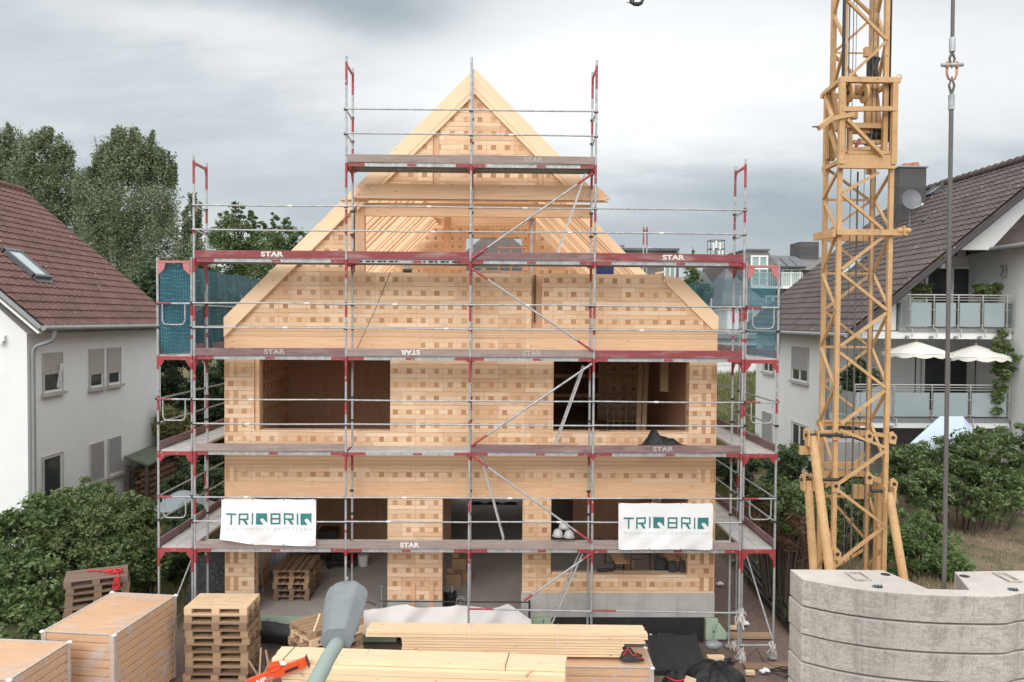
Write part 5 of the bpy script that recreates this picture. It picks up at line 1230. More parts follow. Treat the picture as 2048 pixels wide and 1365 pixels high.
bar(at(1667, 195, ykc-.2), at(1690, 312, yc+.1), .07, .09); bar(at(1656, 200, ykc-.1), at(1676, 262, yc+.3), .06, .07); bar(at(1662, 262, yc+.3), at(1680, 318, yc+.1), .06, .08)
for u in (1655, 1668): bar(at(u, 270, ykc-.2), at(u, 318, ykc-.2), .04, .05)
# inner frame with winch
for u in (1700, 1767): bar(at(u, 248, YF+.1), at(u, 312, YF+.1), .05, .07)
bar(at(1696, 300, YF+.1), at(1770, 296, YF+.1), .06, .06); bar(at(1700, 250, YF+.1), at(1768, 250, YF+.1), .05, .06); bar(at(1690, 308, YF), at(1785, 308, YF), .2, .05)
bar(at(1745, 190, YF+.2), at(1768, 290, YF+.2), .05, .06); bar(at(1752, 180, YF+.25), at(1760, 255, YF+.25), .05, .06)
b = MB(); c = at(1752, 270, YF+.25); b.tube(c+V(-.14, 0, 0), c+V(.14, 0, 0), .13, 0, 16); b.tube(c+V(-.16, 0, 0), c+V(-.14, 0, 0), .19, 0, 16); b.tube(c+V(.14, 0, 0), c+V(.16, 0, 0), .19, 0, 16); b.build('winch_drum', m_dark, cr)
b = MB(); c = at(1714, 290, YF+.1); b.beam(c+V(-.06, 0, -.12), c+V(.05, 0, .1), .04, .05); b.build('red_lever', m_rust, cr)
for u, v in ((1699, 186), (1729, 188)):
    c = at(u, v, yc+.05); b = MB(); b.tube(c+V(-.02, 0, 0), c+V(.02, .0, 0), .16, 0, 18); b.tube(c+V(-.03, 0, 0), c+V(.03, 0, 0), .04, 1, 10); b.build('sheave', [m_y, m_dark], cr)
for u, v, w_, h in ((1690, 195, .10, .30), (1716, 180, .09, .16), (1745, 172, .2, .12), (1739, 228, .16, .5), (1702, 228, .2, .18), (1723, 262, .3, .10), (1735, 285, .5, .06)):
    c = at(u, v, YF+.15); b = MB(); b.box((c.x-w_/2, c.y-.05, c.z-h/2), (c.x+w_/2, c.y+.05, c.z+h/2)); b.build('bracket', m_y, cr)
# inner mast, rising out of the picture
ztop = 22.
ixl, ixr = at(1692, 80, YF).x, at(1773, 80, YF).x; jxl, jxr = at(1667, 80, YK).x, at(1748, 80, YK).x
for x, y, wd in ((ixl, YF, .05), (ixr, YF, .075), (jxl, YK, .08), (jxr, YK, .13)): b = MB(); b.box((x-wd/2, y-wd/2, zt-1.2), (x+wd/2, y+wd/2, ztop)); b.build('inner_mast_chord', m_y, cr)
b = MB(); b.box((ixl-.055, YF-.06, zt-.2), (ixl-.036, YF+.03, ztop)); b.box((ixr+.052, YF-.04, zt-1), (ixr+.07, YF+.05, ztop)); b.build('cable_duct', m_dark, cr)
P = .66
for k in range(18):
    z0 = zf(161)+k*P; z1 = z0+P
    xa, xb = (ixl, ixr) if k % 2 == 0 else (ixr, ixl); bar((xa, YF-.03, z0), (xb, YF-.03, z1), .045, .045, 'inner_mast_brace', up=(0, 1, 0))
    xa, xb = (jxr, jxl) if k % 2 == 0 else (jxl, jxr); bar((xa, YK+.03, z0), (xb, YK+.03, z1), .045, .045, 'inner_mast_brace', up=(0, 1, 0))
    y0, y1 = (YK, YF) if k % 2 == 0 else (YF, YK)
    xa_, xb_ = (jxl, ixl) if k % 2 == 0 else (ixl, jxl); bar((xa_, y0, z0), (xb_, y1, z1), .045, .05, 'inner_mast_brace', up=(1, 0, 0)); xa_, xb_ = (jxr+.05, ixr) if k % 2 == 0 else (ixr, jxr+.05); bar((xa_, y0, z0), (xb_, y1, z1), .045, .05, 'inner_mast_brace', up=(1, 0, 0))
    if k % 2 == 1 and k < 14: bar((jxl, YK-.03, z0), (jxr, YK-.03, z0), .02, .025, 'inner_mast_brace')
c = at(1737, 103, YF+.2); b = MB(); b.box((c.x-.05, c.y, c.z-.08), (c.x+.14, c.y+.1, c.z+.08)); b.build('junction_box', m_y, cr)
c = at(1746, 140, YF+.1); b = MB(); b.box((c.x-.06, c.y, c.z-.2), (c.x+.04, c.y+.12, c.z+.22)); b.pipe([c+V(.08, 0, .2), c+V(.02, 0, .05), c+V(.05, 0, -.1)], .05); b.build('rope_clamp', m_dark, cr)
# hoist ropes
for u, va, vb, r_, yy in ((1697, -400, 1140, .008, YF+.1), (1711, 340, 1140, .017, YF+.2), (1724, 180, 1140, .006, YF+.15), (1737, -300, 1140, .008, YF+.05), (1746, 0, 1140, .008, YF+.1), (1703, -400, 166, .006, YK-.1), (1689, -400, 330, .012, YF+.02)):
    x = at(u, 600, yy).x; b = MB(); b.tube((x, yy, zf(vb)), (x, yy, zf(va)), r_, 0, 6); b.build('hoist_rope', m_rope, cr)
# foot: ring beams, cabinet, raking struts
for v in (857, 878, 945, 963): 
    yy = YK+.05 if v in (857, 945) else YF-.06
    if v in (857, 945): bar((xl-.05, yy, zf(v)), (xr+.05, yy, zf(v)), .06, .10, 'ring_beam')
bar((xl, YK+.05, zf(878)), (xr, YK+.05, zf(878)), .06, .1, 'ring_beam'); bar((xl, YK+.05, zf(963)), (xr, YK+.05, zf(963)), .06, .1, 'ring_beam')
b = MB(); c0, c1 = at(1652, 940, 15.2), at(1728, 885, 15.2); b.box((c0.x, 15.2, c0.z), (c1.x, 15.7, c1.z)); b.build('grey_cabinet', mat('cabinet_grey', conc((.22, .21, .21), (.32, .31, .30))), cr)
def strut(u0, v0, u1, v1, Y0, Y1, r_=.072):
    p = at(u0, v0, Y0); q = at(u1, v1, Y1); d = (q-p); q = p+d*((p.z-.95)/(p.z-q.z)) if p.z > q.z else q
    b = MB(); b.tube(p, q, r_, 0, 14); b.build('strut', m_y, cr)
    b = MB(); b.tube(p+V(-.12, 0, .02), p+V(.5 if u0 < 1700 else -.3, 0, .02), .03, 1, 8); 
    for dx in (-.085, .07): b.box((p.x+dx-.015, p.y-.08, p.z-.16), (p.x+dx+.015, p.y+.08, p.z+.1))
    b.build('pin_joint', [m_y, m_dark], cr)
strut(1625, 873, 1659, 1140, 13.0, 12.4); strut(1616, 962, 1627, 1140, 13.3, 13.0, .066); strut(1778, 985, 1806, 1150, 13.2, 12.8, .07)
b = MB(); c = at(1606, 901, 13.05); b.box((c.x-.06, c.y-.03, c.z-.07), (c.x+.1, c.y+.03, c.z+.07)); b.build('bracket', m_y, cr)
b = MB(); x0 = at(1752, 1060, YF+.3).x; b.box((x0, YF+.25, .9), (x0+.14, YF+.4, zf(972))); b.build('strut', m_y, cr)
for u, v in ((1614, 868), (1672, 868), (1738, 872), (1785, 875), (1613, 955), (1787, 968), (1738, 955), (1671, 972), (1674, 1108)):
    c = at(u, v, YF-.05); b = MB(); b.prism([(c.x-.06, c.z-.10), (c.x+.05, c.z-.12), (c.x+.07, c.z+.02), (c.x, c.z+.10), (c.x-.06, c.z+.07)], c.y-.02, c.y+.02); b.tube(c+V(0, -.04, 0), c+V(0, .04, 0), .03, 1, 8); b.build('lug', [m_y, m_dark], cr)
bar(at(1640, 867, YF), at(1672, 865, YF), .06, .07, 'ring_beam'); bar(at(1745, 868, YF), at(1785, 873, YF), .06, .07, 'ring_beam'); bar(at(1645, 957, YF+.2), at(1675, 975, YF), .06, .08, 'ring_beam'); bar(at(1742, 955, YF+.2), at(1785, 972, YF), .06, .08, 'ring_beam')
c = at(1719, 985, YF+.5); b = MB(); b.box((c.x-.1, c.y, c.z-.12), (c.x+.08, c.y+.1, c.z+.12)); b.build('junction_box', m_y, cr)
b = MB(); b.box((5.45, 10.2, .55), (9.0, 13.2, .95)); b.box((5.6, 13.2, .55), (6.8, 14.4, .95)); b.box((5.6, 10.3, .02), (6.0, 10.7, .55)); b.box((8.6, 10.3, .02), (9.0, 10.7, .55)); b.build('base_frame', m_y, cr)
b = MB(); b.box((4.3, 8.4, 1.0), (6.3, 9.2, 1.3)); b.box((5.4, 8.6, .951), (7.2, 12.2, 1.29)); b.build('ballast_beam', m_y, cr)
# ------------------------------------------------------------ ballast slabs
img = [(1580,1139),(1605,1159),(1664,1170.5),(1739,1181),(1815,1187.5),(1890,1191.5),(2003,1193),(2100,1190)]
pts = [onz(u, v, 4.1) for u, v in img]; back = [onz(1909, 1143.6, 4.1), onz(1939, 1180, 4.1), onz(1856, 1178, 4.1), onz(1766, 1140.5, 4.1)]
xc = (back[1].x+back[2].x)/2
outer = [(p.x, p.y) for p in pts[:7]]; ym = outer[-1][1]
mir = [(2*xc-x+.15, y) for x, y in outer[:5][::-1]]
poly = outer+mir+[(back[0].x, back[0].y), (back[1].x, back[1].y), (back[2].x, back[2].y), (back[3].x, back[3].y)]
smooth_poly = [poly[0]]
for i in range(1, 10):
    p0_, p1_, p2_, p3_ = [Vector(poly[j]) for j in (i-1, i, i+1, i+2)]
    if i == 1: p0_ = p1_-(p2_-p1_)
    if i == 9: p3_ = p2_+(p2_-p1_)
    for q_ in range(5):
        t = q_/5; v_ = .5*((2*p1_)+(p2_-p0_)*t+(2*p0_-5*p1_+4*p2_-p3_)*t*t+(3*p1_-p0_-3*p2_+p3_)*t**3); smooth_poly.append((v_.x, v_.y))
smooth_poly += poly[10:]
names = ['topmost', 'second', 'third', 'fourth', 'fifth', 'sixth', 'seventh', 'eighth', 'ninth']
H0 = 4.1; hh = .318
for k in range(9):
    b = MB(); z1 = H0-k*hh; z0 = z1-hh+.022; r = random.Random(k)
    dx = 0 if k == 0 else r.uniform(-.012, .004); dy = -.0 if k == 0 else r.uniform(-.010, .004)
    n_ = []
    for i in range(0):
        a, c = poly[i], poly[(i+1) % len(poly)]; n_.append(a)
        if i < 10:
            pass
    b.prism([(x+dx, y+dy) for x, y in smooth_poly], z0, z1, 0, 'z')
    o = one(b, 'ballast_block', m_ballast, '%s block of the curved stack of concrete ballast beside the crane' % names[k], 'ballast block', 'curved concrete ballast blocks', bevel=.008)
    if k == 0:
        root = o; base = Vector(o.location)
        for u, v in ((1771, 1149.5), (1755, 1174), (1929, 1153), (2026, 1180)):
            c = onz(u, v, 4.1)-base; b2 = MB(); 
            b2.add([c+V(.055*math.cos(a*.5236), .055*math.sin(a*.5236), .003) for a in range(12)], [tuple(range(12))]); ho = b2.build('lifting_hole', m_hole, root, local=True)
            if v > 1160:
                b2 = MB(); 
                for j in (-1, 0, 1): b2.pipe([c+V(j*.035-.03, -.03, .004), c+V(j*.035, 0, .02), c+V(j*.035+.03, .03, .004)], .007, 0, 5)
                b2.build('lifting_loop', mat('worn_teal_steel', color=(.12, .17, .17), rough=.6), root, local=True)
        for u0, v0, u1, v1 in ((1690, 1147, 1745, 1163), (1985, 1148, 2045, 1166)):
            p, q = onz(u0, v0, 4.1)-base, onz(u1, v1, 4.1)-base; b2 = MB(); t = .02
            x0_, x1_, y0_, y1_ = p.x, q.x, q.y, p.y
            b2.box((x0_, y0_, .0+hh-.030), (x1_, y0_+t, hh+.0)); b2.box((x0_, y1_-t, hh-.030), (x1_, y1_, hh+.0)); b2.box((x0_, y0_+t, hh-.030), (x0_+t, y1_-t, hh+.0)); b2.box((x1_-t, y0_+t, hh-.030), (x1_, y1_-t, hh+.0))
            b2.build('raised_rim', m_ballast, root, local=True)
# ------------------------------------------------------------ pendant rope and hook
pr = thing('pendant_rope', 'thick grey wire rope with a shackle hanging down behind the ballast slabs', 'wire rope', (at(1889, 1170, 8.95).x, 8.95, 3.0))
def pl(v): 
    t = v/1178; return at(1906-18*t, v, 8.95)
top = pl(0)+(pl(0)-pl(600))*3.0
b = MB(); b.tube(pl(100), top, .021, 0, 10); b.build('upper_rope', m_rope, pr)
b = MB(); lo = pl(1178); lo2 = lo+(lo-pl(700)).normalized()*1.6; b.tube(pl(200), lo2, .024, 0, 10); b.build('lower_rope', m_rope, pr)
b = MB(); b.tube(pl(76), pl(104), .034, 0, 12); b.build('ferrule', m_galv, pr); b = MB(); b.tube(pl(190), pl(220), .034, 0, 12); b.build('ferrule', m_galv, pr)
b = MB(); c = pl(118); b.pipe([pl(104), c+V(-.03, 0, 0), pl(132)+V(0, 0, -.02), c+V(.03, 0, 0), pl(104)], .014, 0, 6); b.pipe([pl(190), pl(172)+V(-.03, 0, 0), pl(155), pl(172)+V(.03, 0, 0), pl(190)], .014, 0, 6); b.build('thimbles', m_rope, pr)
b = MB(); c = pl(131); b.pipe([c+V(-.055, 0, .04), c+V(-.055, 0, -.10), c+V(-.035, 0, -.15), c+V(0, 0, -.17), c+V(.035, 0, -.15), c+V(.055, 0, -.10), c+V(.055, 0, .04)], .014, 0, 8)
for s_ in (-1, 1): b.ball(c+V(s_*.055, 0, .0), (.02, .028, .05), 0, 8, 6)
b.build('shackle', m_brass, pr)
b = MB(); b.tube(c+V(-.12, 0, 0), c+V(.125, 0, .01), .022, 0, 10); b.build('shackle_pin', m_galv, pr)
hk = thing('crane_hook', 'dark crane hook block just dipping into the top edge of the sky', 'crane hook', tuple(at(1270, 8, 14)))
b = MB(); g = [at(u, v, 14) for u, v in ((1262, -25), (1261, -5), (1262, 5), (1268, 8), (1276, 9), (1282, 7), (1286, 0), (1285, -15))]; b.pipe(g, [.018, .02, .03, .035, .04, .032, .024, .014], 0, 8); b.build('hook', m_dark, hk)
b = MB(); c = at(1267, -50, 14); b.box((c.x-.2, 13.9, c.z-.18), (c.x+.2, 14.1, c.z+.4)); b.tube(c+V(0, 0, -.4), c+V(0, 0, -.15), .04); b.build('block', m_dark, hk)
b = MB(); b.tube(at(1267, -2, 14), at(1267, 13, 14), .02, 0, 6, .006); b.tube(at(1254, 6, 14), at(1263, 6, 14), .008, 0, 5); b.build('safety_latch', m_dark, hk)
b = MB(); b.tube(c+V(-.1, 0, .3), c+V(-.1, 0, 9), .01); b.tube(c+V(.1, 0, .3), c+V(.1, 0, 9), .01); b.build('hoist_rope', m_rope, hk)
# ------------------------------------------------------------ street lamp in the foreground
lp = thing('street_lamp', 'grey street lamp head on a pale green arm, close to the camera', 'street lamp', (-.80, 2.2, 0))
m_lamp = mat('lamp_grey', lambda n: {'Base Color': n.mix(n.rng(n.noise(n.pos(), 9, 4), .4, .7), (.185, .205, .215), (.22, .24, .25)), 'Normal': n.bump(n.noise(n.pos(), 60, 2), .08, .002)}, rough=.42)
A, B_ = at(674, 1278, 3.95), at(697, 1176, 4.62); ax = (B_-A).normalized(); sd_ = ax.cross(V(0, 0, 1)).normalized(); upv = sd_.cross(ax)
secs = [(-.0, .074, .040, .045), (.03, .082, .050, .06), (.42, .106, .060, .06), (.78, .122, .060, .05), (.90, .121, .056, .042), (.96, .108, .046, .03), (1.0, .080, .028, .018)]
L = (B_-A).length; b = MB(); vs = []; prof = [(-1, -.1), (-.82, .55), (-.55, .95), (.35, 1.05), (.48, .95), (1, -.1), (.75, -.8), (-.75, -.8)]
for t, w_, hu, hd in secs:
    for px, pz in prof: vs.append(A+ax*(t*L)+sd_*(px*w_)+upv*(pz*(hu if pz > 0 else hd)))
k = len(prof); fs = [(i*k+j, i*k+(j+1) % k, (i+1)*k+(j+1) % k, (i+1)*k+j) for i in range(len(secs)-1) for j in range(k)]
b.add(vs, fs+[tuple(range(k)), tuple(range(len(vs)-k, len(vs)))[::-1]], 0, False); hd_ = b.build('lamp_head', m_lamp, lp, bevel=.012)
b = MB(); b.tube(at(694, 1172, 4.55)+V(0, 0, .035), at(694, 1172, 4.55)+V(0, 0, .05), .008, 0, 10); b.build('sensor_dot', m_galv, hd_)
b = MB(); c = A.lerp(B_, .55)-upv*.056; b.add([c+sd_*sx__*.09+ax*sy__*.17 for sx__, sy__ in ((-1, -1), (1, -1), (1, 1), (-1, 1))], [(0, 1, 2, 3)]); b.build('lens', m_frost, hd_)
m_arm = mat('pale_green_paint', lambda n: n.mix(n.noise(n.mapv(n.pos(), (3, 3, 3)), 1, 4), (.24, .29, .255), (.30, .35, .315)), rough=.55)
b = MB(); a1 = at(682, 1275, 4.05); a2 = at(655, 1318, 3.75); a3 = at(628, 1372, 3.5); b.pipe([a1, a2, a3, a3+V(-.0, -.5, -.08), V(-.80, 2.6, 5.05), V(-.80, 2.32, 4.7), V(-.80, 2.2, 4.2), V(-.80, 2.2, 0)], [.036, .037, .038, .038, .039, .04, .045, .07], 0, 16); b.build('pole', m_arm, lp)
# ------------------------------------------------------------ pallets
def make_pallet(m, loc, rot, label, cat='pallet', group=None):
    'EUR pallet, 1.2 along x, 0.8 along y'
    t = thing('pallet', label, cat, loc, group); t.rotation_euler = (0, 0, rot)
    for i in range(5):
        y = -.4+[.0725, .2375, .4, .5625, .7275][i]; w_ = .145 if i % 2 == 0 else .10
        b = MB(); b.box((-.6, y-w_/2, .122), (.6, y+w_/2, .144)); b.build('deck_board', m, t, local=True)
    for x in (-.5275, 0, .5275):
        b = MB(); b.box((x-.0725, -.4, .10), (x+.0725, .4, .1219)); b.build('stringer_board', m, t, local=True)
        for y in (-.35, 0, .35): b = MB(); b.box((x-.0725, y-.05, .022), (x+.0725, y+.05, .0999)); b.build('block', m, t, local=True)
    for y in (-.35, 0, .35): b = MB(); b.box((-.6, y-.05, 0), (.6, y+.05, .0219)); b.build('bottom_board', m, t, local=True)
    return t
proto = {}
def pallet(m, loc, rot, label, group):
    if m.name not in proto: proto[m.name] = make_pallet(m, loc, rot, label, group=group); return proto[m.name]
    c = copy_tree(proto[m.name]); c.location = loc; c.rotation_euler = (0, 0, rot); c['label'] = label; c['group'] = group; return c
ordn = ['topmost', 'second', 'third', 'fourth', 'fifth', 'sixth', 'seventh', 'eighth', 'ninth', 'lowest']
def stack(cx, cy, ztop, n_, rot, mats_, desc, group, jit=.03, seed=1):
    r = random.Random(seed)
    for k in range(n_):
        z = ztop-.144*(k+1); m = mats_[min(k, len(mats_)-1)] if not callable(mats_) else mats_(k)
        lab = '%s pallet of %s' % (ordn[k] if k < n_-1 else 'lowest', desc)
        pallet(m, (cx+(r.uniform(-jit, jit) if k else 0), cy+(r.uniform(-jit, jit) if k else 0), z), rot+r.uniform(-.02, .02), lab, group)
c0, c1 = onz(369, 1212, 1.47), onz(494, 1220, 1.47)
stack((c0.x+c1.x)/2, (c0.y+c1.y)/2+.40, 1.47, 10, .0, [m_pal_new, m_pale, m_pal_brown, m_pale, m_pale, m_pal_brown, m_pale, m_pale, m_pal_brown, m_pale], 'the tall pale stack left of the street lamp', 'pallets in the tall pale stack', .035, 3)
c0 = onz(190, 1152, 1.5); stack(c0.x-.05, 17.1, 1.5, 10, .42, [m_pal_old, m_pal_old, m_pal_brown, m_pal_old, m_pal_brown, m_pal_old, m_pal_brown, m_pal_old, m_pal_brown, m_pal_old], 'the weathered stack with a red strap by the bushes', 'pallets in the weathered stack', .05, 5)
c0, c1 = onz(545, 1204, .58), onz(619, 1204, .58); stack((c0.x+c1.x)/2, c0.y+.6, .58+.144*5, 5, math.pi/2, [m_pal_brown, m_pale, m_pale, m_pal_old, m_pal_brown], 'the stack inside the left ground floor opening', 'pallets inside the house', .02, 6)
c0 = onz(650, 1262, 1.0); stack(c0.x-.08, 15.75, 1.02, 7, .75, [m_pale, m_pal_new, m_pale, m_pal_brown, m_pale, m_pale, m_pal_brown], 'the slanting stack half hidden behind the lamp head', 'pallets behind the lamp head', .03, 8)
# red strap on the weathered stack
b = MB(); c = onz(225, 1145, 1.52); m_strap = mat('red_strap', color=(.62, .03, .035), rough=.6)
b.pipe([V(c.x-.6, c.y+.1, 1.53), V(c.x-.3, c.y+.05, 1.54), V(c.x-.05, c.y, 1.56), V(c.x+.15, c.y-.1, 1.54), V(c.x+.26, c.y-.26, 1.5), V(c.x+.26, c.y-.29, 1.25)], .016, 0, 6)
for k in range(9): b.pipe([V(c.x-.2+k*.05, c.y+random.uniform(-.1, .1), 1.525), V(c.x-.1+k*.04, c.y+random.uniform(-.12, .1), 1.58), V(c.x+random.uniform(-.1, .25), c.y+random.uniform(-.2, .1), 1.525)], .014, 0, 5)
for k in range(4): b.pipe([V(c.x+.2+k*.02, c.y-.3, 1.5), V(c.x+.16+k*.05, c.y-.32, 1.35), V(c.x+.2+k*.02, c.y-.33, 1.2+k*.03)], .014, 0, 5)
one(b, 'lashing_strap', m_strap, 'tangled red lashing strap on top of the weathered pallets', 'strap')
# ------------------------------------------------------------ film wrapped packages
m_pkg = mat('packed_boards', wood_fn((.70, .42, .225), 0, .22, knots=False), rough=.6)
def film():
    m = bpy.data.materials.new('plastic_film'); m.use_nodes = True; n = N(m.node_tree)
    out = n.n('ShaderNodeOutputMaterial'); tr = n.n('ShaderNodeBsdfTransparent'); b = n.n('ShaderNodeBsdfPrincipled'); mx = n.n('ShaderNodeMixShader')
    p = n.pos(); g = n.noise(n.mapv(p, (1.0, 1.4, 1.4)), 1.1, 5, .55, 1.6); f = n.noise(n.mapv(p, (3, 9, 9)), 3, 4, .6, .6)
    b.inputs['Base Color'].default_value = (.72, .70, .69, 1); b.inputs['Roughness'].default_value = .16
    n.put(b.inputs['Normal'], n.bump(n.m('ADD', g, n.m('MULTIPLY', f, .5)), .6, .03))
    n.put(mx.inputs[0], n.m('ADD', n.rng(g, .48, .70, .10, .55), n.rng(f, .58, .76, 0., .3))); n.t.links.new(tr.outputs[0], mx.inputs[1]); n.t.links.new(b.outputs[0], mx.inputs[2]); n.t.links.new(mx.outputs[0], out.inputs[0]); return m
m_film = film(); m_edge = mat('edge_protector', lambda n: n.mix(n.noise(n.pos(), 8, 4), (.44, .33, .25), (.62, .54, .48)), rough=.45); m_tape = mat('white_corner_foil', color=(.80, .80, .80), rough=.3)
def package(cx, cy, zt, w_, l_, h_, rot, label):
    'film wrapped block of grooved boards; w_ along x, l_ along y'
    t = thing('wrapped_package', label, 'wrapped package', (cx, cy, zt-h_), 'film wrapped packages of boards'); t.rotation_euler = (0, 0, rot)
    n_ = int(h_/.137); hb = h_/n_
    for k in range(n_):
        b = MB(); z = k*hb; b.box((-w_/2+.01, -l_/2+.01, z), (w_/2-.01, l_/2-.01, z+hb-.022)); b.box((-w_/2+.03, -l_/2+.03, z+hb-.0219), (w_/2-.03, l_/2-.03, z+hb-.0001)); b.build('board_layer', m_pkg, t, local=True, bevel=.014)
    b = MB()
    for sx__, sy__ in ((-1, -1), (1, -1), (1, 1), (-1, 1)):
        b = MB(); x, y = sx__*(w_/2), sy__*(l_/2); b.box((x-.085*(sx__ > 0), y-.006, .0), (x+.085*(sx__ < 0), y+.006, h_+.004)); b.box((x-.006, y-.085*(sy__ > 0)+.007*(sy__ < 0), 0), (x+.006, y+.085*(sy__ < 0)-.007*(sy__ > 0), h_+.004)); b.build('corner_strip', m_edge, t, local=True)
        b = MB(); b.ball((x*.99, y*.99, h_-.0), (.045, .045, .028), 0, 8, 6); b.build('corner_foil', m_tape, t, local=True)
    for s_ in (-1, 1):
        b = MB(); b.box((s_*w_/2-.05*(s_ > 0), -l_/2, h_-.004), (s_*w_/2+.05*(s_ < 0), l_/2, h_+.008)); b.build('edge_strip', m_edge, t, local=True)
        b = MB(); b.box((-w_/2+.051, s_*l_/2-.05*(s_ > 0), h_-.004), (w_/2-.051, s_*l_/2+.05*(s_ < 0), h_+.008)); b.build('edge_strip', m_edge, t, local=True)
    b = MB(); r = random.Random(int(cx*100))
    ph = [r.uniform(0, 6) for _ in range(4)]
    def g(u, v):
        x, y = (u-.5)*w_*.99, (v-.5)*l_*.99; e = min(u, 1-u, v, 1-v)*2
        return Vector((x, y, h_+.012+.022*e*abs(math.sin(7*u+5*v+ph[0]))+.03*e*max(0, math.sin(4*v-3*u+ph[1]))**4+.012*e*math.sin(19*u+ph[2])*math.sin(13*v)))
    b.grid(g, 26, 30); b.build('film_top', m_film, t, local=True)
    b = MB(); o_ = .014
    def side_(x0, y0, x1, y1, nx, ny):
        b.grid(lambda u, v: Vector((x0+(x1-x0)*u+nx*(o_+.006*math.sin(u*17+v*5)), y0+(y1-y0)*u+ny*(o_+.006*math.sin(u*15+v*7)), v*h_)), 16, 8)
    side_(-w_/2, -l_/2, w_/2, -l_/2, 0, -1); side_(w_/2, -l_/2, w_/2, l_/2, 1, 0); side_(-w_/2, l_/2, -w_/2, -l_/2, -1, 0); b.build('film_side', m_film, t, local=True)
    return t
def pk(zt, a, b_, c, d, h_, label):
    'corner pixels: front left, front right, back right, back left of the top'
    A_, B__, C_, D_ = [onz(u, v, zt) for u, v in (a, b_, c, d)]; ctr = (A_+B__+C_+D_)/4; wv = ((B__-A_)+(C_-D_))/2; lv = ((D_-A_)+(C_-B__))/2
    return package(ctr.x, ctr.y, zt, wv.length, lv.length, h_, math.atan2(wv.y, wv.x), label)
pk(1.6, (86, 1264), (234, 1272), (348, 1191), (221, 1185), 1.58, 'large film wrapped block of boards beside the tall pale pallet stack')
pk(1.6, (-160, 1352), (16, 1362), (143, 1284), (-5, 1279), 1.58, 'film wrapped block of boards in the bottom left corner of the frame')
pk(.80, (800, 1330), (1302, 1337), (1298, 1297), (830, 1290), .79, 'film wrapped block of boards under the right end of the upper lumber stack')
# ------------------------------------------------------------ lumber stacks
def lumber(name_l, FL, FR, BRr, BL, ztop, layers, label, straps, seed):
    'layers: (thickness, n planks across, extra length left, right, shift forward)'
    root = thing('lumber_stack', label, 'lumber stack', (0, 0, 0), 'stacks of planed lumber')
    FLp, FRp, BRp, BLp = [onz(u, v, ztop) for u, v in (FL, FR, BRr, BL)]
    ctr = (FLp+FRp+BRp+BLp)/4; root.location = (ctr.x, ctr.y, ztop-sum(l[0] for l in layers))
    dx = ((FRp-FLp)+(BRp-BLp))/2; dy = ((BLp-FLp)+(BRp-FRp))/2; LL, W = dx.length, dy.length; rot = math.atan2(dx.y, dx.x); root.rotation_euler = (0, 0, rot)
    r = random.Random(seed); z = sum(l[0] for l in layers)
    zt_ = z
    for th_, n_, xl_, xr_, fw in layers:
        pw = W/n_ if n_ else W
        cnt = n_
        for i in range(cnt):
            y0 = -W/2-fw+i*(W+fw)/cnt; y1 = y0+(W+fw)/cnt-.006
            b = MB(); b.box((-LL/2-xl_+r.uniform(-.012, .012), y0, z-th_+.007), (LL/2+xr_+r.uniform(-.03, .03), y1, z-.001+r.uniform(-.002, .001))); b.build('plank', m_plank, root, local=True)
        z -= th_
    for f_, m in straps:
        x = -LL/2+LL*f_; b = MB(); t = .004
        fw = layers[0][4]
        b.pipe([(x+.03, W/2+.004, zt_-.4), (x+.03, W/2+.004, zt_+.004), (x, -W/2-fw-.004, zt_+.004), (x-.01, -W/2-fw-.006, zt_-.3)], .006, 0, 5); b.build('strap', m, root, local=True)
    return root
m_wstrap = mat('white_band', color=(.7, .7, .68), rough=.5)
lumber('', (731, 1264), (1294, 1267), (1284, 1252), (742, 1243), 1.31, [(.055, 5, 0, 0, 0), (.055, 5, .02, .0, .01), (.03, 5, -.64, -.02, 0), (.05, 5, -.66, -.03, 0), (.05, 5, -.65, -.4, 0), (.05, 5, -.66, -.42, 0), (.05, 5, -.66, -.42, 0), (.05, 5, -.65, -.42, 0), (.05, 5, -.65, -.42, 0)], 'upper stack of pale planed lumber in front of the house, behind the other stack', [(.37, m_wstrap), (.685, m_wstrap)], 2)
lumber('', (545, 1316), (1129, 1337), (1131, 1309), (564, 1294), 1.52, [(.075, 4, 0, 0, 0), (.10, 4, .0, .0, .13), (.10, 4, -.2, 0, .14), (.10, 4, -.2, 0, .14), (.1, 4, -.2, 0, .14), (.1, 4, -.2, 0, .14)], 'nearest stack of pale planed lumber, under the street lamp arm', [(.04, m_dark), (.31, m_wstrap), (.80, m_dark)], 3)
b = MB(); p = onz(1105, 1340, 1.46); b.beam(onz(1052, 1352, 1.45), onz(1077, 1334, 1.45), .03, .03); one(b, 'wood_offcut', m_post, 'short brown offcut lying on the nearest lumber stack', 'offcut')
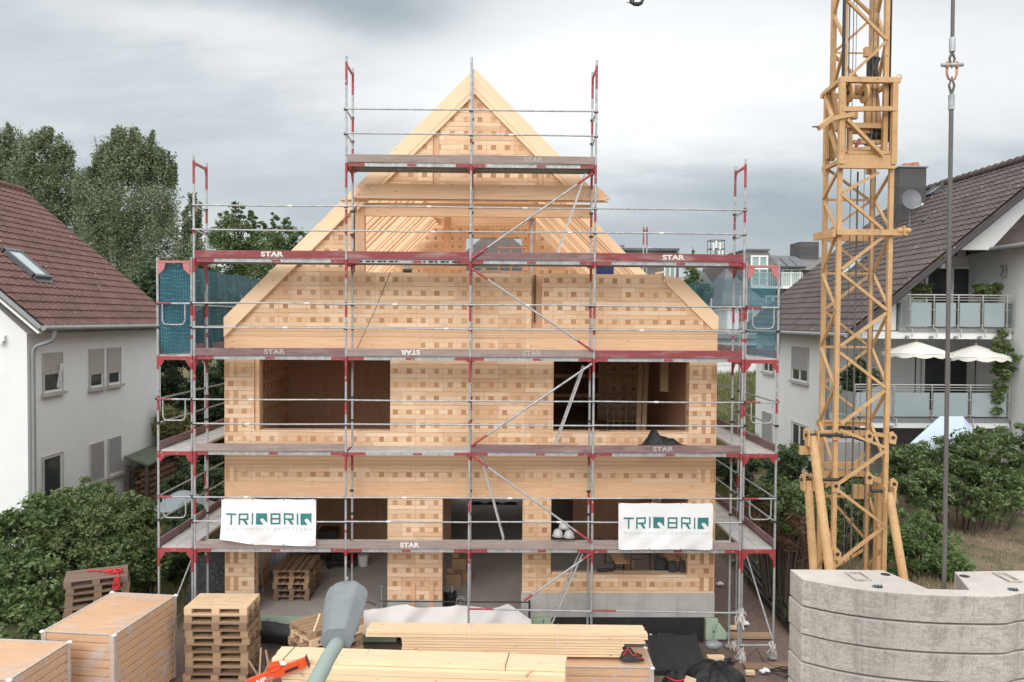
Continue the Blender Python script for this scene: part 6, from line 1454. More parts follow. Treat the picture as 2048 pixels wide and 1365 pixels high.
# orange lifting beam
lb = thing('lifting_beam', 'orange steel lifting beam lying against the left end of the nearest lumber', 'lifting beam', tuple(at(560, 1345, 12.45)))
m_or = mat('orange_paint', lambda n: n.mix(n.rng(n.noise(n.pos(), 12, 4), .6, .7), (.72, .085, .02), (.45, .05, .02)), rough=.45)
p, q = at(494, 1369, 12.4), at(616, 1322, 12.55); b = MB(); b.beam(p, q, .09, .13, 0, (0, 0, 1)); d = (q-p).normalized(); up_ = Vector((-d.z, 0, d.x)); b.build('beam', m_or, lb)
b = MB(); b.beam(q-d*.012, q+d*.004, .11, .18); b.build('end_plate', m_dark, lb)
c = p.lerp(q, .5)+up_*.06; b = MB(); vs = [c-d*.16, c+d*.10, c+d*.06+up_*.11, c-d*.06+up_*.13]; b.add([a-V(0, .015, 0) for a in vs]+[a+V(0, .015, 0) for a in vs], [(0, 1, 2, 3), (7, 6, 5, 4), (0, 4, 5, 1), (1, 5, 6, 2), (2, 6, 7, 3), (3, 7, 4, 0)]); b.build('lug', m_or, lb)
b = MB(); c2 = c+up_*.04-V(0, .06, 0); b.pipe([c2+d*.05*math.cos(a)*2.0+up_*.045*math.sin(a) for a in [k*.5 for k in range(13)]], .009, 0, 6); b.build('ring', m_or, lb)
def onbeam(t0, t1, w0, w1): 
    f = p.lerp(q, t0), p.lerp(q, t1); return [f[0]+up_*w0-V(0, .047, 0), f[1]+up_*w0-V(0, .047, 0), f[1]+up_*w1-V(0, .047, 0), f[0]+up_*w1-V(0, .047, 0)]
b = MB(); b.add(onbeam(.62, .84, -.045, .0), [(0, 1, 2, 3)]); b.build('type_plate', m_dark, lb); b = MB(); b.add(onbeam(.32, .43, -.05, -.01), [(0, 1, 2, 3)]); b.build('sticker', m_zinc, lb)
b = MB(); pp = p.lerp(q, .17)-V(0, .049, 0)-up_*.05; text_mb(b, 'HP', pp, d, up_, .075, 0, .15, .03); b.build('lettering', m_white_paint, lb)
b = MB(); c = p.lerp(q, .86)-up_*.06; b.pipe([c+V(0, -.03, 0), c+V(0, -.03, -.1), c+V(.03, -.03, -.13), c+V(.04, -.03, -.05)], .006, 0, 5); b.build('pin', m_galv, lb)
b = MB(); c = p.lerp(q, .62)+up_*.1; b.ball(c, (.06, .04, .035), 0, 10, 6, lambda d_: 1+.25*math.sin(9*d_.x+7*d_.z)); one(b, 'crumpled_plastic', m_tape, 'crumpled white plastic on the orange lifting beam', 'plastic scrap')
# ------------------------------------------------------------ banners
m_ban = mat('white_banner', lambda n: {'Base Color': n.mix(n.noise(n.pos(), 2, 3), (.74, .75, .76), (.80, .80, .81)), 'Normal': n.bump(n.noise(n.pos(), 4, 4, .6, .5), .25, .03)}, rough=.5); m_teal = mat('teal_print', color=(.03, .19, .18), rough=.6); m_lgrey = mat('pale_grey_print', color=(.60, .62, .63), rough=.6)
def banner(u0, v0, u1, v1, label, curl):
    Y = 16.13; tl, br = at(u0, v0, Y), at(u1, v1, Y); W, Hh = br.x-tl.x, tl.z-br.z
    root = thing('banner', label, 'banner', (tl.x+W/2, Y, br.z), 'white company banners on the scaffold')
    r = random.Random(u0); ph = [r.uniform(0, 6) for _ in range(5)]
    def S_(s, t):
        x = tl.x+W*s; z = tl.z-Hh*t; e = math.sin(math.pi*s)
        y = Y-.012*math.sin(6*s+4*t+ph[0])*(.3+t)-.010*math.sin(13*s-7*t+ph[1])*(.2+.8*t)-.006*math.sin(23*(s+t*.7)+ph[2])*t
        z += -.018*math.sin(math.pi*s*2+ph[3])*.5*t-.012*abs(math.sin(s*math.pi*3))*(1-t)
        if curl:
            k = max(0, 1-s/.36)*max(0, (t-.72)/.28); z += .17*k; y -= .10*k; x += .02*k
        x -= (.02 if curl else -.01)*t*(1-s)
        return Vector((x, y, z))
    b = MB(); b.grid(lambda s, t: S_(s, t), 48, 26); b.build('sheet', m_ban, root)
    b = MB()
    for i, s in enumerate((.01, .33, .66, .99)):
        for t in (.015, .985):
            if curl and i == 0 and t > .5: continue
            c = S_(s, t)+V(0, -.004, 0); b.tube(c, c+V(0, -.004, 0), .011, 0, 8)
            if t < .5: b.pipe([c, c+V(0, -.005, .04)], .004, 0, 4)
    b.build('eyelets', m_dark, root)
    b = MB(); s0, s1, t0, t1 = .053, .952, .30, .545
    def rect(a, c, e, f):  # in letter strip coordinates a..c along, e..f up (0..1)
        n_ = max(1, int((c-a)/.02)); 
        for i in range(n_):
            aa, cc = a+(c-a)*i/n_, a+(c-a)*(i+1)/n_
            q = [(aa, e), (cc, e), (cc, f), (aa, f)]; b.add([S_(s0+(s1-s0)*x, t1-(t1-t0)*z)+V(0, -.007, 0) for x, z in q], [(0, 1, 2, 3)])
    def quad(q): b.add([S_(s0+(s1-s0)*x, t1-(t1-t0)*z)+V(0, -.007, 0) for x, z in q], [(0, 1, 2, 3)])
    lw, lh = .018, .15
    def T(x, w_): rect(x, x+w_, 1-lh, 1); rect(x+w_/2-lw/2, x+w_/2+lw/2, 0, 1-lh)
    def R(x, w_): rect(x, x+lw, 0, 1); rect(x+lw, x+w_, 1-lh, 1); rect(x+w_-lw, x+w_, .40, 1-lh); rect(x+lw, x+w_-lw, .40, .40+lh); quad([(x+w_*.42, .40), (x+w_*.72, .40), (x+w_, 0), (x+w_*.74, 0)])
    def I(x): rect(x, x+lw*.9, 0, 1)
    def Q(x, w_):
        quad([(x, 0), (x+w_*.66, 0), (x+w_*.34, .42), (x, .42)]) ; quad([(x, .42), (x+w_*.34, .42), (x+w_*.50, .56), (x, .56)]); rect(x, x+w_, .56, 1); quad([(x+w_*.50, .56), (x+w_*.62, .56), (x+w_, .16), (x+w_, .56)])
    def B(x, w_): rect(x, x+lw, 0, 1); rect(x+w_-lw, x+w_, 0, 1); rect(x+lw, x+w_-lw, 1-lh, 1); rect(x+lw, x+w_-lw, 0, lh); rect(x+lw, x+w_-lw, .5-lh/2, .5+lh/2)
    T(0, .12); R(.148, .115); I(.302); Q(.352, .128); B(.52, .115); R(.675, .115); I(.828); Q(.872, .128)
    b.build('lettering', m_teal, root)
    b = MB(); text_mb(b, 'M A S S I V H O L Z - B A U S Y S T E M', (0, 0, 0), (1, 0, 0), (0, 0, 1), .055, 0, 1.0, 0)
    s2, s3, t2 = .055, .955, .665
    b.v = [tuple(S_(s2+(s3-s2)*x, t2-z/Hh*1.0)+V(0, -.009, 0)) for x, y, z in b.v]
    b.build('small_lettering', m_lgrey, root)
banner(443, 998, 632, 1092, 'white banner with a curled lower left corner, on the left of the scaffold', True)
banner(1237, 1006, 1425, 1100, 'white banner hanging flat with straight corners, on the right of the scaffold', False)
# ------------------------------------------------------------ cloth, bags, site clutter
m_cloth = mat('off_white_tarp', lambda n: {'Base Color': n.mix(n.noise(n.pos(), 2.5, 4), (.62, .58, .56), (.74, .71, .69))}, rough=.75)
tl, br = at(728, 1208, 16.75), at(1062, 1262, 16.6); b = MB()
def tarp(s, t):
    x = tl.x+(br.x-tl.x)*s; k = .09*math.sin(s*9.5+1+t)*t+.06*math.sin(s*26+t*3); top_ = tl.z-.09*abs(math.sin(s*math.pi*3.3+.5))
    if s > .86: top_ -= (s-.86)*1.6
    if s < .06: top_ -= (.06-s)*1.5
    return Vector((x+.04*math.sin(s*14)*t, 16.75-.28*t-k, top_-(top_-.45)*t))
b.grid(tarp, 70, 18); b.grid(lambda s, t: tarp(s, 0)+V(0, .25*t, -.12*t), 70, 3); one(b, 'tarpaulin', m_cloth, 'off white tarpaulin draped over a rail in front of the doorway', 'tarpaulin')
rl = thing('railing', 'thin dark steel rail in front of the doorway, holding the tarpaulin', 'railing', (at(1059, 1250, 16.7).x, 16.78, 0))
b = MB(); p, q = at(760, 1203, 16.78), at(1059, 1205, 16.78); b.tube((p.x, 16.78, p.z), (q.x, 16.78, q.z-.0), .015); b.build('rail', m_dark, rl)
for x in (q.x,): b = MB(); b.tube((x, 16.78, 0), (x, 16.78, q.z+.04), .022); b.build('post', m_dark, rl)
m_bag = mat('black_plastic_bag', lambda n: {'Base Color': n.mix(n.noise(n.pos(), 5, 4), (.010, .010, .011), (.022, .022, .024)), 'Normal': n.bump(n.noise(n.pos(), 9, 6, .65, 1.5), .9, .05)}, rough=.36)
def bag(c, rx, ry, rz, m, seed):
    r = random.Random(seed); ph = [r.uniform(0, 6) for _ in range(6)]; b = MB()
    def f(d):
        a = math.atan2(d.y, d.x); return 1+.06*math.sin(5*a+ph[0]+3*d.z)+.05*math.sin(11*a+ph[1])*max(0, d.z)+.04*math.sin(7*d.z+ph[2])+.025*math.sin(19*a+ph[3])
    b.ball(c, (rx, ry, rz), 0, 60, 30, f); return b
t = thing('rubbish_bag', 'large black rubbish bag with a knotted neck, lower right', 'rubbish bag', (at(1432, 1350, 14.9).x, 14.9, 0))
c = at(1430, 1374, 14.9); bag(c, .55, .5, .46, m_bag, 1).build('bag_body', m_bag, t)
k = at(1450, 1326, 14.75); b = MB(); r = random.Random(3)
for i in range(9):
    a = i*.7; e = k+V(.17*math.cos(a), .1*math.sin(a)-.05, .07*math.sin(a*1.7)+.02); s_ = (e-k).cross(V(0, 1, .2)).normalized()*.05
    b.add([k, k.lerp(e, .6)+s_, e+s_*.5, e-s_*.6, k.lerp(e, .6)-s_+V(0, .03, 0)], [(0, 1, 2, 3, 4)])
b.ball(k, (.05, .05, .05), 0, 10, 8, lambda d: 1+.2*math.sin(9*d.x+5*d.z)); b.build('knot', mat('grey_bag_knot', color=(.06, .06, .065), rough=.4), t)
t = thing('rubbish_bag', 'small black rubbish bag with a red drawstring beside the large one', 'rubbish bag', (at(1352, 1350, 14.8).x, 14.8, 0))
c = at(1352, 1375, 14.8); bag(c, .25, .22, .30, m_bag, 2).build('bag_body', m_bag, t); b = MB(); b.pipe([c+V(.19*math.cos(a), -.17*abs(math.sin(a))-.01, .21+.01*math.sin(a*3)) for a in [k_*.35 for k_ in range(10)]], .014, 0, 5); b.build('drawstring', m_strap, t)
bag(at(1385, 1368, 14.2)+V(0, 0, -.1), .16, .15, .2, m_pale, 5); b = MB(); c = at(1378, 1362, 14.5); b.beam(c+V(-.05, 0, -.2), c+V(.04, 0, .06), .2, .04, 0, (0, 1, 0)); one(b, 'wood_offcut', m_plank, 'pale board end stuck between the two black rubbish bags', 'offcut')
t = thing('jacket', 'dark jacket with a red band lying on the wrapped package', 'jacket', tuple(onz(1262, 1318, .83)))
b = MB(); c = onz(1262, 1318, .84)
def jk(s, t_): 
    x = (s-.5)*.42; y = (t_-.5)*.3; e = max(0, 1-((s-.5)*2)**2)*max(0, 1-((t_-.5)*2)**2); return c+V(x+.02*math.sin(t_*9), y, .02+.17*e*(.6+.4*math.sin(s*5+1))+.05*e*math.sin(s*19+t_*7)+(.12*e*(1-s)))
b.grid(jk, 24, 16); b.build('fabric', m_bag, t)
b = MB(); b.pipe([jk(.1+.8*k_/10, .25+.04*math.sin(k_))+V(0, -.005, .008) for k_ in range(11)], .012, 0, 5); b.build('red_band', m_strap, t)
b = MB(); b.pipe([jk(0, .5)+V(0, 0, 0), jk(0, .5)+V(-.0, 0, .28)], .01, 0, 5); b.build('hanger_stick', m_dark, t)
# basement edge, black boards and foam
b = MB(); p, q = onz(1306, 1340, .1), onz(1412, 1283, .1); x0, x1 = at(1304, 1300, 15.8).x, at(1408, 1300, 15.9).x
b.grid(lambda s, t_: V(x0+(x1-x0)*s, 15.55+1.0*t_, .05+.36*t_+.03*math.sin(s*9+t_*4)+.012*math.sin(s*31+t_*17)), 12, 8); b.grid(lambda s, t_: V(x0+(x1-x0)*s, 15.55, .05-.1*t_+.03*math.sin(s*9)), 12, 1)
one(b, 'membrane_sheet', m_black, 'black membrane sheet leaning against the basement wall behind the rubbish bags', 'membrane sheet')
b = MB(); c = at(1427, 1310, 16.2); b.box((c.x-.17, 15.9, .05), (c.x+.17, 16.1, c.z+.05)); one(b, 'wood_block', m_plank, 'pale wooden block between the black membrane sheet and the large bag', 'wood block')
b = MB(); c = at(1427, 1290, 16.3); b.ball(c, (.19, .12, .10), 0, 12, 8, lambda d: 1+.1*math.sin(7*d.x)); one(b, 'grey_sack', m_zinc, 'grey sack on the wooden block at the corner of the plinth', 'sack')
b = MB(); c = at(1436, 1262, 17.0); b.prism([(c.x-.1, c.z-.17), (c.x+.16, c.z-.17), (c.x+.2, c.z-.05), (c.x+.03, c.z+.17), (c.x-.02, c.z+.15)], 16.95, 17.02); one(b, 'foam_board', m_xps, 'broken piece of pale green foam at the right end of the plinth', 'foam board')
# black drainage roll left
b = MB(); x0, x1 = at(508, 1270, 16.7).x, at(616, 1270, 16.7).x
def roll(s, t_):
    a = t_*math.pi*1.1; return V(x0+(x1-x0)*s, 16.78-.13*math.sin(a)-.02*math.sin(s*5), .58-.05*s*(1-t_)-.5*t_+.03*math.sin(s*7))
b.grid(roll, 20, 12); one(b, 'drainage_membrane', m_black, 'sagging black membrane hanging along the slab edge beside the pallets', 'membrane sheet')
b = MB(); b.box((at(620, 1250, 16.95).x-1.3, 16.9, .30), (at(620, 1250, 16.95).x, 16.98, .36)); one(b, 'foam_strip', m_pink, 'thin pink foam strip under the green slab edge at left', 'foam strip')
b = MB(); b.beam(V(at(600, 1300, 15.9).x-.2, 15.9, .62), V(at(700, 1300, 15.9).x, 15.7, .55), .1, .12); one(b, 'timber_beam', m_pal_brown, 'brown beam lying behind the nearest lumber, below the black membrane', 'beam')
b = MB(); b.tube(at(622, 1278, 15.1), at(640, 1228, 15.3), .018); one(b, 'broom_stick', m_plank, 'pale broom stick leaning on the pallets beside the lamp head', 'stick')
r = random.Random(12)
for k_, (u, v) in enumerate(((520, 1330), (530, 1345), (515, 1350), (538, 1338))):
    b = MB(); c = at(u, v, 14.6); d = V(r.uniform(-.2, .2), .1, r.uniform(.15, .35)); b.beam(c-d, c+d, .03, .02); one(b, 'wood_scrap', m_pale, ['splintered lath nearest the orange beam, between the pallets and lumber', 'lowest splintered lath at the bottom edge of the frame', 'leftmost splintered lath touching the tall pallet stack', 'splintered lath leaning against the nearest lumber'][k_], 'scrap wood', 'scrap laths beside the tall pallets')
# dark tarp and tool on the right third lift
b = MB(); c = at(1328, 893, 16.6)
def heap(s, t_):
    x = (s-.5)*1.05; e = max(0, 1-((t_-.5)*2)**2); hgt_ = .33*math.exp(-((s-.28)/.16)**2)+.17*math.exp(-((s-.6)/.22)**2); k_ = min(1, s*8, (1-s)*6); return c+V(x, (t_-.5)*.5, max(0., hgt_*e*k_+.02*math.sin(s*31+t_*9)*e*k_))
b.grid(heap, 50, 20); one(b, 'tarpaulin', m_bag, 'crumpled black tarpaulin heaped on the right scaffold platform below the window', 'tarpaulin')
b = MB(); c = at(1208, 866, 17.35); b.box((c.x-.1, c.y-.04, c.z-.02), (c.x+.05, c.y+.04, c.z+.05)); b.tube(c+V(.05, 0, .02), c+V(.14, 0, .05), .02); b.box((c.x-.02, c.y-.04, c.z-.08), (c.x+.03, c.y+.04, c.z)); one(b, 'cordless_drill', m_dark, 'dark cordless drill on the sill of the right upper opening', 'power tool')
# hard hats on the lowest platform
m_hat = mat('white_helmet', color=(.50, .49, .48), rough=.35)
for (u, v, yy), lab in zip(((1116, 1070, 16.65), (1138, 1072, 16.6), (1128, 1054, 16.8)), ('left white hard hat on the lowest platform', 'right white hard hat on the lowest platform', 'rear white hard hat on the lowest platform, between two others')):
    t = thing('hard_hat', lab, 'hard hat', tuple(at(u, v, yy)), 'white hard hats'); c = at(u, v, yy); b = MB(); b.grid(lambda s, q_: c+V(.105*math.cos(s*6.283)*math.cos(q_*1.57), .13*math.sin(s*6.283)*math.cos(q_*1.57), .13*math.sin(q_*1.57)), 20, 8); b.build('shell', m_hat, t)
    b = MB(); b.grid(lambda s, q_: c+V((.102+.02*q_)*math.cos(s*6.283), (.127+.02*q_+.03*q_*(math.sin(s*6.283) < -.3))*math.sin(s*6.283), -.005-.008*q_), 20, 1); b.build('brim', m_hat, t)
# ------------------------------------------------------------ inside the ground floor
m_sackw = mat('grey_white_sack', color=(.42, .42, .45), rough=.7)
b = bag(onz(532, 1180, .6)+V(0, 1.0, .42), .26, .2, .46, m_sackw, 8); one(b, 'rubble_sack', m_sackw, 'grey white sack against the inner wall beside the indoor pallets', 'sack')
b = MB(); b.tube(onz(517, 1195, .6)+V(.05, .2, 0), onz(517, 1195, .6)+V(-.15, .5, 1.0), .012); one(b, 'thin_bar', m_galv, 'thin bar leaning in the left ground floor corner', 'bar')
c = V(at(657, 1080, 21.3).x, 21.3, .58); b = MB(); b.box((c.x-.22, 21.1, .6), (c.x+.22, 21.6, 1.15)); b.box((c.x-.24, 21.08, 1.15), (c.x+.24, 21.62, 1.35)); b.box((c.x-.5, 21.0, .58), (c.x-.25, 21.4, .7)); one(b, 'toolbox', mat('dark_box', color=(.06, .045, .05), rough=.5), 'dark toolbox tower at the back of the left ground floor room', 'toolbox')
c = V(at(690, 1110, 20.6).x, 20.6, .58); b = MB(); b.box((c.x-.45, 20.3, .72), (c.x+.3, 20.9, .80)); b.box((c.x-.3, 20.4, .8), (c.x+.1, 20.8, .95))
for dx in (-.35, .2): b.tube((c.x+dx, 20.3, .66), (c.x+dx, 20.38, .66), .07)
one(b, 'tool_trolley', m_dark, 'low dark trolley on the floor of the left ground floor room', 'trolley')
b = MB(); c = V(at(726, 1108, 20.6).x, 20.6, .59); b.tube(c, c+V(0, 0, .28), .12, 0, 16, .14); one(b, 'bucket', m_tape, 'white bucket on the floor behind the second scaffold upright', 'bucket')
b = MB(); c = V(at(765, 1203, 17.7).x, 17.6, .59); b.tube(c, c+V(0, 0, .5), .02); b.box((c.x-.05, 17.55, .585), (c.x+.05, 17.65, .60)); b.box((c.x-.07, 17.53, 1.08), (c.x+.07, 17.67, 1.09)); b.tube(c+V(-.05, 0, .12), c+V(.05, 0, .12), .02); one(b, 'jack_post', m_galv, 'short steel jack post beside the middle pier', 'jack post')
b = MB(); pts_ = [c+V(-.15, .1, .012), c+V(-.35, .3, .012), c+V(-.5, .15, .012), c+V(-.6, .4, .012), c+V(-.45, .5, .012), c+V(-.7, .6, .012)]; b.pipe(pts_, .008, 0, 5); one(b, 'cable', m_dark, 'black cable curled on the slab near the jack post', 'cable')
c = V(at(900, 1185, 17.75).x, 17.75, .58); t = thing('bucket', 'black bucket full of grey bottles beside the doorway pier', 'bucket', tuple(c)); b = MB(); b.tube(c, c+V(0, 0, .30), .12, 0, 18, .15); b.build('tub', m_bag, t)
b = MB(); r = random.Random(6)
for k_ in range(7): p = c+V(r.uniform(-.08, .08), r.uniform(-.08, .08), .28); b.tube(p, p+V(r.uniform(-.05, .05), r.uniform(-.05, .05), .16), .03, 0, 8, .015)
b.build('bottles', m_zinc, t)
b = MB(); p = c+V(.24, -.1, .1); b.pipe([p+V(.1*math.cos(a), .0, .1*math.sin(a)) for a in [k_*.5 for k_ in range(13)]], .012, 0, 6); b.pipe([p+V(.1*math.cos(a), .12, .1*math.sin(a)) for a in [k_*.5 for k_ in range(13)]], .012, 0, 6); b.tube(p, p+V(0, .12, 0), .04, 0, 10); one(b, 'cable_reel', m_galv, 'small wire cable reel standing next to the black bucket', 'cable reel')
m_card = mat('cardboard', color=(.42, .26, .15), rough=.85)
for (dx, dy, w_, h_, zz), lab in zip(((0, 0, .36, .28, .58), (.28, .35, .30, .24, .58), (.1, .5, .34, .5, .58)), ('front brown carton just inside the doorway', 'small brown carton behind the front one in the doorway', 'tallest brown carton at the back of the doorway group')):
    c = V(at(908, 1150, 19.2).x+dx, 19.2+dy, zz); b = MB(); b.box((c.x-w_/2, c.y-w_/2, zz), (c.x+w_/2, c.y+w_/2, zz+h_)); b.box((c.x-w_/2, c.y-.01, zz+h_), (c.x-.005, c.y+.02, zz+h_+.1)); one(b, 'carton', m_card, lab, 'carton', 'cartons in the doorway')
b = MB(); c = V(at(985, 1005, 27.4).x, 27.4, .59)
b.grid(lambda s, q_: c+V((s-.5)*1.7, (q_-.5)*.7+.5, .02+.08*abs(math.sin(s*9+q_*4))), 20, 8); one(b, 'plastic_sheet', m_cloth, 'pale plastic sheet on the floor at the far end of the doorway', 'plastic sheet')
for dx, lab in ((-.7, 'left'), (-.35, 'second'), (-.1, 'right')):
    b = MB(); b.beam(V(c.x+dx, 28.0, .6), V(c.x+dx+.3, 28.6, 1.9), .12, .04); one(b, 'leaning_board', m_post, '%s board leaning on the back wall, seen through the doorway' % lab, 'board', 'boards leaning on the back wall')
# beer benches and rolls in the right room
def bench(x, y, rot, label, h=.62):
    t = thing('folding_bench', label, 'bench', (x, y, .58), 'wooden benches in the right room'); t.rotation_euler = (0, 0, rot)
    b = MB(); b.box((-.14, -1.1, h-.025), (.14, 1.1, h)); b.build('seat', m_post, t, local=True)
    for s_ in (-1, 1):
        b = MB(); y_ = s_*.85
        b.pipe([(-.11, y_, h-.026), (-.11, y_, .015), (.11, y_, .015), (.11, y_, h-.026)], .013, 0, 6); b.tube((-.11, y_, h*.7), (.11, y_, h*.7), .01, 0, 6); b.build('leg_frame', m_dark, t, local=True)
bench(at(1233, 1110, 19.6).x, 20.0, 0, 'left wooden bench with black legs inside the right ground floor room'); bench(at(1343, 1112, 19.3).x, 19.6, 0, 'right wooden bench with black legs inside the right ground floor room', .66)
b = MB(); c = V(at(1282, 1120, 19.2).x, 19.2, .59); b.pipe([c+V(-.25, 0, .0), c+V(.22, 0, 0), c+V(.22, 0, .72), c+V(-.25, 0, .72), c+V(-.25, 0, 0)], .014, 0, 6); b.tube(c+V(-.2, 0, .6), c+V(.05, .0, .6), .01); one(b, 'table_frame', m_dark, 'empty black table leg frame between the two benches', 'table frame')
b = MB(); c = V(at(1256, 1120, 19.4).x, 19.4, .59)
for k_ in range(5): b.box((c.x-.1, 19.3, .59+k_*.11), (c.x+.14, 19.55, .69+k_*.11))
one(b, 'brick_bundle', m_pale, 'little stack of wooden bricks beside the left bench', 'wooden bricks')
m_felt = mat('dark_grey_felt', lambda n: n.mix(n.noise(n.pos(), 25, 4), (.035, .037, .042), (.07, .072, .08)), rough=.95)
for (u, y, r_, h_, z0), lab in zip(((1322, 17.75, .155, .72, .9), (1345, 17.45, .10, .20, 1.456), (1365, 17.45, .10, .20, 1.456)), ('tall dark felt roll standing at the right ground floor sill', 'left squat felt roll on the right ground floor sill', 'right squat felt roll on the right ground floor sill')):
    x = at(u, 1140, y).x; b = MB(); b.tube((x, y, z0), (x, y, z0+h_), r_, 0, 20, r_*.96); b.ball((x, y, z0+h_), (r_*.95, r_*.95, .03), 0, 16, 6)
    if h_ > .5: b.tube((x, y, .585), (x, y, z0), r_*.9, 0, 16)
    one(b, 'felt_roll', m_felt, lab, 'felt roll', 'dark felt rolls')
b = MB(); c = V(at(1195, 1146, 17.4).x, 17.38, 1.48); b.tube(c, c+V(.28, .02, .03), .05, 0, 10, .035); b.ball(c+V(.32, .0, .03), (.04, .04, .04)); one(b, 'rolled_cloth', m_dark, 'dark rolled cloth lying on the right ground floor sill', 'cloth')
b = MB(); b.box((1.16, 17.22, 1.456), (2.0, 17.34, 1.50)); one(b, 'loose_plank', m_plank, 'loose plank lying on the left half of the ground floor sill', 'plank')
# upper right room: leaning planks and hanging post
for u0, u1, lab in ((1273, 1291, 'left plank leaning inside the right upper opening'), (1284, 1303, 'right plank leaning inside the right upper opening')):
    b = MB(); b.beam(V(at(u0, 845, 19.4).x, 19.2, 4.07), V(at(u1, 700, 19.4).x+.0, 19.9, 6.55), .11, .035, 0, (0, 1, 0)); one(b, 'leaning_plank', m_pale, lab, 'plank', 'planks leaning in the upper room')
b = MB(); x = at(1327, 770, 18.6).x; b.box((x-.09, 18.5, 5.35), (x+.09, 18.62, 6.59)); b.tube((x-.2, 18.56, 5.45), (x+.1, 18.56, 5.40), .015, 1); one(b, 'hanging_post', [m_pale, m_dark], 'short post hanging from the ceiling of the right upper room', 'post')
b = MB(); x0 = at(1215, 835, 20.5).x
for k_ in range(6): b.tube((x0+k_*.16, 20.5, 4.07), (x0+k_*.16, 20.5, 4.8), .008)
b.tube((x0, 20.5, 4.8), (x0+.8, 20.5, 4.8), .012); b.tube((x0, 20.5, 4.4), (x0+.8, 20.5, 4.4), .012); one(b, 'wire_barrier', m_galv, 'thin wire barrier on the floor of the right upper room', 'barrier')
# ------------------------------------------------------------ attic things
c = at(1208, 549, 17.35); b = MB(); b.box((c.x-.17, 17.26, 8.003), (c.x+.2, 17.48, 8.15)); b.box((c.x-.18, 17.25, 8.15), (c.x+.21, 17.49, 8.175)); one(b, 'plastic_crate', mat('navy_plastic', color=(.015, .035, .12), rough=.4), 'navy blue crate on top of the attic wall, right of the scaffold upright', 'crate')
c = at(815, 546, 17.35); b = MB(); b.tube((c.x-.09, 17.35, 8.05), (c.x+.09, 17.35, 8.05), .045, 0, 10); b.tube((c.x, 17.35, 8.08), (c.x, 17.35, 8.25), .045, 1, 10); one(b, 'spray_can', [mat('dark_green_cap', color=(.02, .04, .03)), m_galv], 'green and black can on top of the attic wall at left', 'can')
c = at(1063, 546, 17.5); b = MB(); b.tube((c.x, 17.6, 6.82), (c.x, 17.6, 9.22), .03, 0, 10); b.tube((c.x, 17.6, 8.3), (c.x, 17.6, 8.95), .024, 1, 10); b.box((c.x-.07, 17.53, 9.19), (c.x+.07, 17.67, 9.219)); one(b, 'steel_prop', [m_galv, m_galv], 'grey adjustable steel prop holding up the lower collar beam', 'prop')
c = at(1320, 546, 17.3); b = MB(); b.beam(V(c.x-.1, 17.3, 8.03), V(c.x+.12, 17.3, 8.07), .05, .04); one(b, 'wood_offcut', m_plank, 'pale offcut lying on the right shoulder of the attic wall', 'offcut')
gr = thing('guard_rail', 'thin wooden guard rail in front of the far attic window', 'guard rail', (.6, 27, 6.83))
for x in (-.05, .35, .8): b = MB(); b.tube((x, 27.2, 6.83), (x, 27.2, 9.5), .03, 0, 6); b.build('post', m_post, gr)
for z in (8.6, 9.45): b = MB(); b.tube((-.1, 27.16, z), (.95, 27.16, z), .03, 0, 6); b.build('rail', m_post, gr)
b = MB(); x0 = at(958, 545, 17.6).x; b.box((x0-.05, 17.4, 8.003), (x0+.5, 17.6, 8.035)); b.box((x0+.05, 17.42, 8.036), (x0+.16, 17.56, 8.13)); b.tube((x0+.2, 17.5, 8.06), (x0+.5, 17.5, 8.05), .025); one(b, 'tool_board', m_pale, 'board with small tools lying on the attic wall just right of the middle upright', 'board')
r_, p, q = far_house(905, 1085, 535, 442, 60, 'white house with dark roof framed by the far attic window', m_tile_brown)
# ------------------------------------------------------------ right side path clutter
m_pipe = mat('black_pipe', color=(.018, .016, .018), rough=.45)
r = random.Random(9); t = thing('pipe_bundle', 'long bundle of black pipes lying on the soil along the right bank', 'pipe bundle', (6.7, 19.5, .05), 'site pipes')
for k_ in range(13):
    xo = (k_ % 7)*.085-.25; zo = .05+.075*(k_//7)*1.0; b = MB(); p0 = onz(1488, 1122, .1); p1 = onz(1588, 1243, .1)
    b.pipe([V(p0.x+xo, p0.y+r.uniform(-.4, .4), zo+.05), V((p0.x+p1.x)/2+xo+r.uniform(-.04, .04), (p0.y+p1.y)/2, zo+r.uniform(0, .04)), V(p1.x+xo, p1.y-r.uniform(0, .6), zo+.02)], .038, 0, 8); b.build('pipe', m_pipe, t)
b = MB(); p0 = at(1565, 1120, 18.5)
b.grid(lambda s, q_: V(7.0+s*.7, 17.6+q_*3.2, H(7.0+s*.7, 17.6+q_*3.2)+.08+.10*math.sin(s*7+q_*11)*math.sin(q_*17+s*4)+.06*s), 16, 40); one(b, 'blue_tarpaulin', mat('blue_grey_tarp', color=(.075, .11, .15), rough=.5), 'crumpled blue grey tarpaulin on the bank beside the black pipes', 'tarpaulin')
b = MB(); 
pts_ = []
for k_ in range(60):
    a = k_*.42; rr = .25+.1*math.sin(k_*.3); pts_.append(V(5.75+rr*1.5*math.cos(a)+k_*.006, 15.55+rr*.6*math.sin(a), .02+.012*(k_ % 5)))
b.pipe(pts_, .012, 0, 5); b.pipe([V(5.0, 16.3, .35), V(5.15, 16.25, .0+.03), V(5.35, 16.2, .25), V(5.45, 16.1, .03), V(5.6, 15.8, .03), V(6.1, 15.4, .03)], .012, 0, 5); one(b, 'black_cable', m_pipe, 'looped black cable on the soil at the foot of the right scaffold', 'cable')
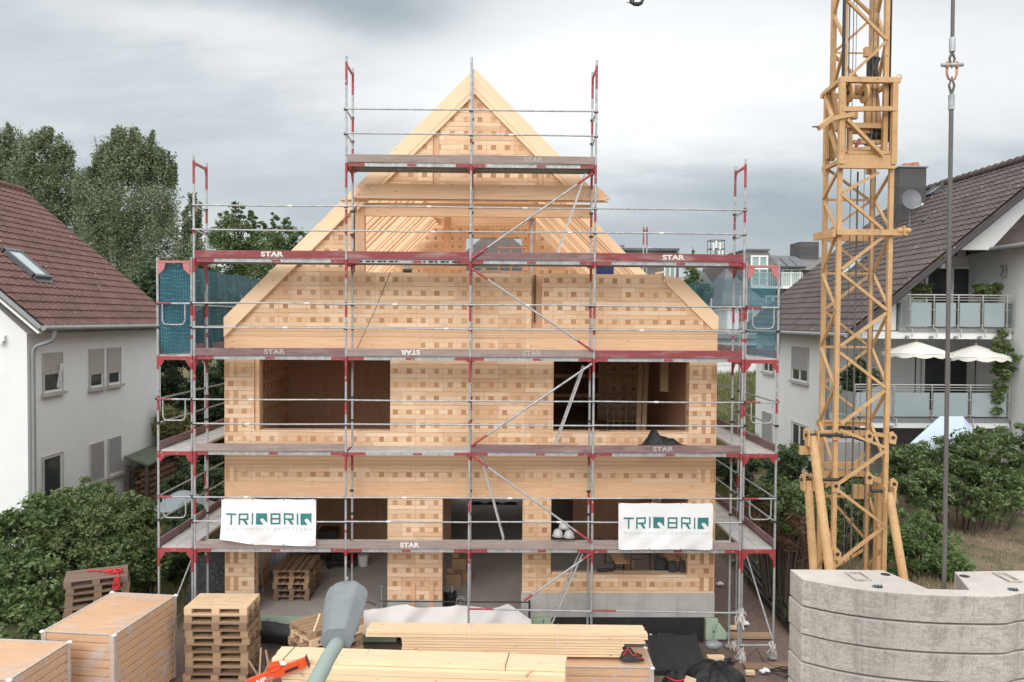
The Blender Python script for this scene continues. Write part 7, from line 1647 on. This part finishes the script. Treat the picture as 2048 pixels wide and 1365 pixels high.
def rag(c, h_, label):
    b = MB(); r = random.Random(int(c.x*1000))
    for k_ in range(26):
        a = r.uniform(0, 6.28); t0 = c+V(r.uniform(-.03, .03), r.uniform(-.04, .03), r.uniform(-.10, .06)); e = t0+V(.10*math.cos(a), .07*math.sin(a), -h_*r.uniform(.15, 1)); s_ = V(r.uniform(.006, .02), .008*r.uniform(-1, 1), 0); m_ = t0.lerp(e, .45)+V(r.uniform(-.05, .05), r.uniform(-.04, .02), r.uniform(-.02, .05))
        b.add([t0-s_, t0+s_, m_+s_*1.4, e+s_*.7, e-s_*.7, m_-s_*1.4], [(0, 1, 2, 5), (5, 2, 3, 4)])
    b.pipe([c+V(.035*math.cos(q), .035*math.sin(q), .02*q-.08) for q in [k_*.8 for k_ in range(9)]], .012, 0, 5)
    one(b, 'plastic_wrapping', m_wrapc, label, 'plastic wrapping', 'white plastic wrapping on the scaffold feet')
m_wrapc = mat('dirty_white_plastic', color=(.55, .51, .48), rough=.5)
rag(at(1543, 1288, 16.2), .3, 'white plastic tied round the outermost right scaffold upright'); rag(at(1483, 1300, 16.2), .28, 'white plastic tied low on the right corner upright'); rag(at(1468, 1285, 16.6), .2, 'white plastic knot on the inner right upright'); rag(at(1483, 1222, 16.2), .3, 'white plastic hanging on the red part of the right corner upright')
b = MB(); p0 = onz(1435, 1245, .03); b.box((4.75, 17.3, .0), (6.1, 17.55, .06)); one(b, 'soil_board', m_pale, 'pale board lying across the soil path behind the right scaffold foot', 'board')
b = MB(); b.box((5.0, 15.75, -.01), (6.5, 16.0, .035)); one(b, 'soil_board', m_pal_brown, 'brown board under the outermost right scaffold foot', 'board')
for k_, (u, v) in enumerate(((1472, 1122), (1487, 1138), (1440, 1168), (1465, 1255), (1490, 1247), (1500, 1345), (1530, 1342), (1505, 1115), (1515, 1128))):
    c = onz(u, v, .04); b = MB(); r = random.Random(k_); b.box((c.x-.09, c.y-.05, 0), (c.x+.09, c.y+.05, .07)) if k_ % 2 else b.ball(c, (.1, .08, .05), 0, 8, 6, lambda d: 1+.3*math.sin(5*d.x+3*d.y)); one(b, 'wood_scrap', m_plank if k_ % 2 else m_tape, ['pale crumpled scrap behind the lowest right platform', 'short wood scrap beside the head of the black pipes', 'pale crumpled scrap close to the house corner', 'short wood scrap at the inner scaffold foot', 'pale crumpled scrap right of the corner upright foot', 'short wood scrap in front of the looped cable', 'pale crumpled scrap inside the looped cable', 'short wood scrap at the far start of the pipes', 'pale crumpled scrap farthest along the pipes'][k_], 'scrap', 'pale scraps on the soil path')
b = MB(); b.grid(lambda s, q_: V(-6.9+s*.95, 17.4+q_*.5, .1+1.6*q_+.08*math.sin(s*8+q_*3)), 14, 10); b.grid(lambda s, q_: V(-6.9+s*.95, 17.4+.1*math.sin(s*9), .1+.05*q_), 14, 1); one(b, 'black_cover_sheet', m_bag, 'dark cover sheet leaning on the left corner of the house under the scaffold', 'cover sheet')
b = MB(); c = V(-9.5, 24.0, 1.3); b.grid(lambda s, q_: c+V((s-.5)*1.6, (q_-.5)*1.4, .5*math.sin(math.pi*s)*math.sin(math.pi*q_)), 14, 12); one(b, 'grey_cover', mat('grey_cover', color=(.25, .29, .31), rough=.6), 'grey cover in the garden seen under the left scaffold platform', 'garden cover')
